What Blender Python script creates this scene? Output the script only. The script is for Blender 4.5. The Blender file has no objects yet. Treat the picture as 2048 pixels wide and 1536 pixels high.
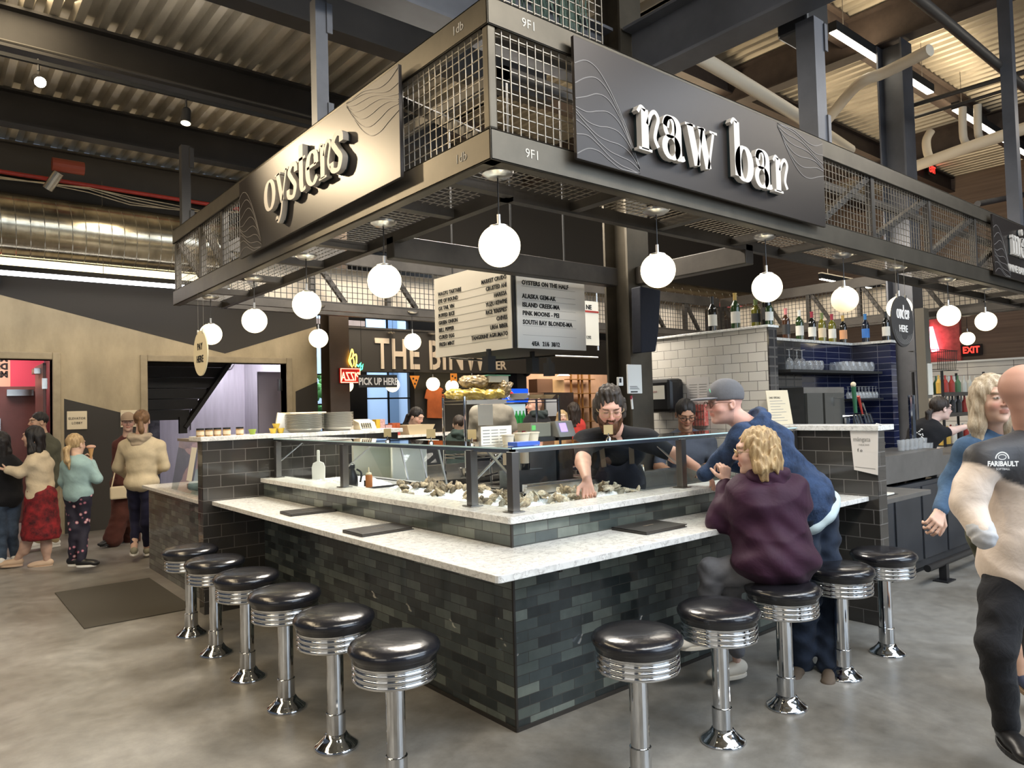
import bpy, math, random
import numpy as np
from mathutils import Vector, Matrix
random.seed(7)
C = bpy.context.scene.collection
scn = bpy.context.scene
PI = math.pi
# ------------------------------------------------------------------ camera
F_PX = 1446.0
ROT = np.array([[0.772, -0.635, -0.027], [0.0, 0.043, -0.999], [0.635, 0.772, 0.033]])
_x = ROT[0] / np.linalg.norm(ROT[0]); _z = ROT[2] - _x * (ROT[2] @ _x); _z /= np.linalg.norm(_z); _y = np.cross(_z, _x)
ROT = np.array([_x, _y, _z])
CAM = np.array([-2.287, -2.809, 1.6])
cd = bpy.data.cameras.new('camera'); cam = bpy.data.objects.new('camera', cd); C.objects.link(cam)
cd.sensor_width = 36.0; cd.lens = F_PX / 2048 * 36.0; cd.clip_start = 0.05; cd.clip_end = 200
m = Matrix.Identity(4)
for i in range(3):
    m[i][0] = ROT[0][i]; m[i][1] = -ROT[1][i]; m[i][2] = -ROT[2][i]; m[i][3] = CAM[i]
cam.matrix_world = m
scn.camera = cam
# ------------------------------------------------------------------ world, exposure, lights
w = bpy.data.worlds.new('hall_air'); scn.world = w; w.use_nodes = True
w.node_tree.nodes['Background'].inputs[0].default_value = (0.62, 0.74, 0.95, 1)
w.node_tree.nodes['Background'].inputs[1].default_value = 0.13
scn.view_settings.view_transform = 'Standard'; scn.view_settings.look = 'None'
scn.view_settings.exposure = 0.24; scn.view_settings.gamma = 1.0
scn.view_settings.use_curve_mapping = False
def area(name, loc, target, sx, sy, power, col):
    l = bpy.data.lights.new(name, 'AREA'); l.shape = 'RECTANGLE'; l.size = sx; l.size_y = sy; l.energy = power; l.color = col
    o = bpy.data.objects.new(name, l); C.objects.link(o); o.location = loc
    o.rotation_euler = (Vector(target) - Vector(loc)).to_track_quat('-Z', 'Y').to_euler(); return o
def spot(name, loc, target, power, deg, col, blend=0.6, r=0.04):
    l = bpy.data.lights.new(name, 'SPOT'); l.energy = power; l.color = col; l.spot_size = math.radians(deg); l.spot_blend = blend; l.shadow_soft_size = r
    o = bpy.data.objects.new(name, l); C.objects.link(o); o.location = loc
    o.rotation_euler = (Vector(target) - Vector(loc)).to_track_quat('-Z', 'Y').to_euler(); return o
WARM = (1.0, 0.80, 0.52); COOL = (0.72, 0.85, 1.0); NEUT = (1.0, 0.92, 0.80)
# assumed daylight from unseen area lights around the camera, no front glazing is built
area('assumed_daylight_front', (3.5, -8.5, 4.2), (2.0, -0.5, 0.4), 9, 5, 620, COOL)
area('assumed_skylight', (1.6, -3.6, 5.25), (1.6, -2.6, 0), 7.0, 1.6, 330, COOL)  # assumed skylight, an unseen area light; the roof has no opening
area('side_fill', (-7.5, -3.0, 4.0), (0, 1.5, 0.6), 4, 3, 80, NEUT)  # unseen fill added from the left, no window stands there
# area lights for assumed rows of ceiling fixtures, none built here; added fill lights are noted beside them
area('assumed_row_front', (0.5, -3.2, 5.2), (0.5, -1.0, 0), 6, 0.6, 150, WARM)
area('assumed_row_left', (-2.6, 3.0, 4.85), (-2.0, 4.2, 0), 1.0, 7, 230, WARM)
area('assumed_row_right', (7.0, -2.2, 5.2), (6.5, -0.8, 0), 5, 0.6, 90, NEUT)
area('assumed_stall_row', (1.6, 2.6, 4.2), (1.4, 2.0, 0), 1.6, 2.0, 330, NEUT)
area('assumed_wine_row', (6.0, 2.2, 4.2), (5.5, 1.6, 0), 3.0, 2.0, 110, NEUT)
area('assumed_far_row', (5.0, 7.0, 4.3), (5.0, 7.4, 0), 5.0, 1.5, 200, (1.0, 0.84, 0.66))
area('facade_fill', (7.5, 13.6, 6.8), (8.0, 17.0, 2.5), 8, 2, 1500, COOL)  # unseen area light added to light the facade in place of sky
area('tan_room_fill', (9.8, 9.2, 2.92), (9.8, 9.6, 0), 3.0, 0.8, 95, (1.0, 0.85, 0.7))  # fill light added to brighten the tan room
area('lobby_fill', (2.0, 10.6, 3.12), (2.2, 11.6, 0.8), 1.6, 0.8, 110, (0.95, 0.92, 1.0))  # unseen area light added to brighten the stair lobby
area('elevator_fill', (-1.6, 10.6, 3.0), (-1.5, 11.0, 0), 1.0, 0.8, 45, (1.0, 0.8, 0.75))  # unseen fill added for the elevator lobby, no lamp is built
spot('sign_spot_left', (-2.25, 4.75, 4.45), (-0.34, 0.95, 3.05), 420, 26, WARM, 1.0, 0.09)
spot('sign_spot_left_low', (-1.6, 3.6, 4.4), (-0.34, 3.9, 2.78), 60, 50, WARM, 1.0)
area('fixture_uplight_right', (8.0, 1.6, 6.45), (8.0, 1.6, 7.2), 8, 0.3, 75, WARM)
area('deck_fill_mid', (6.0, 4.5, 5.8), (6.0, 4.5, 7.2), 6, 0.3, 80, WARM)  # upward fill added for the middle deck, no fixture hangs here
area('deck_fill_left', (-1.2, 6.1, 5.02), (-1.2, 6.1, 5.4), 5, 0.2, 9, WARM)  # upward fill added between the beams to brighten the left deck
area('deck_fill_front', (-1.8, 4.1, 5.02), (-1.8, 4.1, 5.4), 4, 0.2, 9, NEUT)  # second fill added for the left deck, no lamp behind it
area('deck_fill_wall', (-1.2, 8.0, 4.95), (-1.2, 8.1, 5.4), 6, 0.2, 14, WARM)  # unseen upward light added to brighten the deck near the far wall
area('fixture_uplight_deep', (12.5, 4.0, 4.0), (12.5, 4.0, 7.2), 5, 0.3, 130, WARM)
area('sheet_fill_right', (6.6, 2.6, 3.7), (9.0, 2.4, 3.0), 3, 0.3, 55, NEUT)  # added only to light the right-hand sheeting
area('sheet_fill_back', (5.5, 3.2, 3.8), (5.8, 4.9, 3.05), 5, 0.3, 45, NEUT)  # added only to light the back sheeting, no lamp stands there
spot('sign_spot_right', (1.6, -2.6, 4.9), (1.3, -0.34, 3.0), 40, 50, NEUT, 1.0, 0.3)
spot('wash_wall_left', (-0.2, 7.2, 4.4), (0.3, 9.1, 2.6), 60, 110, WARM, 1.0, 0.3)
spot('wash_pizza', (2.6, 6.8, 4.2), (3.4, 8.0, 2.5), 60, 110, NEUT, 1.0, 0.3)
spot('wash_tile', (1.4, 1.5, 3.4), (3.0, 1.5, 1.8), 30, 110, NEUT, 1.0, 0.2)
# ------------------------------------------------------------------ rays of the measured camera
def _ray(px, py): return ROT.T @ np.array([px - 1024.0, py - 768.0, F_PX])
def onz(px, py, z): r = _ray(px, py); return CAM + r * ((z - CAM[2]) / r[2])
def onx(px, py, x): r = _ray(px, py); return CAM + r * ((x - CAM[0]) / r[0])
def ony(px, py, y): r = _ray(px, py); return CAM + r * ((y - CAM[1]) / r[1])
def atd(px, py, d): return CAM + _ray(px, py) * d / F_PX
# ------------------------------------------------------------------ materials
MATS = {}
def mat(name, col, rough=0.6, metal=0.0, var=0.0, vs=6.0, bump=0.0, bs=40.0, emit=None, es=1.0, spec=0.5, coat=0.0,
        trans=0.0, alpha=1.0, ior=1.45, stretch=(1, 1, 1), col2=None, sheen=0.0, wave=None, detail=6, bd=0.01, dist=0.0):
    if name in MATS: return MATS[name]
    m = bpy.data.materials.new(name); m.use_nodes = True; nt = m.node_tree; N = nt.nodes; L = nt.links
    b = N['Principled BSDF']
    b.inputs['Base Color'].default_value = (*col, 1); b.inputs['Roughness'].default_value = rough; b.inputs['Metallic'].default_value = metal
    b.inputs['Specular IOR Level'].default_value = spec; b.inputs['Coat Weight'].default_value = coat; b.inputs['Coat Roughness'].default_value = 0.08
    b.inputs['Transmission Weight'].default_value = trans; b.inputs['Alpha'].default_value = alpha; b.inputs['IOR'].default_value = ior
    b.inputs['Sheen Weight'].default_value = sheen
    if emit is not None:
        b.inputs['Emission Color'].default_value = (*emit, 1); b.inputs['Emission Strength'].default_value = es
    if var or bump or wave:
        tc = N.new('ShaderNodeTexCoord'); mp = N.new('ShaderNodeMapping'); mp.inputs['Scale'].default_value = stretch
        L.new(tc.outputs['Object'], mp.inputs['Vector'])
    if var:
        n = N.new('ShaderNodeTexNoise'); n.inputs['Scale'].default_value = vs; n.inputs['Detail'].default_value = detail; n.inputs['Roughness'].default_value = 0.62
        L.new(mp.outputs[0], n.inputs['Vector'])
        r = N.new('ShaderNodeValToRGB'); c2 = col2 or tuple(c * (1 - var) for c in col); c1 = col if col2 else tuple(min(1, c * (1 + var)) for c in col)
        r.color_ramp.elements[0].position = 0.32; r.color_ramp.elements[1].position = 0.68
        r.color_ramp.elements[0].color = (*c2, 1); r.color_ramp.elements[1].color = (*c1, 1)
        L.new(n.outputs[0], r.inputs[0]); L.new(r.outputs[0], b.inputs['Base Color'])
    if bump:
        n2 = N.new('ShaderNodeTexNoise'); n2.inputs['Scale'].default_value = bs; n2.inputs['Detail'].default_value = 4; n2.inputs['Distortion'].default_value = dist
        L.new(mp.outputs[0], n2.inputs['Vector'])
        bn = N.new('ShaderNodeBump'); bn.inputs['Strength'].default_value = bump; bn.inputs['Distance'].default_value = bd
        L.new(n2.outputs[0], bn.inputs['Height']); L.new(bn.outputs[0], b.inputs['Normal'])
    MATS[name] = m; return m
def vmat(name, rough=0.6, bump=0.0, bs=60, sheen=0.0, sss=0.0, stretch=(1, 1, 1), spec=0.4):
    """material whose colour is stored per vertex (print, lips, brows, stripes)"""
    if name in MATS: return MATS[name]
    m = mat(name, (1, 1, 1), rough, bump=bump, bs=bs, bd=(0.02 if bs < 20 else 0.01), dist=(0.4 if bs < 20 else 0), sheen=sheen, stretch=stretch, spec=spec)
    N = m.node_tree.nodes; a = N.new('ShaderNodeVertexColor'); a.layer_name = 'col'
    b = N['Principled BSDF']; m.node_tree.links.new(a.outputs[0], b.inputs['Base Color'])
    if sss:
        b.inputs['Subsurface Weight'].default_value = sss; b.inputs['Subsurface Radius'].default_value = (0.012, 0.005, 0.003)
    return m
def tile(name, cols, grout, bw, bh, gap, rough=0.25, bump=0.4, uaxis='xy', off=0.5, glaze=0.0, vs=9.0, zoff=0.0, uoff=0.0, coat=0.0):
    """bond of tiles in object space; u runs along x+y (walls) and v along z"""
    if name in MATS: return MATS[name]
    m = bpy.data.materials.new(name); m.use_nodes = True; nt = m.node_tree; N = nt.nodes; L = nt.links; b = N['Principled BSDF']
    tc = N.new('ShaderNodeTexCoord'); sp = N.new('ShaderNodeSeparateXYZ'); L.new(tc.outputs['Object'], sp.inputs[0])
    ad = N.new('ShaderNodeMath'); L.new(sp.outputs[0], ad.inputs[0]); L.new(sp.outputs[1], ad.inputs[1])
    ad2 = N.new('ShaderNodeMath'); L.new(ad.outputs[0], ad2.inputs[0]); ad2.inputs[1].default_value = uoff + 40 * bw
    az = N.new('ShaderNodeMath'); L.new(sp.outputs[2], az.inputs[0]); az.inputs[1].default_value = zoff + 40 * bh
    cb = N.new('ShaderNodeCombineXYZ'); L.new(ad2.outputs[0], cb.inputs[0]); L.new(az.outputs[0], cb.inputs[1])
    br = N.new('ShaderNodeTexBrick'); br.offset = off; br.inputs['Scale'].default_value = 1.0
    br.inputs['Brick Width'].default_value = bw; br.inputs['Row Height'].default_value = bh; br.inputs['Mortar Size'].default_value = gap; br.inputs['Mortar Smooth'].default_value = 0.1
    br.inputs['Color1'].default_value = (0, 0, 0, 1); br.inputs['Color2'].default_value = (1, 1, 1, 1); br.inputs['Mortar'].default_value = (0.5, 0.5, 0.5, 1); br.inputs['Bias'].default_value = 0
    L.new(cb.outputs[0], br.inputs['Vector'])
    nz = N.new('ShaderNodeTexNoise'); nz.inputs['Scale'].default_value = vs; nz.inputs['Detail'].default_value = 5; L.new(tc.outputs['Object'], nz.inputs['Vector'])
    mx = N.new('ShaderNodeMix'); mx.data_type = 'FLOAT'; mx.inputs[0].default_value = glaze
    L.new(br.outputs['Color'], mx.inputs[2]); L.new(nz.outputs[0], mx.inputs[3])
    rp = N.new('ShaderNodeValToRGB'); e = rp.color_ramp.elements
    for i in range(len(cols) - 2): e.new(0.5)
    for i, c in enumerate(cols): e[i].position = 0.1 + 0.8 * i / (len(cols) - 1); e[i].color = (*c, 1)
    L.new(mx.outputs[0], rp.inputs[0])
    mg = N.new('ShaderNodeMix'); mg.data_type = 'RGBA'; L.new(br.outputs['Fac'], mg.inputs[0]); L.new(rp.outputs[0], mg.inputs[6]); mg.inputs[7].default_value = (*grout, 1)
    L.new(mg.outputs[2], b.inputs['Base Color'])
    rr = N.new('ShaderNodeMapRange'); L.new(br.outputs['Fac'], rr.inputs[0]); rr.inputs[3].default_value = rough; rr.inputs[4].default_value = 0.85; L.new(rr.outputs[0], b.inputs['Roughness'])
    inv = N.new('ShaderNodeMath'); inv.operation = 'MULTIPLY_ADD'; L.new(br.outputs['Fac'], inv.inputs[0]); inv.inputs[1].default_value = -1.0
    nm = N.new('ShaderNodeMath'); nm.operation = 'MULTIPLY'; L.new(nz.outputs[0], nm.inputs[0]); nm.inputs[1].default_value = 0.8 if glaze else 0.1; L.new(nm.outputs[0], inv.inputs[2])
    bn = N.new('ShaderNodeBump'); bn.inputs['Strength'].default_value = bump; bn.inputs['Distance'].default_value = 0.003; L.new(inv.outputs[0], bn.inputs['Height']); L.new(bn.outputs[0], b.inputs['Normal'])
    b.inputs['Coat Weight'].default_value = coat
    MATS[name] = m; return m
STEEL = mat('mill_steel', (0.088, 0.076, 0.058), 0.45, 0.7, var=0.16, vs=4.0)
DSTEEL = mat('dark_steel', (0.050, 0.044, 0.038), 0.5, 0.5, var=0.3, vs=3.0)
BSTEEL = mat('black_painted_steel', (0.018, 0.016, 0.015), 0.55, 0.0, var=0.3, vs=2.0)
GSTEEL = mat('grey_painted_steel', (0.085, 0.088, 0.10), 0.45, 0.35, var=0.2, vs=2.0)
WIRE = mat('wire_steel', (0.22, 0.20, 0.17), 0.4, 0.8)
DWIRE = mat('dark_wire', (0.03, 0.028, 0.026), 0.5, 0.3)
CHROME = mat('chrome', (0.62, 0.63, 0.64), 0.07, 1.0)
ALU = mat('aluminium', (0.60, 0.59, 0.57), 0.28, 1.0, var=0.08, vs=30)
STAIN = mat('stainless', (0.42, 0.42, 0.41), 0.24, 1.0, var=0.1, vs=14, bump=0.02, bs=60)
GALV = mat('galvanised', (0.50, 0.47, 0.40), 0.32, 0.9, var=0.25, vs=5.0)
BLACKP = mat('black_plastic', (0.012, 0.012, 0.013), 0.35)
BLACKM = mat('matt_black', (0.012, 0.012, 0.012), 0.75)
WHITEP = mat('white_plastic', (0.75, 0.74, 0.70), 0.45)
PAPER = mat('paper', (0.72, 0.69, 0.60), 0.8)
INK = mat('ink_black', (0.01, 0.01, 0.01), 0.7)
GREYINK = mat('ink_grey', (0.25, 0.24, 0.22), 0.7)
WHITEINK = mat('ink_white', (0.75, 0.72, 0.68), 0.6)
REDP = mat('red_paint', (0.35, 0.03, 0.02), 0.5, var=0.2)
CARD = mat('cardboard', (0.42, 0.27, 0.13), 0.85, var=0.1)
CREAM = mat('cream_plastic', (0.72, 0.62, 0.44), 0.6)
def glassmat(name, tint=(0.9, 0.96, 0.94), refl=0.12):
    if name in MATS: return MATS[name]
    m = bpy.data.materials.new(name); m.use_nodes = True; nt = m.node_tree; N = nt.nodes; L = nt.links
    for n in list(N):
        if n.type == 'BSDF_PRINCIPLED': N.remove(n)
    out = N['Material Output']; t = N.new('ShaderNodeBsdfTransparent'); t.inputs[0].default_value = (*tint, 1)
    g = N.new('ShaderNodeBsdfGlossy'); g.inputs['Roughness'].default_value = 0.02
    fr = N.new('ShaderNodeFresnel'); fr.inputs[0].default_value = 1.5
    ml = N.new('ShaderNodeMath'); ml.operation = 'MULTIPLY'; L.new(fr.outputs[0], ml.inputs[0]); ge = N.new('ShaderNodeNewGeometry'); sb = N.new('ShaderNodeMath'); sb.operation = 'MULTIPLY_ADD'; L.new(ge.outputs['Backfacing'], sb.inputs[0]); sb.inputs[1].default_value = -refl / 0.08; sb.inputs[2].default_value = refl / 0.08; L.new(sb.outputs[0], ml.inputs[1])
    mx = N.new('ShaderNodeMixShader'); L.new(ml.outputs[0], mx.inputs[0]); L.new(t.outputs[0], mx.inputs[1]); L.new(g.outputs[0], mx.inputs[2]); L.new(mx.outputs[0], out.inputs[0])
    MATS[name] = m; return m
GLASS = glassmat('clear_glass', (0.985, 0.995, 0.99), 0.1); SHELFGLASS = glassmat('shelf_glass', (0.88, 0.93, 0.92), 0.14)
def marble(name, base, vein, scale=7.0):
    m = mat(name, base, 0.22)
    nt = m.node_tree; N = nt.nodes; L = nt.links; b = N['Principled BSDF']
    tc = N.new('ShaderNodeTexCoord'); n = N.new('ShaderNodeTexNoise'); n.inputs['Scale'].default_value = scale; n.inputs['Detail'].default_value = 9; n.inputs['Distortion'].default_value = 1.6
    L.new(tc.outputs['Object'], n.inputs['Vector']); r = N.new('ShaderNodeValToRGB'); e = r.color_ramp.elements
    e[0].position = 0.475; e[0].color = (*base, 1); e[1].position = 0.525; e[1].color = (*base, 1); x = e.new(0.5); x.color = (*vein, 1)
    n2 = N.new('ShaderNodeTexNoise'); n2.inputs['Scale'].default_value = scale * 3; n2.inputs['Detail'].default_value = 6; L.new(tc.outputs['Object'], n2.inputs['Vector'])
    r2 = N.new('ShaderNodeValToRGB'); f = r2.color_ramp.elements; f[0].position = 0.35; f[0].color = (0.8, 0.8, 0.8, 1); f[1].position = 0.55; f[1].color = (1, 1, 1, 1); L.new(n2.outputs[0], r2.inputs[0])
    mm = N.new('ShaderNodeMix'); mm.data_type = 'RGBA'; mm.blend_type = 'MULTIPLY'; mm.inputs[0].default_value = 1.0; L.new(n.outputs[0], r.inputs[0])
    L.new(r.outputs[0], mm.inputs[6]); L.new(r2.outputs[0], mm.inputs[7]); L.new(mm.outputs[2], b.inputs['Base Color']); return m
QUARTZ = marble('quartz_top', (0.70, 0.69, 0.66), (0.46, 0.44, 0.42), 12.0)
# ------------------------------------------------------------------ mesh building
class MB:
    def __init__(s): s.v = []; s.f = []
    def box(s, x0, y0, z0, x1, y1, z1):
        i = len(s.v)
        x0, x1 = min(x0, x1), max(x0, x1); y0, y1 = min(y0, y1), max(y0, y1); z0, z1 = min(z0, z1), max(z0, z1)
        s.v += [(x0, y0, z0), (x1, y0, z0), (x1, y1, z0), (x0, y1, z0), (x0, y0, z1), (x1, y0, z1), (x1, y1, z1), (x0, y1, z1)]
        s.f += [tuple(i + k for k in q) for q in ((3, 2, 1, 0), (4, 5, 6, 7), (0, 1, 5, 4), (1, 2, 6, 5), (2, 3, 7, 6), (3, 0, 4, 7))]
        return s
    def bar(s, p, q, w, h=None, up=(0, 0, 1)):
        h = h or w; p = Vector(p); q = Vector(q); d = (q - p).normalized(); u = Vector(up)
        if abs(d.dot(u)) > 0.98: u = Vector((1, 0, 0))
        a = d.cross(u).normalized() * (w / 2); b = a.normalized().cross(d).normalized() * (h / 2); i = len(s.v)
        for c in (p, q): s.v += [tuple(c - a - b), tuple(c + a - b), tuple(c + a + b), tuple(c - a + b)]
        s.f += [tuple(i + k for k in f) for f in ((3, 2, 1, 0), (4, 5, 6, 7), (0, 1, 5, 4), (1, 2, 6, 5), (2, 3, 7, 6), (3, 0, 4, 7))]
        return s
    def tube(s, pts, r, n=8, caps=True):
        pts = [Vector(p) for p in pts]; i0 = len(s.v); rs = r if isinstance(r, (list, tuple)) else [r] * len(pts)
        d = (pts[1] - pts[0]).normalized(); u = Vector((0, 0, 1)) if abs(d.z) < 0.9 else Vector((1, 0, 0)); a = d.cross(u).normalized()
        for k, p in enumerate(pts):
            t = ((pts[min(k + 1, len(pts) - 1)] - p).normalized() + (p - pts[max(k - 1, 0)]).normalized())
            t = t.normalized() if t.length > 1e-6 else d
            a = (a - t * a.dot(t)); a = a.normalized() if a.length > 1e-6 else t.orthogonal().normalized(); b = t.cross(a)
            for j in range(n):
                an = 2 * PI * j / n; s.v.append(tuple(p + (a * math.cos(an) + b * math.sin(an)) * rs[k]))
        for k in range(len(pts) - 1):
            for j in range(n):
                q = i0 + k * n; s.f.append((q + j, q + (j + 1) % n, q + n + (j + 1) % n, q + n + j))
        if caps:
            s.f.append(tuple(i0 + j for j in reversed(range(n)))); q = i0 + (len(pts) - 1) * n; s.f.append(tuple(q + j for j in range(n)))
        return s
    def lathe(s, prof, c=(0, 0, 0), n=24, axis='z', M=None):
        i0 = len(s.v); c = Vector(c)
        for (r, z) in prof:
            for j in range(n):
                an = 2 * PI * j / n; p = Vector((r * math.cos(an), r * math.sin(an), z))
                if axis == 'y': p = Vector((p.x, p.z, p.y))
                if axis == 'x': p = Vector((p.z, p.y, p.x))
                if M is not None: p = M @ p
                s.v.append(tuple(p + c))
        for k in range(len(prof) - 1):
            for j in range(n):
                q = i0 + k * n; s.f.append((q + j, q + (j + 1) % n, q + n + (j + 1) % n, q + n + j))
        s.f.append(tuple(i0 + j for j in reversed(range(n)))); q = i0 + (len(prof) - 1) * n; s.f.append(tuple(q + j for j in range(n)))
        return s
    def ball(s, c, r, n=16, m=10, sc=(1, 1, 1)):
        prof = [(max(1e-4, r * math.sin(PI * k / m)) * 1.0, -r * math.cos(PI * k / m)) for k in range(m + 1)]
        return s.lathe(prof, c, n, M=Matrix.Diagonal((*sc, 1)).to_3x3())
    def poly(s, pts, fr, t):
        """extrude outline pts (u,v) with frame function fr(u,v,w) by thickness t"""
        i = len(s.v); n = len(pts)
        s.v += [tuple(fr(u, v, 0)) for u, v in pts] + [tuple(fr(u, v, t)) for u, v in pts]
        s.f.append(tuple(i + k for k in reversed(range(n)))); s.f.append(tuple(i + n + k for k in range(n)))
        for k in range(n): s.f.append((i + k, i + (k + 1) % n, i + n + (k + 1) % n, i + n + k))
        return s
    def add(s, v, f):
        i = len(s.v); s.v += [tuple(p) for p in v]; s.f += [tuple(i + k for k in q) for q in f]; return s
def link(name, me, parent=None, local=False):
    o = bpy.data.objects.new(name, me); C.objects.link(o)
    if parent is not None:
        o.parent = parent
        if not local: o.matrix_parent_inverse = parent_world(parent).inverted()
    return o
def parent_world(p):
    M = Matrix.LocRotScale(p.location, p.rotation_euler, p.scale)
    while p.parent is not None:
        M = Matrix.LocRotScale(p.parent.location, p.parent.rotation_euler, p.parent.scale) @ p.matrix_parent_inverse @ M; p = p.parent
    return M
def obj(name, mb, m, parent=None, smooth=None, bevel=0.0, local=False, ang=40):
    me = bpy.data.meshes.new(name); me.from_pydata(mb.v, [], mb.f); me.materials.append(m)
    o = link(name, me, parent, local)
    import bmesh
    bm = bmesh.new(); bm.from_mesh(me); bmesh.ops.recalc_face_normals(bm, faces=bm.faces); bm.to_mesh(me); bm.free()
    if smooth is None: smooth = len(mb.f) > 40 and not bevel
    if smooth:
        me.polygons.foreach_set('use_smooth', [True] * len(me.polygons)); me.set_sharp_from_angle(angle=math.radians(ang))
    if bevel:
        b = o.modifiers.new('bevel', 'BEVEL'); b.width = bevel; b.segments = 2; b.limit_method = 'ANGLE'; b.angle_limit = 0.6
    return o
def thing(name, label, cat, loc=(0, 0, 0), rotz=0.0, group=None, kind=None):
    o = bpy.data.objects.new(name, None); C.objects.link(o); o.location = Vector([float(c) for c in loc]); o.rotation_euler = (0, 0, rotz); o.empty_display_size = 0.1
    o['label'] = label; o['category'] = cat
    if group: o['group'] = group
    if kind: o['kind'] = kind
    return o
def tag(o, label, cat, group=None, kind=None):
    o['label'] = label; o['category'] = cat
    if group: o['group'] = group
    if kind: o['kind'] = kind
    return o
def struct(name, mb, m, label=None, **k):
    o = obj(name, mb, m, **k); o['kind'] = 'structure'
    if label: o['label'] = label
    return o
def dup(r, loc, rotz=0.0, label=None, group=None):
    def cp(o, par):
        c = o.copy(); C.objects.link(c)
        if par is not None: c.parent = par
        for ch in [x for x in o.children]: cp(ch, c)
        return c
    kids = list(r.children); c = r.copy(); C.objects.link(c); c.location = Vector([float(q) for q in loc]); c.rotation_euler = (0, 0, rotz)
    for ch in kids: cp(ch, c)
    if label: c['label'] = label
    if group: c['group'] = group
    return c
# frames: walls seen from -x (face x=const) and from -y (face y=const)
def fx(x0, y0, z0): return lambda u, v, w=0: (x0 - w, y0 - u, z0 + v)
def fy(x0, y0, z0): return lambda u, v, w=0: (x0 + u, y0 - w, z0 + v)
def text(name, s, fr, h, m, parent, t=0.003, sx=1.0, align='LEFT', bold=0.0, w0=0.001, local=False, spacing=1.0):
    cu = bpy.data.curves.new(name, 'FONT'); cu.body = s; cu.size = h * 1.37; cu.align_x = align; cu.extrude = t / 2; cu.offset = bold; cu.space_character = spacing; cu.resolution_u = 2
    o = bpy.data.objects.new(name, cu); C.objects.link(o)
    bpy.context.view_layer.update()
    dg = bpy.context.evaluated_depsgraph_get(); me = bpy.data.meshes.new_from_object(o.evaluated_get(dg)); bpy.data.objects.remove(o)
    n = len(me.vertices); co = np.empty(n * 3); me.vertices.foreach_get('co', co); co = co.reshape(-1, 3)
    out = np.array([fr(p[0] * sx, p[1], w0 + t / 2 + p[2]) for p in co]) if n else co
    me.vertices.foreach_set('co', out.ravel().astype(np.float32)); me.materials.clear(); me.materials.append(m); me.update()
    return link(name, me, parent, local)
def catmull(P, n=8, closed=False):
    P = [np.array(p, float) for p in P]; out = []; N = len(P); rng = range(N if closed else N - 1)
    for i in rng:
        p0 = P[(i - 1) % N] if closed or i > 0 else P[0]; p1 = P[i]; p2 = P[(i + 1) % N]; p3 = P[(i + 2) % N] if closed or i < N - 2 else P[-1]
        for k in range(n):
            t = k / n; out.append(0.5 * ((2 * p1) + (-p0 + p2) * t + (2 * p0 - 5 * p1 + 4 * p2 - p3) * t * t + (-p0 + 3 * p1 - 3 * p2 + p3) * t ** 3))
    out.append(P[0] if closed else P[-1]); return out
def ribbon(mb, pts, fr, t, wf, closed=False, w0=0.0):
    """stroke of varying width along pts, extruded by t"""
    pts = [np.array(p, float) for p in pts]; L = []; R = []
    for i, p in enumerate(pts):
        a = pts[max(i - 1, 0)]; b = pts[min(i + 1, len(pts) - 1)]
        if closed and i in (0, len(pts) - 1): a = pts[-2]; b = pts[1]
        d = b - a; d = d / (np.linalg.norm(d) + 1e-9); nrm = np.array([-d[1], d[0]]); ww = wf(d) / 2; L.append(p + nrm * ww); R.append(p - nrm * ww)
    i0 = len(mb.v); n = len(pts)
    for q in (w0, w0 + t):
        for a, b in zip(L, R): mb.v += [tuple(fr(a[0], a[1], q)), tuple(fr(b[0], b[1], q))]
    for k in range(n - 1):
        a = i0 + 2 * k; o = 2 * n
        mb.f += [(a, a + 1, a + 3, a + 2), (a + o, a + 2 + o, a + 3 + o, a + 1 + o), (a, a + 2, a + 2 + o, a + o), (a + 1, a + 1 + o, a + 3 + o, a + 3)]
    for a in (i0, i0 + 2 * (n - 1)): mb.f.append((a, a + 2 * n, a + 2 * n + 1, a + 1))
    return mb
def ell(cx, cy, rx, ry, a0=0, a1=360, n=28): return [(cx + rx * math.cos(math.radians(a0 + (a1 - a0) * k / n)), cy + ry * math.sin(math.radians(a0 + (a1 - a0) * k / n))) for k in range(n + 1)]
TK = 0.24; TN = 0.075
def nib(d): return TN + (TK - TN) * abs(d[1]) ** 1.6
def fat(d): return TK * 0.92
def thin(d): return TN * 1.1
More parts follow.
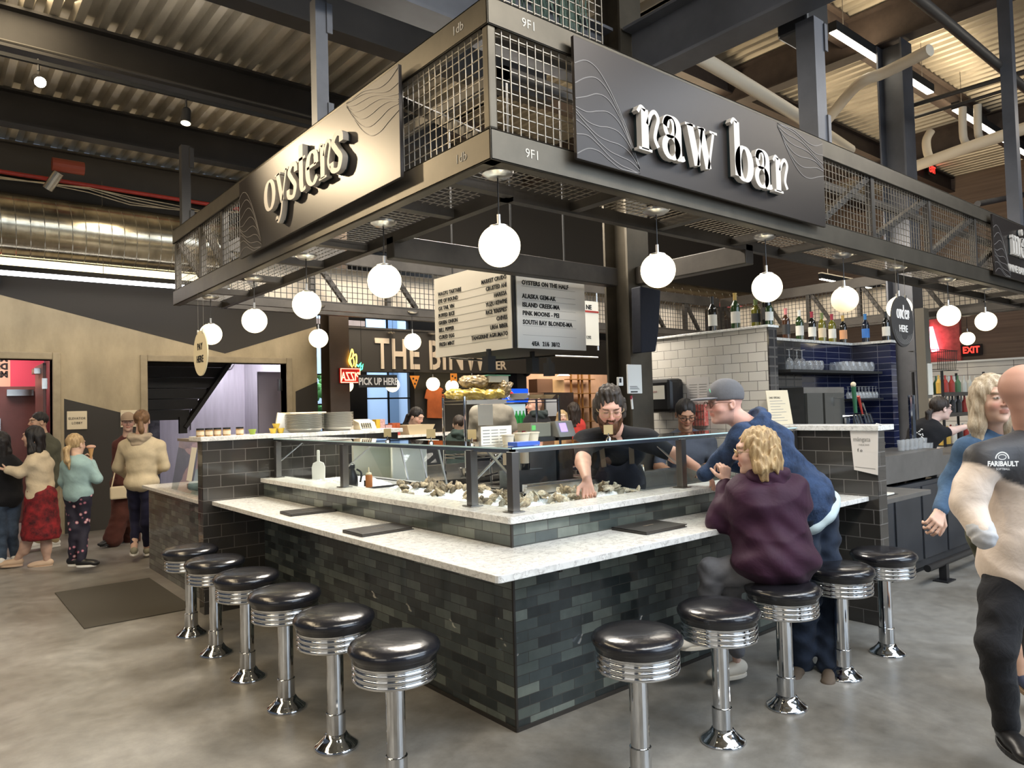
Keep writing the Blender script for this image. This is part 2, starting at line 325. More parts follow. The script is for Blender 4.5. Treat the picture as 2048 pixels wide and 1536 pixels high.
GL = {
 'o': (0.86, [('c', ell(.43, .5, .30, .45), nib)]),
 'y': (0.84, [('s', [(.17, 1), (.47, .08)], fat), ('s', catmull([(.76, 1), (.5, .2), (.38, -.25), (.2, -.48), (.06, -.40)]), thin), ('r', (.0, .95, .36, 1.01)), ('r', (.6, .95, .9, 1.01)), ('c', ell(.1, -.38, .05, .05, n=10), thin)]),
 's': (0.66, [('s', catmull([(.55, .72), (.53, .92), (.32, .98), (.13, .80), (.30, .56), (.50, .32), (.42, .06), (.26, .02), (.07, .1), (.05, .3)]), lambda d: TN + .13 * (1 - abs(d[0])) ** .5 * .6 + .05)]),
 't': (0.52, [('s', catmull([(.24, 1.38), (.24, .6), (.25, .2), (.34, .04), (.5, .08)]), nib), ('r', (.02, .93, .5, 1.01))]),
 'e': (0.76, [('s', catmull([(.1, .55), (.4, .56), (.64, .56)]), thin), ('s', catmull([(.64, .56), (.6, .85), (.4, .96), (.2, .82), (.13, .5), (.2, .18), (.44, .03), (.68, .2)]), nib)]),
 'r': (0.72, [('s', [(.25, .95), (.25, .03)], fat), ('r', (.05, 0, .46, .06)), ('s', catmull([(.04, .84), (.14, .98), (.27, .92)]), thin), ('s', catmull([(.33, .62), (.45, .88), (.58, .96), (.68, .82), (.6, .56), (.56, .34), (.66, .16)]), lambda d: .10)]),
 'a': (0.80, [('s', catmull([(.16, .74), (.24, .94), (.42, .98), (.56, .84), (.57, .5), (.57, .2), (.62, .04), (.78, .1)]), nib), ('c', ell(.34, .27, .22, .25), lambda d: TN + .1 * abs(d[1])), ('c', ell(.30, .74, .15, .22, n=20), lambda d: TN + .06 * abs(d[1]))]),
 'w': (1.15, [('s', [(.16, 1), (.4, .03)], fat), ('s', [(.42, .03), (.60, .97)], thin), ('s', [(.56, 1), (.80, .03)], fat), ('s', [(.80, .03), (1.02, .97)], thin), ('r', (0, .95, .35, 1.01)), ('r', (.44, .95, .72, 1.01)), ('r', (.88, .95, 1.16, 1.01))]),
 'b': (0.86, [('s', [(.22, 1.52), (.22, .1)], fat), ('c', ell(.50, .47, .26, .43), nib), ('s', catmull([(.0, 1.42), (.1, 1.55), (.24, 1.5)]), thin)]),
 'm': (1.26, [('s', [(.2, .95), (.2, .03)], fat), ('s', catmull([(.25, .7), (.42, .95), (.58, .9), (.62, .7), (.62, .03)]), nib), ('s', catmull([(.67, .7), (.84, .95), (1.0, .9), (1.04, .7), (1.04, .03)]), nib), ('r', (.02, 0, .4, .06)), ('r', (.46, 0, .8, .06)), ('r', (.88, 0, 1.22, .06)), ('s', catmull([(.02, .84), (.1, .98), (.22, .92)]), thin)]),
 'n': (0.88, [('s', [(.2, .95), (.2, .03)], fat), ('s', catmull([(.25, .7), (.42, .95), (.58, .9), (.64, .7), (.64, .03)]), nib), ('r', (.02, 0, .4, .06)), ('r', (.48, 0, .82, .06)), ('s', catmull([(.02, .84), (.1, .98), (.22, .92)]), thin)]),
 'd': (0.88, [('s', [(.62, 1.5), (.62, .03)], fat), ('c', ell(.36, .47, .26, .43), nib), ('r', (.45, 1.44, .64, 1.5)), ('r', (.6, 0, .82, .06))]),
 'g': (0.80, [('c', ell(.36, .68, .22, .27), nib), ('c', ell(.38, -.15, .28, .2), nib), ('s', catmull([(.25, .42), (.2, .3), (.4, .18), (.5, .05)]), lambda d: .09), ('s', [(.52, .85), (.74, .95)], thin)]),
 'ring': (0, [('c', ell(.34, 1.32, .11, .13, n=16), thin)]),
}
def serif(s, fr, xh, t, sx=1.0, gap=0.04):
    """word in a high-contrast serif; list of (glyph, MB); xh = x-height"""
    u = 0.0; out = []
    for ch in s:
        if ch == ' ': u += 0.55 * xh * sx; continue
        gl = ['a', 'ring'] if ch == 'å' else [ch]; mb = MB(); adv = 0
        for g in gl:
            adv = max(adv, GL[g][0])
            for k in GL[g][1]:
                f2 = (lambda u0: (lambda a, b, w=0: fr(u0 + a * xh * sx, b * xh, w)))(u)
                if k[0] == 'r':
                    x0, y0, x1, y1 = k[1]; mb.poly([(x0, y0), (x1, y0), (x1, y1), (x0, y1)], f2, t)
                else: ribbon(mb, k[1], f2, t, k[2], closed=(k[0] == 'c'))
        out.append((ch, mb)); u += (adv + gap) * xh * sx
    return out, u
# ================================================================== floor, walls, roof
def floor_mat():
    m = mat('polished_concrete', (0.2, 0.19, 0.17), 0.3); nt = m.node_tree; N = nt.nodes; L = nt.links; b = N['Principled BSDF']
    tc = N.new('ShaderNodeTexCoord')
    n = N.new('ShaderNodeTexNoise'); n.inputs['Scale'].default_value = 0.9; n.inputs['Detail'].default_value = 8; n.inputs['Roughness'].default_value = 0.65; n.inputs['Distortion'].default_value = 0.6
    L.new(tc.outputs['Object'], n.inputs['Vector']); r = N.new('ShaderNodeValToRGB'); e = r.color_ramp.elements
    e[0].position = 0.3; e[0].color = (0.125, 0.110, 0.088, 1); e[1].position = 0.72; e[1].color = (0.33, 0.317, 0.292, 1); q = e.new(0.5); q.color = (0.220, 0.206, 0.182, 1)
    n2 = N.new('ShaderNodeTexNoise'); n2.inputs['Scale'].default_value = 9; n2.inputs['Detail'].default_value = 9; n2.inputs['Roughness'].default_value = 0.7; L.new(tc.outputs['Object'], n2.inputs['Vector'])
    r2 = N.new('ShaderNodeValToRGB'); f = r2.color_ramp.elements; f[0].position = 0.3; f[0].color = (0.72, 0.72, 0.72, 1); f[1].position = 0.7; f[1].color = (1.12, 1.12, 1.12, 1); L.new(n2.outputs[0], r2.inputs[0])
    mm = N.new('ShaderNodeMix'); mm.data_type = 'RGBA'; mm.blend_type = 'MULTIPLY'; mm.inputs[0].default_value = 1; L.new(n.outputs[0], r.inputs[0]); L.new(r.outputs[0], mm.inputs[6]); L.new(r2.outputs[0], mm.inputs[7]); L.new(mm.outputs[2], b.inputs['Base Color'])
    mr = N.new('ShaderNodeMapRange'); L.new(n2.outputs[0], mr.inputs[0]); mr.inputs[3].default_value = 0.2; mr.inputs[4].default_value = 0.5; L.new(mr.outputs[0], b.inputs['Roughness'])
    return m
struct('floor', MB().box(-8, -9, -0.1, 18, 16, 0), floor_mat())
CONC = mat('cast_concrete', (0.42, 0.35, 0.23), 0.75, var=0.22, vs=1.6, bump=0.25, bs=30, stretch=(1, 1, 0.5))
WDARK = mat('dark_wall_paint', (0.040, 0.036, 0.031), 0.7, bump=0.05, bs=60)
LILAC = mat('lilac_block_wall', (0.50, 0.47, 0.52), 0.8, var=0.1, vs=2, stretch=(6, 6, 0.6))
PINK = mat('pink_wall', (0.62, 0.07, 0.12), 0.7)
Y9 = 9.1
# front concrete wall with two tall doorways: pieces around the openings
wl = MB()
wl.box(-3.5, Y9, 0, -2.4, Y9 + 0.25, 5.3); wl.box(-2.4, Y9, 2.45, -0.82, Y9 + 0.25, 5.3); wl.box(-0.82, Y9, 0, 0.40, Y9 + 0.25, 5.3)
wl.box(0.40, Y9, 2.45, 2.56, Y9 + 0.25, 5.3); wl.box(2.56, Y9, 0, 3.12, Y9 + 0.25, 5.3)
struct('wall_far', wl, CONC)
# painted dark shapes on the concrete
pm = MB(); F9 = fy(0, Y9, 0)
pm.poly([(-3.5, 3.36), (-1.42, 3.32), (1.55, 2.60), (3.12, 3.12), (3.12, 5.3), (-3.5, 5.3)], F9, 0.004)
pm.poly([(-0.68, 0), (0.26, 0), (0.26, 1.62), (-0.68, 1.90)], F9, 0.004)
pm.poly([(2.72, 0), (3.12, 0), (3.12, 2.15), (2.72, 1.98)], F9, 0.004)
struct('wall_far_paint', pm, WDARK)
DFR = mat('door_frame_concrete', (0.36, 0.30, 0.20), 0.7, var=0.12)
for n_, (a, b) in enumerate(((-2.4, -0.82), (0.40, 2.56))):
    fm = MB(); fm.box(b - 0.0, Y9 - 0.03, 0, b + 0.10, Y9 + 0.25, 2.55); fm.box(a - 0.10, Y9 - 0.03, 0, a, Y9 + 0.25, 2.55); fm.box(a - 0.0, Y9 - 0.03, 2.45, b, Y9 + 0.25, 2.55)
    struct('trim_%d' % (n_ + 1), fm, DFR, bevel=0.012)
# rooms behind the doorways
struct('wall_elevator_lobby', MB().box(-3.4, 11.6, 0, -0.78, 11.7, 3.2), mat('mural_ground', (0.62, 0.42, 0.30), 0.8))
struct('wall_elevator_side', MB().box(-0.62, Y9 + 0.25, 0, -0.5, 11.6, 3.2), mat('lobby_plum', (0.12, 0.05, 0.05), 0.6)); struct('wall_elevator_pink', MB().box(-1.10, 11.58, 0, -0.63, 11.6, 3.2), PINK)
struct('wall_elevator_left', MB().box(-3.5, Y9 + 0.25, 0, -3.4, 11.6, 3.2), PINK)
struct('ceiling_lobbies', MB().box(-3.5, Y9 + 0.25, 3.2, 4.2, 12.6, 3.3), LILAC)
struct('wall_stair_back', MB().box(-0.5, 12.4, 0, 4.0, 12.5, 3.2), LILAC)
struct('wall_stair_right', MB().box(3.0, Y9 + 0.25, 0, 3.1, 12.4, 3.2), LILAC)
# mural in the elevator lobby: abstract black line work (plain stand-in) and upside-down headline
mu = thing('wall_mural', 'black line mural on pink and tan wall behind the left doorway', 'mural', (-2.0, 11.6, 1.5))
FM = fy(-2.0, 11.6, 0); mm_ = MB(); random.seed(3)
for k in range(9):
    cx, cy, rr = random.uniform(-0.2, 0.55), random.uniform(1.75, 2.2), random.uniform(0.05, 0.11)
    ribbon(mm_, ell(cx, cy, rr, rr * 0.8, n=16), FM, 0.004, lambda d: 0.016, closed=True); mm_.poly(ell(cx, cy, rr * .3, rr * .3, n=8)[:-1], FM, 0.005)
for k in range(10):
    a = random.uniform(0.3, 2.9); x0, y0 = 0.2 + 0.4 * math.cos(a), 2.0 + 0.25 * math.sin(a)
    ribbon(mm_, catmull([(x0, y0), (x0 + .12 * math.cos(a), y0 + .12), (x0 + .22 * math.cos(a) , y0 + .3 + .1 * random.random())], 5), FM, 0.004, lambda d: 0.022)
for k in range(16):
    y0 = 0.25 + k * 0.06; ribbon(mm_, [(-.1 + .07 * i, y0 + .05 * math.sin(i * 0.9 + k * .5)) for i in range(14)], FM, 0.004, lambda d: 0.026)
mm_.poly([(.25, 1.35), (.75, 1.38), (.75, 1.62), (.22, 1.58)], FM, 0.004)
for k in range(6): mm_.poly([(.2 + k * .1, 1.66), (.26 + k * .1, 1.66), (.28 + k * .1, 1.85), (.18 + k * .1, 1.8)], FM, 0.004)
obj('line_work', mm_, INK, mu)
INV = lambda u, v, w=0: (-1.12 - u, 11.6 - w, v)
for k, s in enumerate(('MULTI-', 'DIMENSION', 'MASSACRE')):
    text('headline', s, (lambda zz: (lambda u, v, w=0: (-1.13 - u, 11.6 - w, zz - v)))(2.42 + k * 0.13), 0.10, INK, mu, bold=0.008)
# tile wall sign in the lobby with elevator symbol
sg = thing('wall_sign', 'cream elevator symbol sign on the mural behind the left doorway', 'sign', (-1.9, 11.58, 1.45))
obj('plate', MB().box(-2.1, 11.55, 1.38, -1.72, 11.57, 1.72), CREAM, sg); FS = fy(-2.06, 11.55, 1.38)
text('lettering', 'ELEVATOR', fy(-2.09, 11.55, 1.42), 0.045, INK, sg); sy = MB(); ribbon(sy, [(.12, .14), (.24, .14), (.24, .28), (.12, .28), (.12, .14)], FS, 0.003, lambda d: .014, closed=True); sy.poly([(.165, .17), (.195, .17), (.195, .23), (.21, .23), (.18, .26), (.15, .23), (.165, .23)], FS, .003); obj('symbol', sy, INK, sg)
# open doors in the left doorway
MAROON = mat('maroon_door', (0.13, 0.055, 0.05), 0.35, var=0.1)
dr = struct('door_1', MB().box(-0.90, Y9 + 0.27, 0.01, -0.86, Y9 + 1.15, 2.42), MAROON, bevel=0.004)
obj('door_closer', MB().box(-0.98, Y9 + 0.5, 2.28, -0.90, Y9 + 0.8, 2.36), STAIN, dr)
obj('hinge', MB().box(-0.915, Y9 + 0.24, 2.05, -0.85, Y9 + 0.28, 2.2), STAIN, dr); obj('hinge', MB().box(-0.915, Y9 + 0.24, 1.1, -0.85, Y9 + 0.28, 1.3), STAIN, dr)
d2 = struct('door_2', MB().box(-1.38, 11.0, 0.01, -0.72, 11.05, 2.15), MAROON, bevel=0.004)
obj('door_closer', MB().box(-1.2, 10.92, 2.0, -0.85, 11.0, 2.1), STAIN, d2); obj('door_handle', MB().box(-1.32, 10.94, 0.95, -1.28, 11.0, 1.65), STAIN, d2)
# stair flight seen through the second doorway
st = thing('staircase', 'dark steel stair flight seen through the right doorway', 'staircase', (0.6, 10.6, 0))
sm = MB()
for k in range(7):
    z = 1.55 + k * 0.18; sm.box(-0.4, 10.2 + 0.0, z, 1.30 + 0.14 * k, 11.3, z + 0.05); sm.box(-0.4, 10.2, z + 0.05, 1.30 + 0.14 * k, 10.24, z + 0.17)
obj('treads', sm, BSTEEL, st); obj('stringer', MB().bar((1.20, 10.18, 1.42), (2.25, 10.18, 2.95), 0.06, 0.26, up=(0, 1, 0)), BSTEEL, st); obj('bracket', MB().box(1.12, 10.12, 1.32, 1.24, 10.2, 1.6), BSTEEL, st)
obj('support', MB().box(-0.38, 11.1, 0, -0.28, 11.2, 1.56), BSTEEL, st)
# photo mural behind the stairs
ph = thing('photo_mural', 'black and white figure mural below the stairs in the right doorway', 'mural', (0.8, 12.4, 0.9))
obj('panel', MB().box(0.1, 12.37, 0.2, 1.35, 12.4, 2.1), mat('mural_grey', (0.10, 0.10, 0.11), 0.7, var=0.8, vs=3.5), ph)
pz = MB(); FP = fy(0.1, 12.37, 0.2)
for k in range(9): ribbon(pz, [(.05 + .08 * i, .5 + k * .14 + .05 * math.sin(i + k)) for i in range(6)], FP, .004, lambda d: .035)
obj('stripes', pz, GREYINK, ph)
# strip light in the stair lobby, with conduit
sl = thing('batten_light', 'short white strip light on the lilac stair wall', 'lamp', (2.0, 12.35, 2.2))
a = ony(437, 745, 12.3); b_ = ony(405, 752, 12.3)
obj('tube', MB().bar(ony(403, 750, 12.32), ony(437, 742, 12.32), 0.06, 0.07), mat('tube_cool', (1, 1, 1), emit=(0.95, 0.97, 1), es=9), sl)
obj('conduit', MB().tube([ony(381, 860, 12.37), ony(381, 765, 12.37), ony(385, 755, 12.37), ony(403, 751, 12.37)], 0.012, 6), STAIN, sl)
obj('conduit', MB().tube([ony(437, 742, 12.37), ony(462, 738, 12.37), ony(467, 730, 12.37), ony(467, 718, 12.37)], 0.012, 6), STAIN, sl)
# door leaf standing open in the right doorway
d3 = struct('door_3', MB().box(2.30, Y9 + 0.6, 0.01, 2.9, Y9 + 0.65, 2.35), mat('door_lilac', (0.33, 0.31, 0.40), 0.5), bevel=0.004)
obj('hinge', MB().box(2.50, Y9 + 0.16, 2.0, 2.56, Y9 + 0.24, 2.2), STAIN, d3)
nt_ = thing('paper_notice', 'small white notice on the stair lobby wall above the pans', 'notice', ony(514, 820, 12.3))
obj('sheet', MB().box(*ony(509, 808, 12.30), *ony(520, 840, 12.31)), PAPER, nt_); text('lettering', 'LOBBY', fy(*ony(510, 816, 12.3)), 0.05, INK, nt_)
# elevator lobby signs on the dark paint
def lobby_sign(x0, x1, z0, z1, lab, lines):
    t = thing('wall_sign', lab, 'sign', ((x0 + x1) / 2, Y9, z0)); obj('plate', MB().box(x0, Y9 - 0.02, z0, x1, Y9 - 0.005, z1), CREAM, t, bevel=0.006)
    for k, s in enumerate(lines): text('lettering', s, fy(x0 + (x1 - x0) / 2, Y9 - 0.02, z1 - 0.12 - k * 0.065), 0.036, INK, t, align='CENTER', spacing=1.08, sx=0.85)
lobby_sign(-0.65, -0.40, 1.46, 1.72, 'square cream ELEVATOR LOBBY sign on the dark wall paint', ('ELEVATOR', 'LOBBY'))
lobby_sign(0.03, 0.25, 1.47, 1.72, 'cream sign half hidden behind the man in the cap', ('STAIRS',))
# ---- right-hand far wall and outer shell
BRICKB = mat('timber_cladding', (0.19, 0.135, 0.10), 0.8, var=0.2, vs=1.5, stretch=(0.3, 0.3, 14))
struct('wall_right', MB().box(17.5, -6, 0, 17.7, 13, 8.2), BRICKB)
BW = 13.0
wb = MB(); wins = [(4.72, 5.14, 1.1, 3.9), (6.17, 7.42, 0.6, 3.9)]
xs = 3.1
for (a, b, z0, z1) in wins: wb.box(xs, BW, 0, a, BW + 0.2, 6.2); wb.box(a, BW, 0, b, BW + 0.2, z0); wb.box(a, BW, z1, b, BW + 0.2, 7.05); xs = b
wb.box(xs, BW, 0, 17.6, BW + 0.2, 7.05)
struct('wall_back', wb, WDARK)
SKYW = mat('pale_blue_render', (0.42, 0.52, 0.68), 0.9)
bb = thing('neighbour_building', 'pale blue building seen in daylight through the windows', 'building', (8.5, 17, 0))
obj('facade', MB().box(4.5, 17, 0, 13, 17.2, 7), SKYW, bb); dm = MB()
for x in (7.9, 9.0, 10.2): dm.box(x, 16.9, 0, x + 0.35, 17, 7)
obj('pilasters', dm, mat('slate_blue_render', (0.13, 0.19, 0.28), 0.9), bb)
tr = thing('tree', 'green tree seen through the narrow window beside the brown column', 'tree', (4.0, 15, 0)); tb = MB(); random.seed(5)
for k in range(60): tb.ball((5.5 + random.uniform(-.5, .5), 15 + random.uniform(-.3, .3), 1.7 + random.uniform(-.9, .9)), random.uniform(.06, .16), 6, 4)
obj('foliage', tb, mat('leaf_green', (0.14, 0.34, 0.10), 0.8), tr); obj('trunk', MB().tube([(5.5, 15, 0), (5.5, 15, 1.6)], 0.05, 6), DSTEEL, tr)
for n_, (a, b, z0, z1) in enumerate(wins):
    wm = MB(); nx = max(1, int((b - a) / 0.5)); nz = int((z1 - z0) / 0.62)
    for i in range(nx + 1): x = a + (b - a) * i / nx; wm.box(x - 0.018, BW + 0.05, z0, x + 0.018, BW + 0.09, z1)
    for i in range(nz + 1): z = z0 + (z1 - z0) * i / nz; t_ = 0.05 if i == nz - 1 else 0.018; wm.box(a, BW + 0.05, z - t_, b, BW + 0.09, z + t_)
    wo = struct('window_%d' % (n_ + 1), wm, BSTEEL); obj('pane', MB().box(a, BW + 0.06, z0, b, BW + 0.066, z1), GLASS, wo)
# ---- roof deck: corrugated steel, ribs running along y
def deck(x0, x1, y0, y1, z, pitch=0.203, depth=0.076):
    prof = []; x = x0
    while x < x1:
        prof += [(x, z), (x + pitch * 0.36, z), (x + pitch * 0.5, z + depth), (x + pitch * 0.86, z + depth)]; x += pitch
    mb = MB(); n = len(prof)
    mb.v = [(a, y0, b) for a, b in prof] + [(a, y1, b) for a, b in prof]; mb.f = [(k, k + 1, n + k + 1, n + k) for k in range(n - 1)]; return mb
DECK = mat('galvanised_deck', (0.42, 0.38, 0.31), 0.42, 0.6, var=0.35, vs=1.4, bump=0.12, bs=9, stretch=(1, 0.3, 1))
struct('ceiling', deck(-6, 3.2, -6, Y9, 5.40), DECK)
struct('ceiling_right', deck(3.2, 17.6, -6, BW, 7.0), DECK)
struct('ceiling_step', MB().box(3.15, -6, 5.40, 3.2, Y9, 7.05), DSTEEL)
struct('wall_upper_far', MB().box(3.12, Y9, 4.6, 17.6, Y9 + 0.1, 7.05), WDARK)
def ibeam(p, q, h, wd, m=BSTEEL, name='roof_beam', label=None, group=None, tf=0.025):
    """wide-flange beam; p, q at underside centre"""
    p = Vector([float(c) for c in p]); q = Vector([float(c) for c in q]); mb = MB(); z = Vector((0, 0, 1))
    mb.bar(p + z * tf / 2, q + z * tf / 2, wd, tf); mb.bar(p + z * (h - tf / 2), q + z * (h - tf / 2), wd, tf); mb.bar(p + z * h / 2, q + z * h / 2, 0.018, h - 2 * tf)
    o = obj(name, mb, m); tag(o, label, 'beam', group); return o
GB = 'beams under the roof deck'
ibeam((-6, 5.1, 4.99), (3.2, 5.1, 4.99), 0.40, 0.20, label='black roof beam crossing above the oysters sign', group=None)
ibeam((-6, 7.1, 4.99), (3.2, 7.1, 4.99), 0.40, 0.20, label='black roof beam above the silver duct, second from the far wall')
ibeam((-6, 8.75, 4.90), (3.2, 8.75, 4.90), 0.42, 0.20, label='black roof beam closest to the concrete far wall')
ibeam((-6, 1.35, 4.32), (2.25, 1.35, 4.32), 0.46, 0.24, GSTEEL, label='grey steel beam at the top centre joining the tall column')
ibeam((-6, 3.1, 4.99), (3.2, 3.1, 4.99), 0.40, 0.20, label='black roof beam nearest the viewer on the left')
ibeam((2.4, 1.15, 4.30), (2.4, -3.2, 4.30), 0.46, 0.24, GSTEEL, label='grey steel beam running from the centre column over the raw bar sign')
BROWN = mat('brown_primer_beam', (0.050, 0.036, 0.030), 0.6, var=0.2)
for k, y in enumerate((-4.2, -2.2, -0.2, 1.9, 3.9, 6.0, 8.0)):
    ibeam((3.2, y, 6.63), (17.5, y, 6.63), 0.36, 0.18, BROWN, label='brown roof beam across the lit right-hand ceiling', group=GB)
for k, x in enumerate((8.0, 13.6)):
    ibeam((x, -6, 6.43), (x, BW, 6.43), 0.55, 0.24, BROWN, label=('deep brown girder above the second column', 'deep brown girder at the far right of the roof')[k])
ibeam((6.5, -1.75, 4.3), (12, -1.75, 4.3), 0.3, 0.3, GSTEEL, label='dark steel beam end in the top right corner')
# ---- columns
def column(x, y, z1, m, label, s=0.27, tf=0.022):
    mb = MB(); h = s / 2
    mb.box(x - h, y - h, 0, x + h, y - h + tf, z1); mb.box(x - h, y + h - tf, 0, x + h, y + h, z1); mb.box(x - 0.01, y - h + tf, 0, x + 0.01, y + h - tf, z1)
    o = obj('steel_column', mb, m); tag(o, label, 'column'); return o
BRC = mat('brown_steel_column', (0.095, 0.068, 0.048), 0.45, 0.4, var=0.15, vs=2)
column(2.4, 1.3, 5.4, STEEL, 'tall steel column in the middle behind the bearded man')
column(8.0, 1.3, 6.4, GSTEEL, 'tall steel column behind the round order sign', s=0.33)
column(2.4, 6.9, 4.4, BRC, 'brown steel column beside the red neon sign', s=0.30)
c4 = column(2.98, 8.3, 4.4, BSTEEL, 'black steel column between the concrete wall and the brown column', s=0.2)
def post(x, y, z0, z1, label, s=0.085, m=GSTEEL):
    t = thing('hanger_post', label, 'post', (x, y, z0)); mb = MB()
    mb.box(x - s / 2, y - s / 2, z0, x + s / 2, y + s / 2, z1); obj('shaft', mb, m, t)
    obj('plate', MB().box(x + s / 2 - .01, y - s / 2 - 0.012, z0 + 0.0, x + s / 2 + 0.03, y - s / 2, z0 + 0.2), m, t); obj('plate', MB().box(x + s / 2 - .01, y - s / 2 - 0.012, z1 - 0.22, x + s / 2 + 0.03, y - s / 2, z1 - 0.02), m, t)
post(-0.22, 1.62, 3.45, 4.34, 'grey hanger post above the oysters sign')
post(-0.22, 4.745, 3.45, 4.30, 'black hanger post at the left end of the canopy', m=BSTEEL)
post(2.72, -0.24, 3.45, 4.34, 'dark hanger post above the raw bar sign end', s=0.14)
post(7.15, -0.24, 3.45, 6.62, 'grey hanger post at the right edge above the wine sign', s=0.12)
# ---- spiral duct with its light line on the left
dz = thing('spiral_duct', 'large silver spiral duct along the far left wall', 'duct', (-2, 8.55, 4.15))
dm = MB(); prof = []
dm.tube([(-6, 8.55, 4.17), (3.1, 8.55, 4.17)], 0.41, 40); obj('pipe', dm, mat('spiral_duct_metal', (0.52, 0.47, 0.36), 0.22, 0.95, var=0.3, vs=2.2, stretch=(2.5, 1, 1)), dz)
sm = MB(); x = -3.2
while x < 3.0:
    sm.tube([(x + 0.11 * k / 12, 8.55 + 0.413 * math.cos(PI * (1.25 - 1.5 * k / 12)), 4.17 + 0.413 * math.sin(PI * (1.25 - 1.5 * k / 12)) * -1) for k in range(13)], 0.006, 4); x += 0.155
o = obj('seams', sm, GALV, dz)
tube = thing('linear_light', 'long thin white light line below the spiral duct', 'lamp', (-2, 8.4, 3.5))
obj('housing', MB().box(-5, 8.36, 3.53, 1.4, 8.44, 3.60), BLACKM, tube); obj('diffuser', MB().box(-5, 8.36, 3.48, 1.4, 8.44, 3.529), mat('linear_led', (1, 1, 1), emit=(0.92, 0.93, 1.0), es=9), tube)
obj('hanger', MB().tube([(-.3, 8.4, 3.6), (-.3, 8.45, 4.9)], 0.004, 4), WIRE, tube)
cv = thing('cove_light', 'bright warm cove light strip on the wall under the duct', 'lamp', (-2, 9.05, 3.75))
obj('diffuser', MB().box(-5, 9.02, 3.66, 2.4, 9.09, 3.82), mat('cove_led', (1, 0.9, 0.6), emit=(1.0, 0.86, 0.50), es=2.6), cv); obj('housing', MB().box(-5, 8.98, 3.62, 2.4, 9.09, 3.655), BLACKM, cv)
# red pipe and cables above the duct
rp = thing('sprinkler_pipe', 'red sprinkler pipe running above the silver duct', 'pipe', (-2, 8.3, 4.78)); obj('pipe', MB().tube([(-6, 8.25, 4.79), (3, 8.25, 4.74)], 0.028, 10), REDP, rp)
cb = thing('cable_run', 'loose grey cables hung above the silver duct', 'cable', (-2, 8.2, 4.66))
cm = MB()
for q in range(4): cm.tube([(-3 + i * 0.5, 8.15 + 0.02 * q, 4.69 + 0.03 * math.sin(i * 1.3 + q) - 0.012 * q - (0.06 if 5 < i < 9 else 0)) for i in range(13)], 0.007, 5)
obj('cables', cm, GALV, cb)
cp = thing('drain_elbow', 'red coupling and stub pipe over the duct on the far left', 'pipe', (-0.9, 8.2, 4.9))
A = ony(140, 340, 7.9); B = ony(95, 378, 8.0)
obj('coupling', MB().tube([ony(104, 328, 7.9), ony(168, 338, 7.9)], 0.085, 14), mat('red_coupling', (0.30, 0.06, 0.03), 0.6), cp); obj('stub', MB().tube([ony(118, 345, 7.9), B], 0.06, 14), GALV, cp)
# ---- track lighting on the left
DP_ = mat('dark_conduit', (.04, .036, .03), .5)
tk = thing('light_track', 'black lighting track under the left roof beams', 'lamp', (-1, 5.9, 4.9))
A = onz(-60, 98, 4.9); B = onz(590, 242, 4.9); yk = 0.5 * (A[1] + B[1])
obj('rail', MB().box(-5, yk - 0.02, 4.88, 2.0, yk + 0.02, 4.915), BLACKM, tk); obj('conduit', MB().tube([(-5, yk - 0.1, 4.98), (2.0, yk - 0.1, 4.98)], 0.014, 6), DP_, tk)
def track_head(loc, aim, lab, on=True):
    t = thing('track_spotlight', lab, 'lamp', loc, group=None); M = (Vector(aim)).to_track_quat('-Z', 'Y').to_matrix(); c = Vector([float(q) for q in loc])
    obj('head', MB().lathe([(0.035, 0.09), (0.045, 0.07), (0.052, -0.08)], c, 18, M=M), BLACKP, t); obj('lens', MB().lathe([(0.001, -0.075), (0.047, -0.078), (0.047, -0.082), (0.001, -0.083)], c, 18, M=M), mat('lens_on' if on else 'lens_dim', (1, 1, 1), emit=(1, 0.85, 0.6), es=30 if on else 4), t)
    obj('stem', MB().tube([c + Vector((0, 0, 0.09)), c + Vector((0, 0, 0.2))], 0.012, 6), BLACKP, t)
q = ony(77, 158, yk); track_head((q[0], yk, 4.73), (0.05, -0.6, -0.35), 'glowing track spotlight at the upper left')
q = ony(372, 215, yk); track_head((q[0], yk, 4.70), (-0.12, -0.2, -1), 'black track spotlight left of the grey hanger post', False)
# ---- linear fixtures and pipes on the right ceiling
LED = mat('led_bright', (1, 1, 1), emit=(1, 0.9, 0.70), es=12)
def linear(x0, x1, y, z, lab, s=0.09):
    t = thing('linear_pendant', lab, 'lamp', ((x0 + x1) / 2, y, z)); obj('housing', MB().box(x0, y - s / 2, z + 0.0, x1, y + s / 2, z + 0.12), BLACKM, t); obj('diffuser', MB().box(x0 + .01, y - s / 2 + .008, z - 0.012, x1 - .01, y + s / 2 - .008, z), LED, t)
    h = MB(); [h.tube([(x, y, z + .12), (x, y, 7.0)], 0.005, 4) for x in (x0 + .3, x1 - .3)]; obj('hanger', h, WIRE, t)
LA, LB, LC = onz(1665, 62, 6.3), onz(1865, 185, 6.3), onz(1910, 218, 6.3); linear(LA[0], LB[0], LA[1], 6.3, 'linear pendant light crossing behind the second column', .11); linear(LC[0], LC[0] + 4.5, LC[1], 6.3, 'linear pendant light at the upper right edge', .11)
A = onz(1855, 690, 3.6)
linear(11.0, 16.0, 4.0, 3.9, 'thin linear light far behind the wine bar', 0.07)
PVC = mat('white_pvc_pipe', (0.62, 0.54, 0.42), 0.5)
def pipe(name, pts, r, lab, m=PVC, cat='pipe'):
    t = thing(name, lab, cat, pts[0]); obj('run', MB().tube(catmull([list(p) for p in pts], 4) if len(pts) > 2 else pts, r, 12), m, t); return t
z = 5.5
pipe('drain_pipe', [onz(1235, 30, z), onz(1345, 85, z), onz(1460, 150, z), onz(1600, 235, z), onz(1700, 300, z)], 0.085, 'pale drain pipe running behind the raw bar sign')
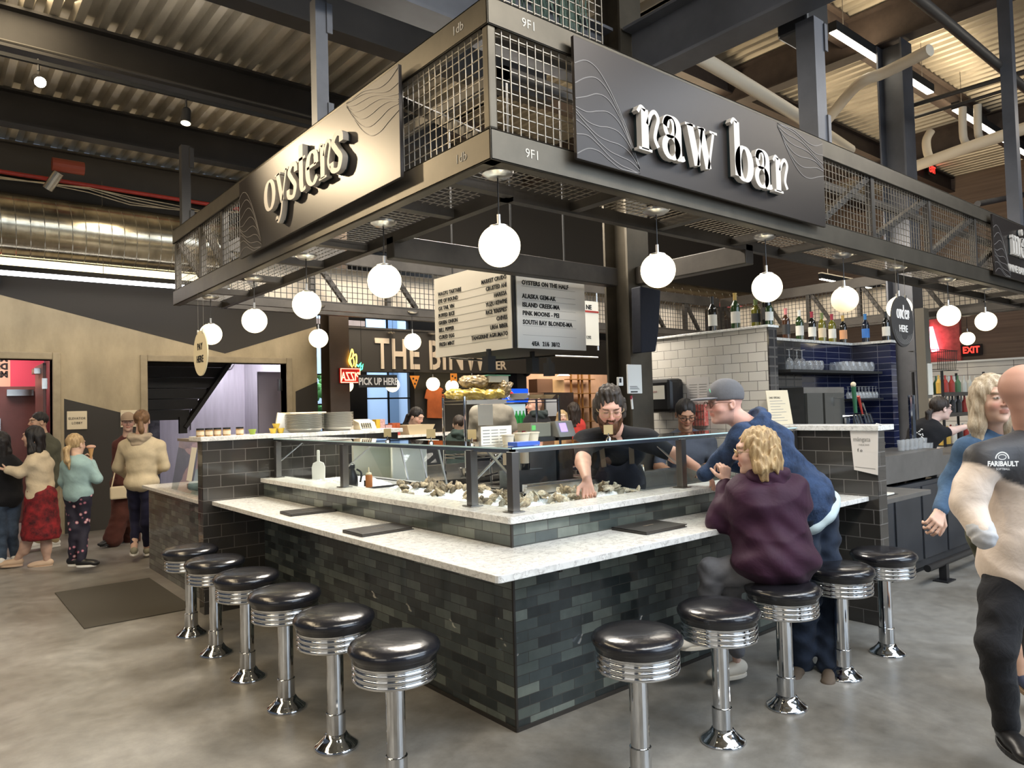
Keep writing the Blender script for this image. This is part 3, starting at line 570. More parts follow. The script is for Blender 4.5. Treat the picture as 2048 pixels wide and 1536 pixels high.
pipe('drain_pipe', [onz(1655, 240, z), onz(1700, 185, z + .1), onz(1730, 160, z + .1), onz(1770, 145, z + .1), onz(1860, 100, z + .1)], 0.07, 'pale drain pipe with bends beside the dark hanger post')
pipe('drain_pipe', [ony(1690, 175, 3.2), ony(1735, 155, 3.2), ony(1765, 185, 3.2)], 0.06, 'short pale elbow pipe between the two columns')
pipe('drain_pipe', [ony(1572, 165, 4.4), ony(1574, 200, 4.4), ony(1575, 232, 4.4)], 0.085, 'upright pale drain pipe left of the dark post')
pipe('drain_pipe', [onz(1832, 332, z), onz(1950, 290, z), onz(2070, 250, z)], 0.09, 'pale drain main below the right linear light')
def dz_(px, py, z0): q = onz(px, py, z0); return float(ROT[2] @ (q - CAM))
for (a, b) in ((1925, 215), (1955, 210)):
    D_ = dz_(a, b, 6.3); pipe('drain_pipe', [atd(a, b, D_), atd(a + 2, b + 60, D_), atd(a + 15, b + 80, D_)], 0.06, 'pale drop pipe below the right linear light, %s of the pair' % ('left' if a < 1950 else 'right'))
D_ = dz_(1862, 262, 6.3); pipe('drain_pipe', [atd(1862, 262, D_), atd(1853, 280, D_), atd(1855, 305, D_), atd(1865, 330, D_)], 0.07, 'pale offset pipe beside the small exit sign')
DP = mat('dark_iron_pipe', (0.05, 0.045, 0.04), 0.5, 0.5)
pipe('sprinkler_main', [onz(1815, -20, 5.3), onz(1930, 75, 5.3), onz(2060, 185, 5.3)], 0.05, 'dark sprinkler main crossing the upper right corner', DP)
pipe('sprinkler_line', [onz(1828, 210, 5.6), onz(2060, 140, 5.6)], 0.03, 'dark sprinkler branch below the main', DP); pipe('sprinkler_line', [onz(1830, 235, 5.6), onz(2060, 165, 5.6)], 0.022, 'thin sprinkler branch beside the first branch', DP)
pipe('vent_pipe', [ony(1955, 408, 2.2), ony(2070, 385, 2.2)], 0.06, 'grey pipe above the wine sign', GSTEEL)
t = thing('loudspeaker', 'black loudspeaker box hung on the beam at the top right', 'speaker', (2.5, -0.9, 4.4)); q = onz(1605, 35, 4.45)
obj('cabinet', MB().box(q[0] - .16, q[1] - .12, 4.28, q[0] + .16, q[1] + .12, 4.72), BLACKP, t, bevel=0.02); obj('bracket', MB().box(q[0] - .03, q[1] - .03, 4.7, q[0] + .03, q[1] + .03, 4.85), BLACKP, t)
def exit_sign(loc, wd, ht, lab, frm, th=0.03):
    t = thing('exit_sign', lab, 'sign', loc); F = frm
    mb = MB(); mb.poly([(-wd / 2, -ht / 2), (wd / 2, -ht / 2), (wd / 2, ht / 2), (-wd / 2, ht / 2)], F, th); obj('box', mb, BLACKM, t)
    text('lettering', 'EXIT', lambda u, v, w=0: F(u, v - ht * .27, w + th), ht * 0.62, mat('exit_red', (1, 0.05, 0.03), emit=(1, 0.03, 0.02), es=3.0), t, align='CENTER', bold=0.006, sx=0.8)
q = onx(1862, 340, 16.0); exit_sign(q, .32, .26, 'small hanging red exit sign high on the right', fy(*q)); pipe('hanger_rod', [q + np.array([0, .05, .15]), (q[0], q[1] + .05, 7.0)], 0.008, 'thin rod holding the small exit sign', WIRE, 'rod')
q = onx(1943, 700, 17.42); exit_sign(q, .48, .26, 'red exit sign above the white tiled wall', fx(*q))
q = onx(1, 527, -1.50); exit_sign((q[0], q[1], q[2]), .30, .20, 'red exit sign cut off at the left edge', lambda u, v, w=0: (-1.55 + u * .8, 8.9 - u * .5 - w, q[2] - 0.0 + v))

t = thing('spiral_duct', 'silver duct far behind the mesh truss above the white tiled wall', 'duct', (9, 7.3, 3.95)); obj('pipe', MB().tube([(4.6, 7.3, 3.95), (17.4, 7.3, 3.95)], .36, 32), mat('spiral_duct_metal', (0.52, 0.47, 0.36)), t)
m = MB(); x = 5.0
while x < 15: m.tube([(x, 7.3 + .363 * math.cos(a_ * PI / 6), 3.95 + .363 * math.sin(a_ * PI / 6)) for a_ in range(5, 14)], .008, 4); x += .3
obj('seams', m, GALV, t)
t = thing('poster', 'narrow white poster right of the hanging menu board', 'poster', (3, 2.7, 2.3)); a_ = ony(1170, 690, 2.7); b_ = ony(1196, 604, 2.7); obj('sheet', MB().box(a_[0], 2.70, a_[2], b_[0], 2.715, b_[2]), PAPER, t)
text('lettering', 'NE', fy(a_[0] + .03, 2.7, b_[2] - .09), .05, INK, t, bold=.002); text('lettering', '1292', fy(a_[0] + .02, 2.7, a_[2] + .07), .035, INK, t, sx=.8); obj('red_bar', MB().box(a_[0], 2.695, b_[2] - .125, b_[0], 2.70, b_[2] - .105), REDP, t); obj('holder', MB().tube([(b_[0], 2.72, b_[2] + .1), (b_[0], 2.72, a_[2] - .05)], .012, 6), STAIN, t)
# ================================================================== raw bar counter
ZEL = tile('green_grey_tile', [(0.012, 0.015, 0.015), (0.028, 0.036, 0.035), (0.052, 0.064, 0.060), (0.085, 0.10, 0.086), (0.17, 0.19, 0.16)], (0.05, 0.045, 0.038), 0.155, 0.0535, 0.0018, rough=0.28, bump=0.5, off=0.43, glaze=0.28, vs=14, zoff=0.0, coat=0.25)
SUB = tile('charcoal_subway_tile', [(0.030, 0.027, 0.024), (0.040, 0.036, 0.032)], (0.12, 0.11, 0.10), 0.205, 0.1015, 0.003, rough=0.14, bump=0.5, coat=0.5, zoff=0.0)
L0, R0 = 3.33, 2.92          # wing wall faces
bar = thing('raw_bar_counter', 'tiled corner oyster bar with pale quartz counter and upper ledge', 'bar counter', (0, 0, 0))
b = MB(); b.box(0, 0, 0.02, 0.12, L0, 1.025); b.box(0.12, 0, 0.02, R0, 0.12, 1.025); obj('tiled_front', b, ZEL, bar)
obj('corner_trim', MB().box(-0.006, -0.006, 0, 0.006, 0.006, 1.02), DSTEEL, bar); k = MB(); k.box(-0.008, 0, 0, 0.1, L0, 0.02); k.box(0, -0.008, 0, R0, 0.1, 0.02); obj('base_strip', k, DSTEEL, bar)
def slab_L(a, w, t0, t1, yl, xr):    # L shaped slab, outer edge at a, width w
    m = MB(); o = [(a, a), (xr, a), (xr, a + w), (a + w, a + w), (a + w, yl), (a, yl)]
    r = 0.02; o[0:1] = [(a, a + r), (a + r * .3, a + r * .3), (a + r, a)]
    i = len(o); m.v = [(x, y, t0) for x, y in o] + [(x, y, t1) for x, y in o]
    m.f = [tuple(reversed(range(i))), tuple(range(i, 2 * i))] + [(k, (k + 1) % i, i + (k + 1) % i, i + k) for k in range(i)]; return m
obj('counter_slab', slab_L(-0.43, 0.43, 0.872, 0.905, L0, R0), QUARTZ, bar, bevel=0.003)
obj('ledge_slab', slab_L(-0.03, 0.22, 1.025, 1.060, L0, R0), QUARTZ, bar, bevel=0.003)
for y in (0.9, 1.5, 2.1): obj('bag_hook', MB().box(-0.03, y - .01, 0.74, 0.0, y + .01, 0.80), DSTEEL, bar)
for x in (0.3, 0.9, 1.6): obj('bag_hook', MB().box(x - .01, -0.03, 0.74, x + .01, 0.0, 0.80), DSTEEL, bar)
# cold well behind the ledge
well = thing('ice_well', 'stainless ice well behind the glass along both counter legs', 'ice well', (0.4, 0.4, 0.9)); wm = MB()
wm.box(0.19, 0.19, 0.86, 0.74, L0 - .02, 0.90); wm.box(0.74, 0.19, 0.86, R0 - .02, 0.74, 0.90); wm.box(0.72, 0.72, 0.86, 0.75, L0 - .02, 1.05); wm.box(0.72, 0.72, 0.86, R0 - .02, 0.75, 1.09); wm.box(.19, .19, .9, .2, L0 - .02, 1.025); wm.box(.19, .19, .9, R0 - .02, .2, 1.025)
wm.box(0.19, 0.19, 0, 0.72, L0 - .02, 0.86); wm.box(0.74, 0.19, 0, R0 - .02, 0.72, 0.86)
obj('basin', wm, STAIN, well); rl = MB(); rl.box(0.75, 0.75, 1.03, R0 - .03, 0.80, 1.10); obj('rail', rl, STAIN, well)
# wing walls
for nm, lab, bx, cap in (('left', 'charcoal tiled wing wall at the left end with pans on top', (-0.50, L0, 0, 1.32, L0 + 0.13, 1.395), (-0.52, L0 - 0.03, 1.395, 1.36, L0 + 0.30, 1.432)),
                         ('right', 'charcoal tiled wing wall at the right end with a hanging notice', (R0, -0.50, 0, R0 + 0.13, 0.30, 1.37), (R0 - .03, -0.53, 1.37, R0 + 0.22, 0.30, 1.41))):
    t = thing('wing_wall', lab, 'low wall', (bx[0], bx[1], 0)); obj('tiled_body', MB().box(*bx), SUB, t, bevel=0.003); obj('cap_slab', MB().box(*cap), QUARTZ, t, bevel=0.004)
# ---- glass guard with steel posts
gd = thing('sneeze_guard', 'glass sneeze guard on steel posts around the oyster display', 'glass guard', (0.1, 0.1, 1.06)); GX = 0.10
def gpost(x, y, s=0.048, z1=1.372):
    p = MB(); p.box(x - s / 2, y - s / 2, 1.06, x + s / 2, y + s / 2, z1); p.box(x - s * .9, y - s * .9, 1.06, x + s * .9, y + s * .9, 1.066); obj('post', p, STAIN2, gd, bevel=0.004)
STAIN2 = mat('brushed_post_steel', (0.20, 0.185, 0.17), 0.3, 0.95)
PY = [0.10, 0.46, 2.02, 3.27]; PX = [1.50, R0 - 0.05]
for y in PY: gpost(GX, y)
for x in PX: gpost(x, GX)
rm = MB(); rm.box(GX - .012, GX - .012, 1.365, GX + .012, L0 - .02, 1.385); rm.box(GX - .012, GX - .012, 1.365, R0 - .02, GX + .012, 1.385); obj('top_rail', rm, STAIN, gd)
sh = MB(); sh.box(GX - .02, GX - .02, 1.386, 0.42, L0 - .03, 1.394); sh.box(0.42, GX - .02, 1.386, R0 - .03, 0.42, 1.394); obj('top_shelf', sh, SHELFGLASS, gd)
ed = MB(); ed.box(GX - .023, GX - .023, 1.386, GX - .02, L0 - .03, 1.394); ed.box(GX - .023, GX - .023, 1.386, R0 - .03, GX - .02, 1.394); obj('shelf_edge', ed, mat('glass_edge', (0.45, 0.62, 0.66), 0.2), gd)
for a, c in ((0.125, 0.435), (0.485, 1.995), (2.045, 3.245)): obj('glass_panel', MB().box(GX - .003, a, 1.075, GX + .003, c, 1.362), GLASS, gd)
for a, c in ((0.125, 1.475), (1.525, R0 - .08)): obj('glass_panel', MB().box(a, GX - .003, 1.075, c, GX + .003, 1.362), GLASS, gd)
for y in (0.46, 2.02, 3.25): obj('brace', MB().bar((GX + .02, y, 1.20), (0.36, y - 0.02, 1.385), 0.02, 0.006), ALU, gd)
for x in (0.14, 1.5, R0 - .06): obj('brace', MB().bar((x, GX + .02, 1.20), (x - 0.02, 0.36, 1.385), 0.02, 0.006), ALU, gd)
# ================================================================== stools
BLK = mat('black_vinyl', (0.010, 0.010, 0.013), 0.24, bump=0.12, bs=45, coat=0.25, spec=0.6)
def stool_parts(root):
    obj('base', MB().lathe([(0.104, 0), (0.106, 0.006), (0.100, 0.014), (0.082, 0.026), (0.060, 0.048), (0.048, 0.066)], (0, 0, 0), 36), CHROME, root, local=True, ang=60)
    obj('collar', MB().lathe([(0.046, 0.060), (0.046, 0.160), (0.042, 0.163)], (0, 0, 0), 32), CHROME, root, local=True)
    obj('post', MB().lathe([(0.040, 0.155), (0.040, 0.49)], (0, 0, 0), 32), CHROME, root, local=True)
    pr = [(0.04, 0.482), (0.160, 0.482)]
    for k in range(3): z = 0.486 + k * 0.0235; pr += [(0.171, z), (0.177, z + 0.003), (0.178, z + 0.013), (0.176, z + 0.016), (0.171, z + 0.0175), (0.171, z + 0.0225)]
    pr += [(0.171, 0.556), (0.176, 0.558), (0.177, 0.568), (0.16, 0.57)]
    obj('seat_ring', MB().lathe(pr, (0, 0, 0), 48), CHROME, root, local=True, ang=70)
    pr = [(0.02, 0.566), (0.170, 0.566), (0.178, 0.570), (0.180, 0.584), (0.186, 0.590), (0.193, 0.602), (0.194, 0.614), (0.186, 0.628), (0.165, 0.640), (0.12, 0.648), (0.07, 0.650), (0.02, 0.6495), (0.0005, 0.649)]
    obj('cushion', MB().lathe(pr, (0, 0, 0), 56), BLK, root, local=True, ang=75)
SG = 'chrome stools around the raw bar'
s0 = thing('bar_stool', 'round black chrome stool, front one on the left side nearest the corner', 'stool', (-0.735, -0.10, 0), group=SG); stool_parts(s0)
labs = ['second stool from the front in the left row', 'third stool from the front in the left row', 'fourth stool from the front in the left row', 'stool second from the far end of the left row', 'stool at the far end of the left row beside the floor mat']
for k, y in enumerate((0.48, 1.087, 1.685, 2.29, 2.86)): dup(s0, (-0.73, y, 0), 0.4 * k, 'round black chrome ' + labs[k])
labs = ['front one on the right side with scratched seat', 'in front of the sitting woman in purple', 'under the sitting woman in purple', 'just right of the standing man in blue', 'furthest right beside the dark wing wall']
for k, x in enumerate((0.07, 0.655, 1.225, 1.84, 2.415)): dup(s0, (x, -0.735, 0), 0.3 + 0.5 * k, 'round black chrome stool ' + labs[k])
# ================================================================== menu folders on the counter
FOLD = mat('black_leatherette', (0.028, 0.025, 0.023), 0.45, bump=0.1, bs=200)
def folder(px, py, rz, lab, L=0.37, W=0.24):
    c = onz(px, py, 0.905); t = thing('menu_folder', lab, 'menu', (c[0], c[1], 0.906), rz, 'menu folders on the counter')
    obj('cover', MB().box(-L / 2, -W / 2, 0.012, L / 2, W / 2, 0.016).box(-L / 2, -W / 2, 0, -L / 2 + 0.004, W / 2, 0.016).box(-L / 2, -W / 2, 0.0, L / 2, W / 2, 0.003), FOLD, t, local=True, bevel=0.001)
    obj('pages', MB().box(-L / 2 + 0.005, -W / 2 + .006, 0.003, L / 2 - 0.01, W / 2 - .006, 0.012), mat('page_edge', (0.12, 0.10, 0.08), 0.7), t, local=True)
    text('lettering', 'raw bar', lambda u, v, w=0: (u, v, 0.016 + w), 0.02, mat('gilt', (0.25, 0.2, 0.15), 0.4), t, align='CENTER', local=True, t=.001)
folder(617, 1025, -0.05, 'closed black menu folder nearest the left tiled wing wall', 0.33, 0.22); folder(757, 1062, 0.02, 'closed black menu folder in the middle of the left counter', 0.34, 0.23); folder(1299, 1057, 0.0, 'closed black menu folder on the right counter before the sitting woman', 0.35, 0.25)
# ================================================================== steel canopy truss above the bar
cn = thing('steel_canopy', 'steel truss canopy with wire mesh over the raw bar', 'canopy', (-0.33, -0.33, 2.7))
A = -0.33; Z0, Z1, Z2, Z3 = 2.70, 2.845, 3.312, 3.445; YL = 4.80; XR = 9.3; IN = 0.115
def chan(z0, z1):
    m = MB(); m.box(A, A, z0, A + 0.012, YL, z1); m.box(A, A, z0, XR, A + 0.012, z1)
    for z in (z0, z1 - 0.012): m.box(A, A, z, A + 0.07, YL, z + 0.012); m.box(A, A, z, XR, A + 0.07, z + 0.012)
    return m
obj('bottom_channel', chan(Z0, Z1), STEEL, cn, bevel=0.004); obj('top_channel', chan(Z2, Z3), STEEL, cn, bevel=0.004)
obj('corner_post', MB().box(A + 0.004, A + 0.004, Z1, A + 0.05, A + 0.05, Z2), STEEL, cn, bevel=0.008)
ys = [0.62, 1.66, 2.75, 3.35, 3.95, YL - 0.05]; xs = [0.62, 1.70, 2.60, 3.45, 4.55, 5.65, 6.75, 7.85, 8.95]
for y in ys: obj('upright', MB().box(A + 0.012, y - .025, Z1, A + 0.062, y + .025, Z2), DSTEEL, cn)
for x in xs: obj('upright', MB().box(x - .025, A + 0.012, Z1, x + .025, A + 0.062, Z2), DSTEEL, cn)
for y0, y1, f in ((YL - .08, 3.98, 0), (3.93, 3.38, 0), (1.6, 0.66, 0), (0.58, -.2, 1)): obj('diagonal', MB().bar((A + .05, y0, Z2 if not f else Z2), (A + .05, y1, Z1), 0.05, 0.05), DSTEEL, cn)
for k, x in enumerate(xs[:-1]): obj('diagonal', MB().bar((x + .03, A + .05, Z1), (xs[k + 1] - .03, A + .05, Z2), 0.05, 0.05), DSTEEL, cn)
def grid(x0, x1, z0, z1, fr, s=0.051, r=0.0019, n=4):
    m = MB(); x = x0
    while x <= x1 + 1e-6: m.bar(fr(x, z0, 0), fr(x, z1, 0), r * 2); x += s
    z = z0
    while z <= z1 + 1e-6: m.bar(fr(x0, z, .006), fr(x1, z, .006), r * 2); z += s
    return m
obj('wire_mesh', grid(A + .04, YL - .02, Z1 - .01, Z2 + .01, lambda u, v, w: (A + .016 + w, u, v)), WIRE, cn); obj('wire_mesh', grid(A + .04, XR - .02, Z1 - .01, Z2 + .01, lambda u, v, w: (u, A + .016 + w, v)), WIRE, cn)
# soffit ladder: inner chord, rungs, flat mesh
ic = MB(); ic.box(IN, IN, Z0, IN + 0.05, YL, Z0 + 0.07); ic.box(IN, IN, Z0, XR, IN + 0.05, Z0 + 0.07); obj('inner_chord', ic, DSTEEL, cn)
for y in (0.10, 0.62, 1.66, 2.35, 3.15, 3.95, YL - .06): obj('rung', MB().box(A + .01, y - .03, Z0 + .01, IN + .02, y + .03, Z0 + .06), DSTEEL, cn)
for x in (0.62, 1.38, 2.19, 2.82, 3.6, 4.5, 5.4, 6.3, 7.2, 8.1, 9.0): obj('rung', MB().box(x - .03, A + .01, Z0 + .01, x + .03, IN + .02, Z0 + .06), DSTEEL, cn)
obj('soffit_mesh', grid(A + .06, YL - .02, A + .06, IN, lambda u, v, w: (v, u, Z0 + .075 + w)), WIRE, cn); obj('soffit_mesh', grid(IN, XR - .02, A + .06, IN, lambda u, v, w: (u, v, Z0 + .075 + w)), WIRE, cn)
tc_ = MB(); tc_.box(IN, IN, Z2 + .05, IN + 0.05, YL, Z3 - .02); tc_.box(IN, IN, Z2 + .05, XR, IN + 0.05, Z3 - .02); obj('inner_chord', tc_, DSTEEL, cn)
CH = mat('chalk', (0.55, 0.52, 0.46), 0.9)
for (zz) in (Z0 + .05, Z2 + .05):
    text('chalk_mark', '9F1', fy(A + .20, A, zz), 0.045, CH, cn, t=.001); text('chalk_mark', '1db', fx(A, A + .27, zz), 0.045, CH, cn, t=.001)
# light beams joining the canopy to the column
for lab, p, q in (('light steel beam from the left canopy side to the centre column', (IN, 1.33, 2.6), (2.27, 1.33, 2.6)), ('light steel beam from the right canopy side to the centre column', (2.40, IN, 2.6), (2.40, 1.16, 2.6))):
    m = MB(); p = Vector(p); q = Vector(q); m.bar(p + Vector((0, 0, .075)), q + Vector((0, 0, .075)), 0.10, 0.15); o = obj('tie_beam', m, DSTEEL, bevel=0.008); tag(o, lab, 'beam')
# trusses on the far sides of the stall block
def far_truss(lab, fr, L, n, wm=DWIRE, back=True):
    t = thing('steel_truss', lab, 'truss', fr(0, 0, 0)); m = MB()
    def bx(u0, u1, v0, v1, w0, w1): a = fr(u0, v0, w0); b = fr(u1, v1, w1); return MB().box(*a, *b)
    obj('bottom_channel', bx(0, L, 0, .15, 0, .08), DSTEEL, t); obj('top_channel', bx(0, L, .60, .745, 0, .08), DSTEEL, t); obj('inner_chord', bx(0, L, 0, .07, .35, .4), DSTEEL, t)
    for k in range(n + 1):
        u = L * k / n; obj('upright', bx(u - .03, u + .03, .15, .6, .01, .07), DSTEEL, t)
        if k < n: obj('diagonal', MB().bar(fr(u + .05, .6, .03), fr(u + L / n * .42, .15, .03), .05), DSTEEL, t)
    obj('wire_mesh', grid(0, L, .14, .61, lambda a, b, w: fr(a, b, .075 + w), s=.065, r=.003), wm, t)
far_truss('mesh truss behind the white menu board', lambda u, v, w=0: (0.15 + u, 4.8 - w, 2.70 + v), 8.6, 9)
far_truss('mesh truss above the wine shelf on the right', lambda u, v, w=0: (8.9 - w, 4.75 - u, 2.70 + v), 4.9, 6)
# white translucent sheeting behind the far mesh
sp_ = mat('white_sheet', (0.66, 0.58, 0.47), 0.8)
o = struct('wall_sheet_back', MB().box(0.3, 5.0, 2.84, 8.7, 5.02, 3.3), sp_); o = struct('wall_sheet_right', MB().box(9.1, 0.3, 2.84, 9.12, 4.6, 3.3), sp_)
# ================================================================== signs
BOARD = mat('sign_board', (0.034, 0.028, 0.025), 0.36, 0.5, bump=0.02, bs=300); LET = mat('sign_letter', (0.52, 0.48, 0.43), 0.5); LSIDE = mat('sign_letter_side', (0.012, 0.02, 0.022), 0.4)
LINEM = mat('contour_line', (0.16, 0.145, 0.135), 0.5)
def contours(fr, W, H, seed, flip=False, n=9):
    random.seed(seed); m = MB()
    for k in range(n):
        base = H * (0.04 + 0.095 * k); pts = []; amp = H * .10
        for i in range(7):
            a = i / 6; x = W * a; y = base + amp * math.sin(a * 5.5 + k * .8) * (1 - a * .7) - (a ** 3) * base * .9
            pts.append((x, max(H * .015, y)))
        pts = catmull(pts, 6)
        ribbon(m, [((W * 4.2 - p[0]) if False else p[0], p[1]) for p in pts], fr, 0.0012, lambda d: 0.0045)
    return m
def big_sign(word, fr, L, H, xh, sx, u0, v0, lab, sub=None, loc=(0, 0, 0), depth=0.03, gap=.04):
    t = thing('sign_board', lab, 'sign', loc); b = MB(); b.poly([(0, 0), (L, 0), (L, H), (0, H)], fr, 0.02); obj('panel', b, BOARD, t, bevel=0.002)
    g = lambda u, v, w=0: fr(u, v, w + 0.021)
    obj('contour_pattern', contours(g, L * .19, H * .95, 4), LINEM, t); obj('contour_pattern', contours(lambda u, v, w=0: g(L - u - .004, H - v, w), L * .24, H * .8, 9, n=7), LINEM, t)
    lw, _ = serif(word, lambda u, v, w=0: fr(u0 + u, v0 + v, w + 0.03), xh, depth, sx, gap)
    for ch, mb in lw:
        o = obj('letter', mb, LET, t, smooth=False); s = MB(); s.v = [p for p in mb.v]; s.f = list(mb.f)
    lw2, _ = serif(word, lambda u, v, w=0: fr(u0 + u - .001, v0 + v - .001, w + 0.012), xh * 1.0, depth * 0.62, sx, gap)
    for ch, mb in lw2: obj('letter_back', mb, LSIDE, t, smooth=False)
    return t
big_sign('oysters', fx(A - 0.035, 2.715, 2.79), 2.37, 0.585, 0.215, 1.15, 0.62, 0.195, 'dark oysters sign board with raised cream letters on the left canopy', loc=(A - .04, 2.715, 2.79), depth=.035, gap=-.02)
big_sign('raw bar', fy(0.152, A - 0.035, 2.785), 2.40, 0.60, 0.228, 1.11, 0.385, 0.115, 'dark raw bar sign board with raised cream letters on the right canopy', loc=(0.15, A - .04, 2.79), depth=.04, gap=.03)
t = big_sign('mångata', fy(5.92, A - 0.035, 2.79), 2.4, 0.60, 0.20, 1.0, 0.42, 0.24, 'dark sign board cut by the right edge with small raised letters', loc=(5.92, A - .04, 2.79))
text('lettering', 'WINE BAR', fy(6.30, A - .055, 2.86), 0.075, LET, t, t=.012, bold=.002)
# ================================================================== pendant globes
GLOBE = mat('opal_globe', (1, 0.95, 0.8), 0.3, emit=(1.0, 0.84, 0.50), es=2.6); GLOBED = mat('opal_globe_dim', (1, 0.9, 0.72), 0.3, emit=(1.0, 0.74, 0.40), es=0.62)
def pend_parts(root, dim=False, drop=0.355, r=0.10):
    zt = drop
    obj('canopy_plate', MB().lathe([(0.015, zt - .03), (0.05, zt - .028), (0.075, zt - .012), (0.078, zt)], (0, 0, 0), 24), ALU, root, local=True)
    obj('cord', MB().tube([(0, 0, r + .05), (0, 0, zt - .03)], 0.0035, 6), BLACKP, root, local=True)
    obj('cap', MB().lathe([(0.048, r * .87), (0.046, r * .95), (0.02, r * 1.03), (0.009, r * 1.05), (0.009, r + .05)], (0, 0, 0), 20), ALU, root, local=True)
    obj('globe', MB().ball((0, 0, 0), r, 32, 20), GLOBED if dim else GLOBE, root, local=True, ang=180)
GP = 'opal globe pendants under the canopy'
p0 = thing('globe_pendant', 'glowing globe pendant at the canopy corner, largest of all', 'pendant lamp', (-0.15, -0.15, 2.37), group=GP); pend_parts(p0)
for y, s in ((0.945, 'first one left of the corner globe'), (2.05, 'second one left of the corner globe'), (3.08, 'third one left of the corner globe'), (4.22, 'behind the hanging pay here disc')): dup(p0, (-0.15, y, 2.37), 0, 'glowing globe pendant, ' + s)
for x, s in ((1.02, 'first one right of the corner globe'), (2.17, 'second one right of the corner globe'), (4.25, 'behind the round order here disc'), (5.35, 'first one right of the order here disc'), (6.35, 'last one at the right edge')): dup(p0, (x, -0.15, 2.37), 0, 'glowing globe pendant, ' + s)
pd = thing('globe_pendant', 'dimmer cream globe pendant above the wine bottles', 'pendant lamp', (3.27, -0.15, 2.37), group=GP); pend_parts(pd, True)
for (px, py, y, s) in ((637, 677, 4.42, 'small glowing globe pendant above the stacked pans'), (825, 684, 4.42, 'small glowing globe pendant in front of the far shop sign')):
    q = ony(px, py, y); dup(p0, (q[0], y, q[2]), 0, s)
q = ony(1935, 677, 1.2); dup(p0, q, 0, 'small glowing globe pendant above the exit sign on the right')
# hanging discs
def disc(loc, n, lab, lines, m, ink, r=0.2):
    F = (lambda u, v, w=0: (loc[0] - w, loc[1] - u, loc[2] + v)) if n == 'x' else (lambda u, v, w=0: (loc[0] + u, loc[1] - w, loc[2] + v))
    t = thing('hanging_disc_sign', lab, 'sign', loc); b = MB(); b.poly(ell(0, 0, r, r, n=40)[:-1], F, 0.012); obj('disc', b, m, t, bevel=0.002)
    for s in (-1, 1): obj('cord', MB().tube([F(s * r * .38, r * .88, .004), F(s * r * .38, 2.71 - loc[2], .004)], 0.0015, 5), WIRE, t); obj('clip', MB().box(*F(s * r * .38 - .008, r * .84, 0), *F(s * r * .38 + .008, r * 1.05, .014)), ALU, t)
    return t, F
t, F = disc((A - .02, 3.83, 2.155), 'x', 'cream round pay here disc hanging at the left canopy end', None, mat('disc_cream', (0.62, 0.55, 0.38), 0.6), INK)
for s, v in (('PAY', .03), ('HERE', -.08)): text('lettering', s, lambda u, vv, w=0: F(u, vv + v, w + .012), 0.062, INK, t, align='CENTER', bold=.001, spacing=1.1, sx=.9)
t, F = disc((3.785, A - .02, 2.205), 'y', 'dark round order here disc hanging on the right', None, mat('disc_dark', (0.030, 0.027, 0.025), 0.5), WHITEINK, 0.205)
lw, wd = serif('order', lambda u, v, w=0: F(u - .115, v + .02, w + .0125), 0.075, .003, .78, .02)
for ch, mb in lw: obj('letter', mb, WHITEINK, t, smooth=False)
text('lettering', 'HERE', lambda u, v, w=0: F(u, v - .085, w + .012), 0.058, WHITEINK, t, align='CENTER', sx=.85)
rg = MB()
for k in range(4): ribbon(rg, ell(.02, -.1 + k * .01, .07 + .03 * k, .05 + .02 * k, 180, 350, 16), lambda u, v, w=0: F(u, v, w + .0125), .0008, lambda d: .002)
obj('contour_pattern', rg, GREYINK, t)
# ================================================================== hanging menu board box
mbx = thing('menu_board', 'boxed white letter menu board hanging in the middle', 'menu board', (1.385, 1.6, 2.08)); MX, MY, MZ0, MZ1 = 1.385, 1.60, 2.078, 2.80
obj('frame', MB().box(MX + .01, MY + .01, MZ0 + .005, 2.19, 2.73, MZ1), BLACKM, mbx)
PAN = mat('letterboard', (0.66, 0.60, 0.50), 0.55)
obj('panel', MB().box(MX, MY + .035, MZ0, MX + .01, 2.735, MZ1), PAN, mbx); obj('panel', MB().box(MX + .035, MY, MZ0, 2.19, MY + .01, MZ1), mat('letterboard_cool', (0.64, 0.62, 0.58), 0.5), mbx)
FL = fx(MX, 2.70, MZ0); FR = fy(MX + .09, MY, MZ0)
left = ['WAGYU TARTARE', 'EYE OF ROUND', 'OX TAIL VIN', 'PUFFED RICE', 'GREEN ONION', 'BELL PEPPER', 'CURED EGG', 'FRESH MINT']; right = ['MARKET CRUDO', 'CRUSTED AHI', 'HARISSA', 'YUZU KEWPIE', "RICE 'KRISPIES'", 'CHIVES', 'URFA BIBER', 'TANGERINE AGRUMATO']
ln = MB()
for k in range(8):
    v = 0.555 - k * 0.0655; v2 = v + 0.012
    text('lettering', left[k], lambda u, vv, w=0: FL(u + .03, vv + v, w), 0.036, INK, mbx, sx=0.86, bold=.0008, spacing=1.04); text('lettering', right[k], lambda u, vv, w=0: FL(1.02 + u, vv + v2, w), 0.036, INK, mbx, sx=0.86, bold=.0008, align='RIGHT', spacing=1.04)
    ln.poly([(.03, v - .012), (1.02, v - .012), (1.02, v - .010), (.03, v - .010)], FL, .001)
obj('rule_lines', ln, GREYINK, mbx); ln = MB()
for k, s in enumerate(['OYSTERS ON THE HALF', '', 'ALASKA GEM-AK', 'ISLAND CREEK-MA', 'PINK MOONS - PEI', 'SOUTH BAY BLONDE-MA', '', '4/EA   21/6  38/12']):
    v = (0.515, .45, .405, .335, .267, .195, .12, .022)[k]
    if s: text('lettering', s, lambda u, vv, w=0: FR(u + (0.09 if k == 7 else 0), vv + v, w), 0.037, INK, mbx, sx=0.92 if k < 7 else .78, bold=.0014, spacing=1.05)
    if k < 7: ln.poly([(0, v - .014), (.6, v - .014), (.6, v - .012), (0, v - .012)], FR, .001)
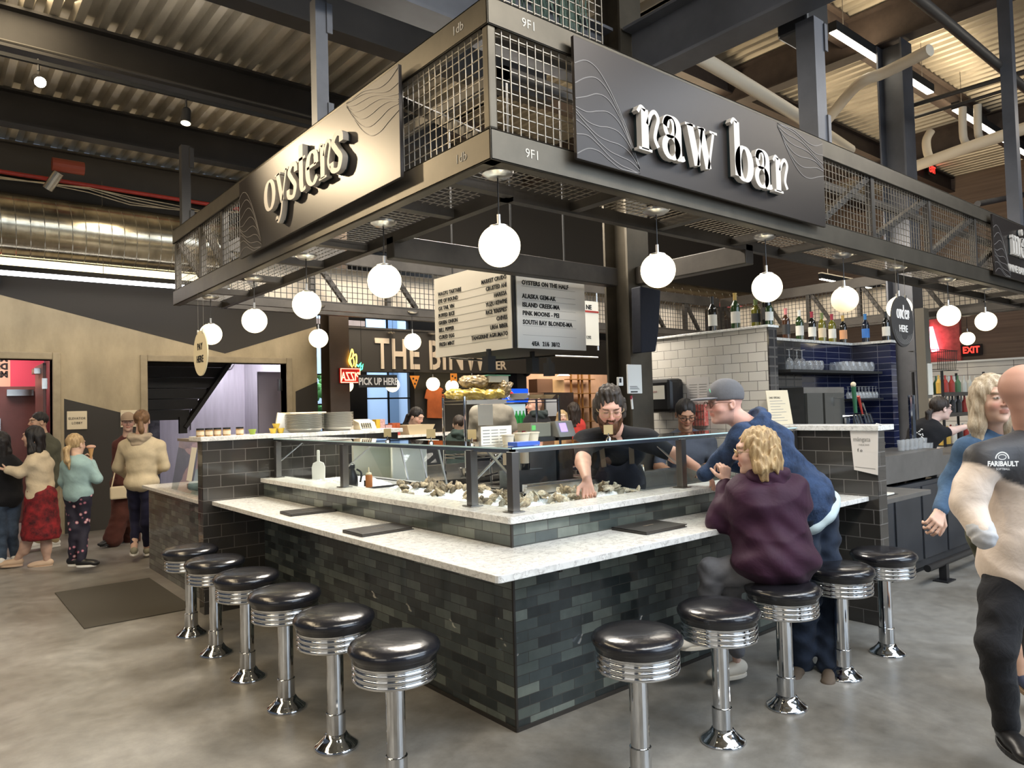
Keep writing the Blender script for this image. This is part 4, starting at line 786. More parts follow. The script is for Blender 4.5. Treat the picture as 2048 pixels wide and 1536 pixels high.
obj('rule_lines', ln, GREYINK, mbx)
for (px, py) in ((978, 725), (1065, 722), (1098, 735)):
    q = ony(px, py, 1.9 if px != 1098 else 2.4); t_ = MB(); t_.box(q[0] - .04, q[1] - .04, 1.90, q[0] + .04, q[1] + .04, 2.03); t_.box(q[0] - .015, q[1] - .015, 2.03, q[0] + .015, q[1] + .015, 2.09); obj('bracket', t_, BLACKM, mbx)
obj('hanging_rod', MB().tube([ony(900, 716, 2.2), ony(980, 722, 2.2), ony(1110, 712, 2.0), ony(1195, 715, 2.2)], .01, 6), STAIN, mbx)
for x, y in ((1.5, 1.75), (2.1, 1.75), (1.5, 2.6)): obj('hanging_rod', MB().tube([(x, y, MZ1), (x, y, 4.3)], .008, 6), BLACKM, mbx)
# ================================================================== things on and behind the bar
def bx(name, a, b, m, par, bevel=0.0): return obj(name, MB().box(*a, *b), m, par, bevel=bevel)
# ---- raw-bar back equipment
t = thing('work_table', 'stainless work table carrying the wire rack behind the bar', 'table', (2.2, 3.0, 0)); m = MB(); m.box(1.2, 2.62, .93, 3.1, 3.3, .97)
obj('table_top', m, STAIN, t, bevel=.004); bx('backsplash', (1.2, 3.27, .97), (3.1, 3.3, 1.05), STAIN, t); bx('shelf', (1.25, 2.68, .3), (3.05, 3.25, .32), STAIN, t)
for x in (1.25, 3.05):
    for y in (2.67, 3.25): obj('leg', MB().tube([(x, y, 0), (x, y, .93)], .02, 8), STAIN, t)
t = thing('sink_unit', 'stainless sink table with reddish basin behind the glass guard', 'sink', (2.0, 2.1, 0)); m = MB()
m.box(1.5, 1.75, .86, 2.75, 1.86, .93); m.box(1.5, 2.36, .86, 2.75, 2.46, .93); m.box(1.5, 1.86, .86, 1.62, 2.36, .93); m.box(2.55, 1.86, .86, 2.75, 2.36, .93)
obj('rim', m, STAIN, t, bevel=.006); m = MB(); m.box(1.62, 1.86, .62, 2.55, 2.36, .63); m.box(1.61, 1.85, .62, 1.62, 2.37, .9); m.box(2.55, 1.85, .62, 2.56, 2.37, .9); m.box(1.6, 2.36, .62, 2.56, 2.37, .9)
obj('basin', m, mat('basin_red', (.14, .05, .035), .3, .6), t); bx('body', (1.52, 1.78, 0), (2.73, 2.44, .62), STAIN, t)
obj('faucet', MB().tube(catmull([(1.75, 2.42, .93), (1.75, 2.42, 1.12), (1.75, 2.30, 1.18), (1.75, 2.2, 1.1)], 5), .012, 8), CHROME, t); obj('handle', MB().bar((1.68, 2.42, .99), (1.82, 2.42, 1.01), .014), CHROME, t)
rk = thing('wire_rack', 'chrome wire rack with bread bags and trays on its top shelf', 'rack', (2.3, 3.0, .97)); RX0, RX1, RY0, RY1 = 1.70, 2.92, 2.74, 3.10
for x in (RX0, RX1):
    for y in (RY0, RY1): obj('post', MB().tube([(x, y, .975), (x, y, 1.72)], .013, 8), CHROME, rk); obj('foot', MB().tube([(x, y, .972), (x, y, 1.0)], [.02, .014], 8), BLACKP, rk)
for z in (1.16, 1.68):
    m = MB(); 
    for zz in (z, z - .03):
        for y in (RY0, RY1): m.bar((RX0, y, zz), (RX1, y, zz), .008)
        for x in (RX0, RX1): m.bar((x, RY0, zz), (x, RY1, zz), .008)
    for k in range(40): x = RX0 + (RX1 - RX0) * k / 39; m.bar((x, RY0, z), (x, RY1, z), .004)
    obj('shelf', m, CHROME, rk)
bx('label_strip', (RX0 + .02, RY0 - .012, 1.645), (RX0 + .5, RY0 - .004, 1.685), WHITEP, rk)
BAGM = mat('clear_bag_bread', (.50, .40, .24), .25, var=.5, vs=26, col2=(.16, .10, .045), coat=.4); BAGY = mat('yellow_bag', (.62, .48, .10), .25, var=.4, vs=20, col2=(.35, .22, .05), coat=.4)
t = thing('clear_box', 'clear box with green lid standing on the bread bags', 'box', (2.2, 2.95, 1.86)); bx('lid', (2.08, 2.85, 1.925), (2.36, 3.0, 1.935), mat('green_lid', (.1, .3, .2), .4), t); bx('body', (2.1, 2.86, 1.86), (2.34, 2.99, 1.925), mat('white_box', (.7, .7, .62), .4), t)
pl = thing('plate', 'white plate in the stack on the wire rack top', 'plate', (2.52, 2.92, 1.688), group='plates stacked on the wire rack'); obj('dish', MB().lathe([(.06, 0), (.075, .002), (.105, .012), (.105, .014), (.07, .005), (.001, .004)], (0, 0, 0), 24), WHITEP, pl, local=True)
for k in range(1, 6): dup(pl, (2.52, 2.92, 1.688 + k * .009))
TR = mat('paper_tray', (.55, .42, .25), .8)
for k, x in enumerate((2.68, 2.86)):
    t = thing('paper_tray', 'brown paper tray on the rack top, %s one' % ('left' if k == 0 else 'right'), 'tray', (x, 2.86, 1.688)); obj('tray', MB().lathe([(.03, .0), (.055, .002), (.095, .04), (.092, .04), (.05, .006), (.001, .005)], (x, 2.86, 1.688), 14), TR, t)
m = MB(); t = thing('receipt_slip', 'white paper slip hanging from the rack shelf edge', 'paper', (1.95, 2.72, 1.5)); bx('sheet', (1.84, 2.72, 1.44), (2.02, 2.724, 1.64), PAPER, t)
# things on the lower rack shelf / shelf of the guard
def bottle_parts(root, h=.30, r=.037, glass=None, foil=None, label=None, lm=None):
    obj('body', MB().lathe([(r * .8, 0), (r, .006), (r, h * .60), (r * .86, h * .68), (r * .42, h * .78), (r * .36, h * .80), (r * .36, h * .97), (r * .42, h * .975), (r * .42, h)], (0, 0, 0), 20), glass, root, local=True)
    obj('foil', MB().lathe([(r * .40, h * .80), (r * .40, h * .965), (r * .46, h * .97), (r * .46, h * 1.003), (.001, h * 1.004)], (0, 0, 0), 16), foil, root, local=True)
    obj('label', MB().lathe([(r + .0006, h * .16), (r + .0006, h * .48)], (0, 0, 0), 20), lm, root, local=True)
GB_ = {'dark': mat('bottle_dark', (.008, .008, .007), .08, coat=.6), 'green': mat('bottle_green', (.02, .045, .014), .08, coat=.6), 'olive': mat('bottle_olive', (.13, .12, .015), .1, coat=.5), 'brown': mat('bottle_brown', (.05, .02, .01), .1, coat=.5), 'blue': mat('bottle_blue', (.01, .015, .03), .1, coat=.5)}
def flat(n, c): return mat(n, c, .5)
FO = {'red': flat('foil_red', (.3, .02, .04)), 'gold': flat('foil_gold', (.45, .3, .08)), 'pink': flat('foil_pink', (.6, .2, .2)), 'white': flat('foil_white', (.7, .7, .66)), 'black': flat('foil_black', (.02, .02, .02)), 'green': flat('foil_green', (.15, .2, .06)), 'blue': flat('foil_blue', (.04, .2, .5)), 'silver': flat('foil_silver', (.5, .5, .5))}
LB = {'white': flat('label_white', (.68, .66, .6)), 'cream': flat('label_cream', (.6, .5, .36)), 'blue': flat('label_blue', (.05, .2, .6)), 'black': flat('label_black', (.03, .03, .03)), 'pink': flat('label_pink', (.62, .42, .4)), 'orange': flat('label_orange', (.6, .3, .15))}
def bottle(loc, lab, g, f, l, h=.30, r=.037):
    t = thing('wine_bottle', lab, 'bottle', loc, rotz=random.random() * 6, group=None); bottle_parts(t, h, r, GB_[g], FO[f], None, LB[l]); return t
# on the guard top shelf
def tub(loc, r, h, lab, m=None):
    t = thing('food_tub', lab, 'tub', loc); obj('tub', MB().lathe([(r * .8, 0), (r, h), (r * 1.08, h), (r * 1.08, h + .006), (r * .95, h + .005), (r * .75, .006), (.001, .005)], loc, 20), m or mat('tub_plastic', (.62, .55, .42), .4), t)
q = ony(1005, 893, .38); tub((q[0], .33, 1.396), .035, .05, 'small pale tub on the glass shelf near the corner'); tub((q[0] + .11, .34, 1.396), .045, .055, 'first of two pale tubs on the blue box'); tub((q[0] + .20, .36, 1.396), .045, .055, 'second pale tub to its right, heaped with herbs')
t = thing('blue_carton', 'flat blue and white carton under the tubs on the glass shelf', 'carton', (.6, .3, 1.396)); q = ony(1050, 893, .16); bx('carton', (q[0] - .07, .14, 1.396), (q[0] + .09, .22, 1.416), mat('carton_blue', (.05, .12, .5), .4), t)
for k, (px, ft) in enumerate(((1018, 'gold'), (1053, 'red'))):
    q = ony(px, 890, 1.7); bottle((q[0] + .06, 1.8, 1.085), 'dark bottle with %s capsule standing behind the corner post' % (('yellow', 'red')[k]), 'dark', ft, 'cream', .32, .036)
t = thing('steel_riser', 'low steel riser under the two dark bottles', 'riser', (1.2, 1.82, .93)); q = ony(1035, 890, 1.8); bx('box', (q[0] - .12, 1.75, .86), (q[0] + .24, 1.9, 1.084), STAIN, t)
t = thing('order_sheet', 'laminated order sheet leaning behind the corner post', 'sheet', (1.0, 1.2, 1.1)); A_ = ony(952, 893, .45); B_ = ony(1013, 893, .45)
m = MB(); m.box(A_[0], .40, 1.396, B_[0], .404, 1.50); obj('sheet', m, PAPER, t); m = MB()
for k in range(3):
    for j in range(5): m.box(A_[0] + .012 + k * .06, .398, 1.408 + j * .017, A_[0] + .06 + k * .06, .3995, 1.412 + j * .017)
obj('print', m, GREYINK, t)
# price tags clipped on the shelf
for k, (px, py, w_) in enumerate(((775, 868, .05), (862, 872, .055), (944, 878, .05), (1217, 872, .055))):
    q = onx(px, py, .16) if px < 960 else ony(px, py, .16); t = thing('price_tag', 'small brown price tag on a clip, %s along the glass shelf' % ('first', 'second', 'third', 'last')[k], 'tag', (q[0], q[1], 1.394))
    obj('clip', MB().lathe([(.016, 0), (.014, .01), (.004, .02), (.004, .04)], (q[0], q[1], 1.394), 12), CHROME, t); d = Vector((.77, -.635, 0)); c = Vector((q[0], q[1], 1.455)); u = d * w_ / 2; m = MB(); m.add([c - u - Vector((0, 0, .03)), c + u - Vector((0, 0, .03)), c + u + Vector((0, 0, .03)), c - u + Vector((0, 0, .03))], [(0, 1, 2, 3)]); m2 = MB(); m2.bar(c - u, c + u, .003, .056, up=(0, 0, 1)); obj('card', m2, mat('kraft_tag', (.42, .32, .16), .8), t)
# scale and printer
t = thing('scale', 'grey kitchen scale with lilac screen behind the bar', 'scale', (2.0, 1.7, 1.15)); q = ony(1132, 855, 1.75); x, z = q[0], q[2]
obj('body', MB().add([(x - .10, 1.72, z - .08), (x + .10, 1.72, z - .08), (x + .10, 1.9, z - .08), (x - .10, 1.9, z - .08), (x - .10, 1.78, z + .06), (x + .10, 1.78, z + .06), (x + .1, 1.9, z + .05), (x - .1, 1.9, z + .05)], [(3, 2, 1, 0), (4, 5, 6, 7), (0, 1, 5, 4), (1, 2, 6, 5), (2, 3, 7, 6), (3, 0, 4, 7)]), mat('grey_case', (.45, .45, .42), .4), t, bevel=.008)
m = MB(); m.add([(x - .07, 1.735, z - .035), (x + .01, 1.735, z - .035), (x + .01, 1.765, z + .04), (x - .07, 1.765, z + .04)], [(0, 1, 2, 3)]); obj('screen', m, mat('screen_lilac', (.4, .3, .7), .3, emit=(.45, .33, .9), es=1.2), t); bx('stand', (x - .08, 1.76, .93), (x + .08, 1.9, z - .08), STAIN, t)
t = thing('label_printer', 'beige label printer left of the scale', 'printer', (x - .25, 1.85, .93)); bx('case', (x - .36, 1.8, z - .07), (x - .13, 1.98, z + .05), mat('beige_case', (.42, .40, .30), .45), t, .008); bx('display', (x - .35, 1.795, z - .01), (x - .31, 1.80, z + .03), mat('lcd_green', (.1, .3, .1), .3, emit=(.2, .8, .2), es=.6), t); bx('table', (x - .4, 1.78, .93), (x - .1, 2.0, z - .07), STAIN, t)
# white refrigerated case with slanted glass
t = thing('display_case', 'lit white refrigerated case with slanted glass behind the left bar leg', 'display case', (1.1, 2.85, .5)); CW = mat('case_white', (.72, .74, .66), .4)
bx('base', (.80, 2.62, 0), (1.18, 3.28, .97), STAIN, t); bx('back', (.8, 3.24, .97), (1.18, 3.28, 1.33), CW, t); bx('top', (.8, 2.95, 1.30), (1.18, 3.28, 1.33), CW, t); m = MB(); m.add([(.8, 2.64, .97), (1.18, 2.64, .97), (1.18, 2.98, 1.31), (.8, 2.98, 1.31)], [(0, 1, 2, 3)]); obj('glass', m, SHELFGLASS, t); bx('side', (1.165, 2.66, .97), (1.18, 3.26, 1.31), CW, t)
t = thing('prep_case', 'white glass-fronted prep case beside the lit case', 'display case', (.5, 3.0, .9)); bx('base', (.77, 2.2, .0), (1.15, 2.58, .9), STAIN, t); bx('liner', (.80, 2.55, .9), (1.15, 2.58, 1.32), CW, t, .01); bx('top', (.77, 2.36, 1.32), (1.15, 2.60, 1.345), CW, t); m = MB(); m.add([(.78, 2.22, .9), (1.15, 2.22, .9), (1.15, 2.38, 1.32), (.78, 2.38, 1.32)], [(0, 1, 2, 3)]); obj('glass', m, GLASS, t)
for x in (.78, .96, 1.14): obj('strut', MB().bar((x, 2.215, .9), (x, 2.375, 1.32), .012), ALU, t)
# ---- ice, trays, oysters
ICE = mat('crushed_ice', (.86, .90, .92), .35, bump=.9, bs=90, spec=.6)
def icebed(x0, x1, y0, y1, z0, z1, lab, nx=40, ny=40, seed=1):
    rng = np.random.RandomState(seed); m = MB(); g = rng.rand(nx + 1, ny + 1)
    for i in range(nx + 1):
        for j in range(ny + 1):
            u, v = i / nx, j / ny; e = min(1, 6 * min(u, 1 - u, v, 1 - v)); big = .5 + .5 * math.sin(u * 9 + seed) * math.cos(v * 7 + seed * 2)
            m.v.append((x0 + (x1 - x0) * u, y0 + (y1 - y0) * v, z0 + (z1 - z0) * (.35 + .65 * big) * e + .012 * g[i, j] * e))
    for i in range(nx):
        for j in range(ny): a = i * (ny + 1) + j; m.f.append((a, a + ny + 1, a + ny + 2, a + 1))
    o = obj('crushed_ice', m, ICE, smooth=False); tag(o, lab, 'ice', kind='stuff')
    return lambda x, y: z0 + (z1 - z0) * (.35 + .65 * (.5 + .5 * math.sin((x - x0) / (x1 - x0) * 9 + seed) * math.cos((y - y0) / (y1 - y0) * 7 + seed * 2))) * min(1, 6 * min((x - x0) / (x1 - x0), (x1 - x) / (x1 - x0), (y - y0) / (y1 - y0), (y1 - y) / (y1 - y0)))
def tray(x0, x1, y0, y1, z, lab):
    t = thing('steel_tray', lab, 'tray', ((x0 + x1) / 2, (y0 + y1) / 2, z)); m = MB(); m.box(x0, y0, z, x1, y1, z + .004)
    for a in ((x0, y0, x0 + .006, y1), (x1 - .006, y0, x1, y1), (x0, y0, x1, y0 + .006), (x0, y1 - .006, x1, y1)): m.box(a[0], a[1], z, a[2], a[3], z + .05)
    obj('pan', m, STAIN, t)
ZT = .985; tray(.22, .70, .50, 1.96, ZT, 'long steel tray of ice and oysters in the left glass bay'); tray(.22, .70, .21, .49, ZT, 'steel tray behind the corner glass pane'); tray(.72, 1.45, .21, .70, ZT, 'steel tray of oysters before the bearded man'); tray(.22, .70, 2.10, 3.1, ZT, 'steel tray of plain ice at the far left bay')
bm_ = MB(); bm_.box(.2, .2, .90, .715, 3.28, .984); bm_.box(.715, .2, .9, R0 - .03, .715, .984); o = obj('ice_well_filler', bm_, STAIN, well)
i1 = icebed(.23, .69, .51, 1.95, ZT + .01, ZT + .085, 'crushed ice under the oysters in the left glass bay', 30, 80, 2); i2 = icebed(.23, .69, .22, .48, ZT + .01, ZT + .08, 'crushed ice in the corner tray', 30, 20, 5); i3 = icebed(.73, 1.44, .22, .69, ZT + .01, ZT + .07, 'crushed ice in the tray before the bearded man', 50, 36, 7); i4 = icebed(.23, .69, 2.11, 3.09, ZT + .01, ZT + .075, 'plain crushed ice around the white scoop', 30, 50, 9)
OYM = [mat('oyster_shell', (.58, .48, .32), .7, var=.55, vs=34, col2=(.16, .12, .08), bump=.6, bs=70, stretch=(1, 3, 1)), mat('oyster_shell_pale', (.70, .65, .54), .65, var=.4, vs=30, col2=(.34, .29, .2), bump=.6, bs=70), mat('oyster_shell_dark', (.36, .29, .19), .7, var=.6, vs=34, col2=(.025, .02, .018), bump=.6, bs=70)]
def oyster_mesh(seed):
    rng = random.Random(seed); m = MB(); n = 18; rows = 7; L = .078
    ph = [rng.uniform(0, 6) for _ in range(4)]
    for s in (1, -1):
        i0 = len(m.v)
        for r in range(rows + 1):
            q = r / rows
            for k in range(n):
                a = 2 * PI * k / n; rad = (.5 + .12 * math.cos(a) + .05 * math.sin(3 * a + ph[0]) + .03 * math.sin(7 * a + ph[1])) * q
                x = L * rad * math.cos(a) * 1.15 - .01; y = L * rad * math.sin(a) * .72; h = (1 - q ** 2) * (.017 if s > 0 else .012) + .003 * math.sin(q * 22 + ph[2]) * q + .002 * rng.random()
                m.v.append((x, y, s * h + .002 * math.sin(4 * a + ph[3]) * q))
        for r in range(rows):
            for k in range(n): m.f.append((i0 + r * n + k, i0 + r * n + (k + 1) % n, i0 + (r + 1) * n + (k + 1) % n, i0 + (r + 1) * n + k))
    return m
protos = []
for k in range(6):
    o = obj('oyster', oyster_mesh(k), OYM[k % 3], smooth=False); protos.append(o)
rng = random.Random(11); cnt = 0
def place_oys(n, x0, x1, y0, y1, fz, lab, grp, kinds):
    global cnt
    for _ in range(n):
        x = rng.uniform(x0, x1); y = rng.uniform(y0, y1); src = protos[rng.choice(kinds)]; o = src if src.get('label') is None else src.copy()
        if o is not src: C.objects.link(o)
        o.location = (x, y, fz(x, y) + rng.uniform(.012, .035)); o.rotation_euler = (rng.uniform(-.5, 1.3), rng.uniform(-1.3, .2), rng.uniform(0, 6.28)); s = rng.uniform(.62, 1.0); o.scale = (s, s, s); tag(o, lab, 'oyster', grp)
place_oys(100, .27, .66, .56, 1.75, i1, 'unopened oyster on the ice in the left glass bay', 'oysters in the left glass bay', [0, 2, 3, 5]); place_oys(34, .28, .66, .25, .46, i2, 'pale oyster heaped on ice behind the corner glass', 'oysters behind the corner glass', [1, 4, 0]); place_oys(72, .82, 1.30, .28, .60, i3, 'oyster heaped on ice before the bearded man', 'oysters before the bearded man', [0, 1, 3, 4])
t = thing('ice_scoop', 'white plastic scoop standing upright in the ice', 'scoop', (.4, 2.45, 1.03)); q = onx(637, 957, .33); F = lambda u, v, w=0: (.33 + u * .77 + w * .6, q[1] - u * .62 + w * .7, q[2] - .005 + v)
m = MB(); m.poly([(-.055, 0), (.055, 0), (.057, .10), (.045, .135), (.012, .15), (.012, .235), (.008, .245), (-.008, .245), (-.012, .235), (-.012, .15), (-.045, .135), (-.057, .10)], F, .012); obj('scoop', m, WHITEP, t, bevel=.003)
t = thing('squeeze_bottle', 'orange sauce squeeze bottle on the ice', 'bottle', (.3, 1.66, 1.03)); q = onx(738, 968, .33); obj('bottle', MB().lathe([(.024, 0), (.026, .01), (.026, .085), (.02, .095)], (.33, q[1], 1.035), 18), mat('sauce_orange', (.50, .17, .04), .4), t); obj('nozzle', MB().lathe([(.022, .094), (.02, .105), (.008, .11), (.003, .15)], (.33, q[1], 1.035), 14), CREAM, t)
t = thing('coffee_carafe', 'black thermal carafe behind the second glass post', 'carafe', (.3, 1.9, 1.03)); q = onx(703, 975, .30); c = (.30, q[1], 1.03); obj('body', MB().lathe([(.05, 0), (.052, .02), (.05, .07), (.03, .12), (.026, .13), (.03, .14), (.03, .165), (.02, .172)], c, 20), BLACKP, t); obj('handle', MB().tube(catmull([(c[0] + .03, c[1] - .03, 1.16), (c[0] + .06, c[1] - .05, 1.13), (c[0] + .05, c[1] - .05, 1.06)], 4), .008, 6), BLACKP, t); bx('lid_cup', (.36, q[1] - .13, 1.03), (.41, q[1] - .09, 1.075), BLACKP, thing('black_cup', 'small black cup beside the carafe', 'cup', (.38, q[1] - .11, 1.03)))
t = thing('plastic_cup', 'tall clear plastic cup left of the bearded man', 'cup', (1.2, 1.2, 1.0)); q = ony(1115, 950, 1.85); obj('cup', MB().lathe([(.033, 0), (.045, .14), (.043, .14), (.031, .004)], (q[0], 1.85, .935), 20), mat('frosted_plastic', (.6, .6, .56), .4, alpha=.55), t)
t = thing('clipboard', 'clipboard with papers propped behind the glass', 'clipboard', (1.6, .8, 1.1)); q = ony(1283, 955, .78); x, z = q[0], q[2]; bx('board', (x - .055, .80, z - .06), (x + .055, .805, z + .09), CARD, t); bx('papers', (x - .05, .795, z - .058), (x + .05, .80, z + .075), PAPER, t); bx('clip', (x - .025, .785, z + .065), (x + .025, .80, z + .095), CHROME, t); m = MB(); [m.box(x - .04 + .03 * i, .7935, z - .05, x - .038 + .03 * i, .7949, z + .06) for i in range(4)]; obj('print', m, GREYINK, t)
t = thing('towel', 'folded white towel on the table right of the wire rack', 'towel', (2.7, 2.75, .975)); q = onz(1062, 945, .975); m = MB(); [m.ball((q[0] + .06 * k - .1, q[1] + .01 * math.sin(k), .99 + .008 * math.cos(k * 2)), .045, 10, 6, sc=(1.2, 1, .45)) for k in range(5)]; obj('cloth', m, mat('towel_cloth', (.66, .60, .48), .9), t)
t = thing('oven', 'small steel toaster oven behind the corner post', 'oven', (2.5, 2.95, 1.0)); q = ony(1065, 905, 3.2); bx('case', (2.62, 3.0, .975), (3.05, 3.25, 1.14), STAIN, t, .006); m = MB(); [m.box(2.66 + .05 * i, 2.995, 1.0 + .03 * j, 2.69 + .05 * i, 3.0, 1.01 + .03 * j) for i in (0, 6) for j in range(3)]; obj('vents', m, BLACKM, t)
t = thing('steel_pan', 'dark steel pan of shells beside the sink', 'pan', (1.8, 2.75, .975)); q = onz(935, 950, .975); obj('pan', MB().lathe([(.06, 0), (.09, .07), (.087, .07), (.055, .006), (.001, .005)], (q[0], q[1], .975), 16), STAIN, t)
# things fixed on the centre column and tile wall
t = thing('whiteboard', 'small whiteboard with black marker on the centre column', 'whiteboard', (2.29, 1.16, 1.7)); bx('panel', (2.20, 1.145, 1.69), (2.375, 1.16, 1.93), WHITEP, t, .004); bx('marker', (2.23, 1.14, 1.70), (2.31, 1.146, 1.71), BLACKP, t); m = MB(); [m.box(2.22, 1.1435, 1.725 + .008 * k, 2.34 - .01 * k, 1.1452, 1.728 + .008 * k) for k in range(4)]; obj('writing', m, INK, t)
t = thing('marker_pen', 'white marker with red cap stuck on the centre column', 'pen', (2.26, 1.15, 1.6)); q = ony(1263, 806, 1.15); obj('pen', MB().tube([(2.25, 1.15, q[2] - .05), (2.24, 1.15, q[2] + .05)], .009, 8), WHITEP, t); obj('cap', MB().tube([(2.24, 1.15, q[2] + .03), (2.239, 1.15, q[2] + .06)], .0095, 8), FO['red'], t)
t = thing('kitchen_timer', 'white timer on the left side of the centre column', 'timer', (2.2, 1.15, 1.8)); q = ony(1239, 763, 1.15); bx('case', (q[0] - .025, 1.135, q[2] - .035), (q[0] + .03, 1.16, q[2] + .035), WHITEP, t, .004); bx('screen', (q[0] - .018, 1.133, q[2] - .01), (q[0] + .005, 1.136, q[2] + .025), BLACKP, t)
t = thing('hung_jacket', 'navy cloth cover hung from the beam beside the centre column', 'cloth', (2.6, 1.0, 2.3)); A_ = ony(1280, 565, .98); B_ = ony(1318, 705, .98); m = MB(); pts = [ony(1281, 572, .98), ony(1322, 580, .98), ony(1320, 620, .98), ony(1318, 660, .98), ony(1312, 703, .98), ony(1283, 706, .98)]; m.v = [tuple(p) for p in pts] + [(p[0], p[1] + .1, p[2]) for p in pts]; m.f = [tuple(range(6)), tuple(reversed(range(6, 12)))] + [(k, 6 + k, 6 + (k + 1) % 6, (k + 1) % 6) for k in range(6)]; obj('cover', m, mat('navy_cloth', (.006, .007, .014), .85, bump=.3, bs=20), t, bevel=.01)
TILEW = tile('white_subway_tile', [(.50, .47, .42), (.56, .53, .48)], (.10, .09, .08), .155, .0775, .0022, rough=.16, bump=.4, coat=.3, zoff=.02)
TILEB = tile('navy_stack_tile', [(.008, .011, .035), (.014, .018, .055)], (.13, .13, .16), .26, .063, .003, rough=.12, bump=.5, off=0.0, coat=.4, uoff=.1); TILEK = tile('black_bevel_tile', [(.02, .018, .017), (.03, .027, .025)], (.05, .045, .04), .15, .075, .008, rough=.14, bump=1.0, off=0.0, coat=.5)
struct('wall_white_tile', MB().box(R0, .315, 0, R0 + .12, 1.85, 2.185), TILEW); struct('trim_white_tile_cap', MB().box(R0 - .02, .29, 2.185, R0 + .14, 1.85, 2.205), QUARTZ, bevel=.003); struct('wall_tile_end', MB().box(R0, .30, 0, R0 + .12, .314, 2.184), TILEK)
struct('wall_wine_bar', MB().box(R0 + .12, .80, 0, 5.45, .92, 2.16), TILEB); struct('wall_wine_bar_bevel', MB().box(R0 + .12, .79, 1.2, 4.30, .80, 2.16), TILEK); struct('wall_wine_return', MB().box(5.35, .40, 0, 5.47, .80, 2.16), TILEB); c_ = MB(); c_.box(R0 + .12, .77, 2.16, 5.47, .93, 2.185); c_.box(5.32, .38, 2.16, 5.49, .77, 2.185); struct('trim_wine_cap', c_, QUARTZ)
t = thing('towel_dispenser', 'black paper towel dispenser on the white tiled wall', 'dispenser', (R0, 1.29, 1.5)); m = MB(); m.box(R0 - .20, 1.13, 1.52, R0, 1.45, 1.82); obj('case', m, BLACKP, t, bevel=.035); bx('notice', (R0 - .202, 1.19, 1.64), (R0 - .2, 1.37, 1.76), PAPER, t); text('lettering', 'PLEASE', fx(R0 - .202, 1.33, 1.70), .014, FO['red'], t, t=.0005)
t = thing('paper_notice', 'taped pale notice beside the towel dispenser', 'notice', (R0, .9, 1.6)); q = onx(1397, 790, R0); bx('sheet', (R0 - .003, q[1] - .11, 1.55), (R0, q[1] + .12, 1.82), mat('notice_pale', (.5, .47, .44), .7), t); m = MB(); [m.box(R0 - .004, q[1] - .09 + .1 * j, 1.58 + .022 * k, R0 - .003, q[1] - .01 + .1 * j, 1.585 + .022 * k) for k in range(9) for j in range(2)]; obj('print', m, GREYINK, t)
t = thing('sauce_rack', 'red packets in a wall rack right of the seated server', 'rack', (R0, .9, 1.4)); q = onx(1405, 830, R0); m = MB(); m.box(R0 - .06, q[1] - .06, q[2] - .09, R0 - .003, q[1] + .06, q[2] + .09); obj('packets', m, mat('red_packets', (.5, .03, .03), .4, var=.6, vs=40, col2=(.6, .3, .25)), t); m = MB(); [m.bar((R0 - .065, q[1] - .06 + .03 * k, q[2] - .1), (R0 - .065, q[1] - .06 + .03 * k, q[2] + .1), .004) for k in range(5)]; [m.bar((R0 - .065, q[1] - .065, q[2] - .1 + .066 * k), (R0 - .065, q[1] + .065, q[2] - .1 + .066 * k), .004) for k in range(4)]; obj('wire_frame', m, WIRE, t)
t = thing('specials_stand', 'printed specials sheet in a stand on the right wing wall', 'menu', (R0 + .05, .2, 1.41)); F = lambda u, v, w=0: (R0 + .02 + u * .9 + v * .08, .22 - u * .3 - w + v * .02, 1.412 + v); a_ = ony(1530, 850, .2); F = lambda u, v, w=0: (R0 - .10 + u * .95, .26 - u * .2 - w + v * .1, 1.412 + v)
m = MB(); m.poly([(0, 0), (.26, 0), (.245, .27), (.0, .27)], F, .004); obj('sheet', m, mat('specials_paper', (.55, .47, .33), .6), t); m = MB(); [m.poly([(.03, .03 + .022 * k), (.2 - .03 * (k % 3), .03 + .022 * k), (.2 - .03 * (k % 3), .034 + .022 * k), (.03, .034 + .022 * k)], lambda u, v, w=0: F(u, v, w + .004), .001) for k in range(8)]; obj('print', m, GREYINK, t); text('lettering', 'DAILY SPECIALS', lambda u, v, w=0: F(u + .025, v + .205, w + .005), .016, INK, t, t=.0005, sx=.8)
t = thing('hanging_notice', 'white mångata notice hung on the end of the right wing wall', 'notice', (R0 - .01, -.45, 1.0)); F = lambda u, v, w=0: (R0 - .012 - w, -.32 - u, 1.06 + v) if True else 0
m = MB(); m.poly([(.02, .03), (.185, 0), (.2, .33), (0, .33)], F, .002); obj('sheet', m, mat('notice_paper', (.62, .58, .54), .6), t); text('lettering', 'mångata', lambda u, v, w=0: F(u + .022, v + .235, w + .003), .033, GREYINK, t, sx=.82, t=.0005); text('lettering', 'WINE BAR', lambda u, v, w=0: F(u + .06, v + .205, w + .003), .012, GREYINK, t, t=.0005); text('lettering', 'f o', lambda u, v, w=0: F(u + .05, v + .16, w + .003), .025, INK, t, t=.0005); m = MB(); m.poly([(.03, .05), (.17, .04), (.17, .044), (.03, .054)], lambda u, v, w=0: F(u, v, w + .003), .0005); obj('print', m, GREYINK, t); obj('ribbon', MB().tube([F(.17, .33, .004), F(.19, .36, .0), (R0 + .0, -.54, 1.41)], .005, 5), WHITEP, t)
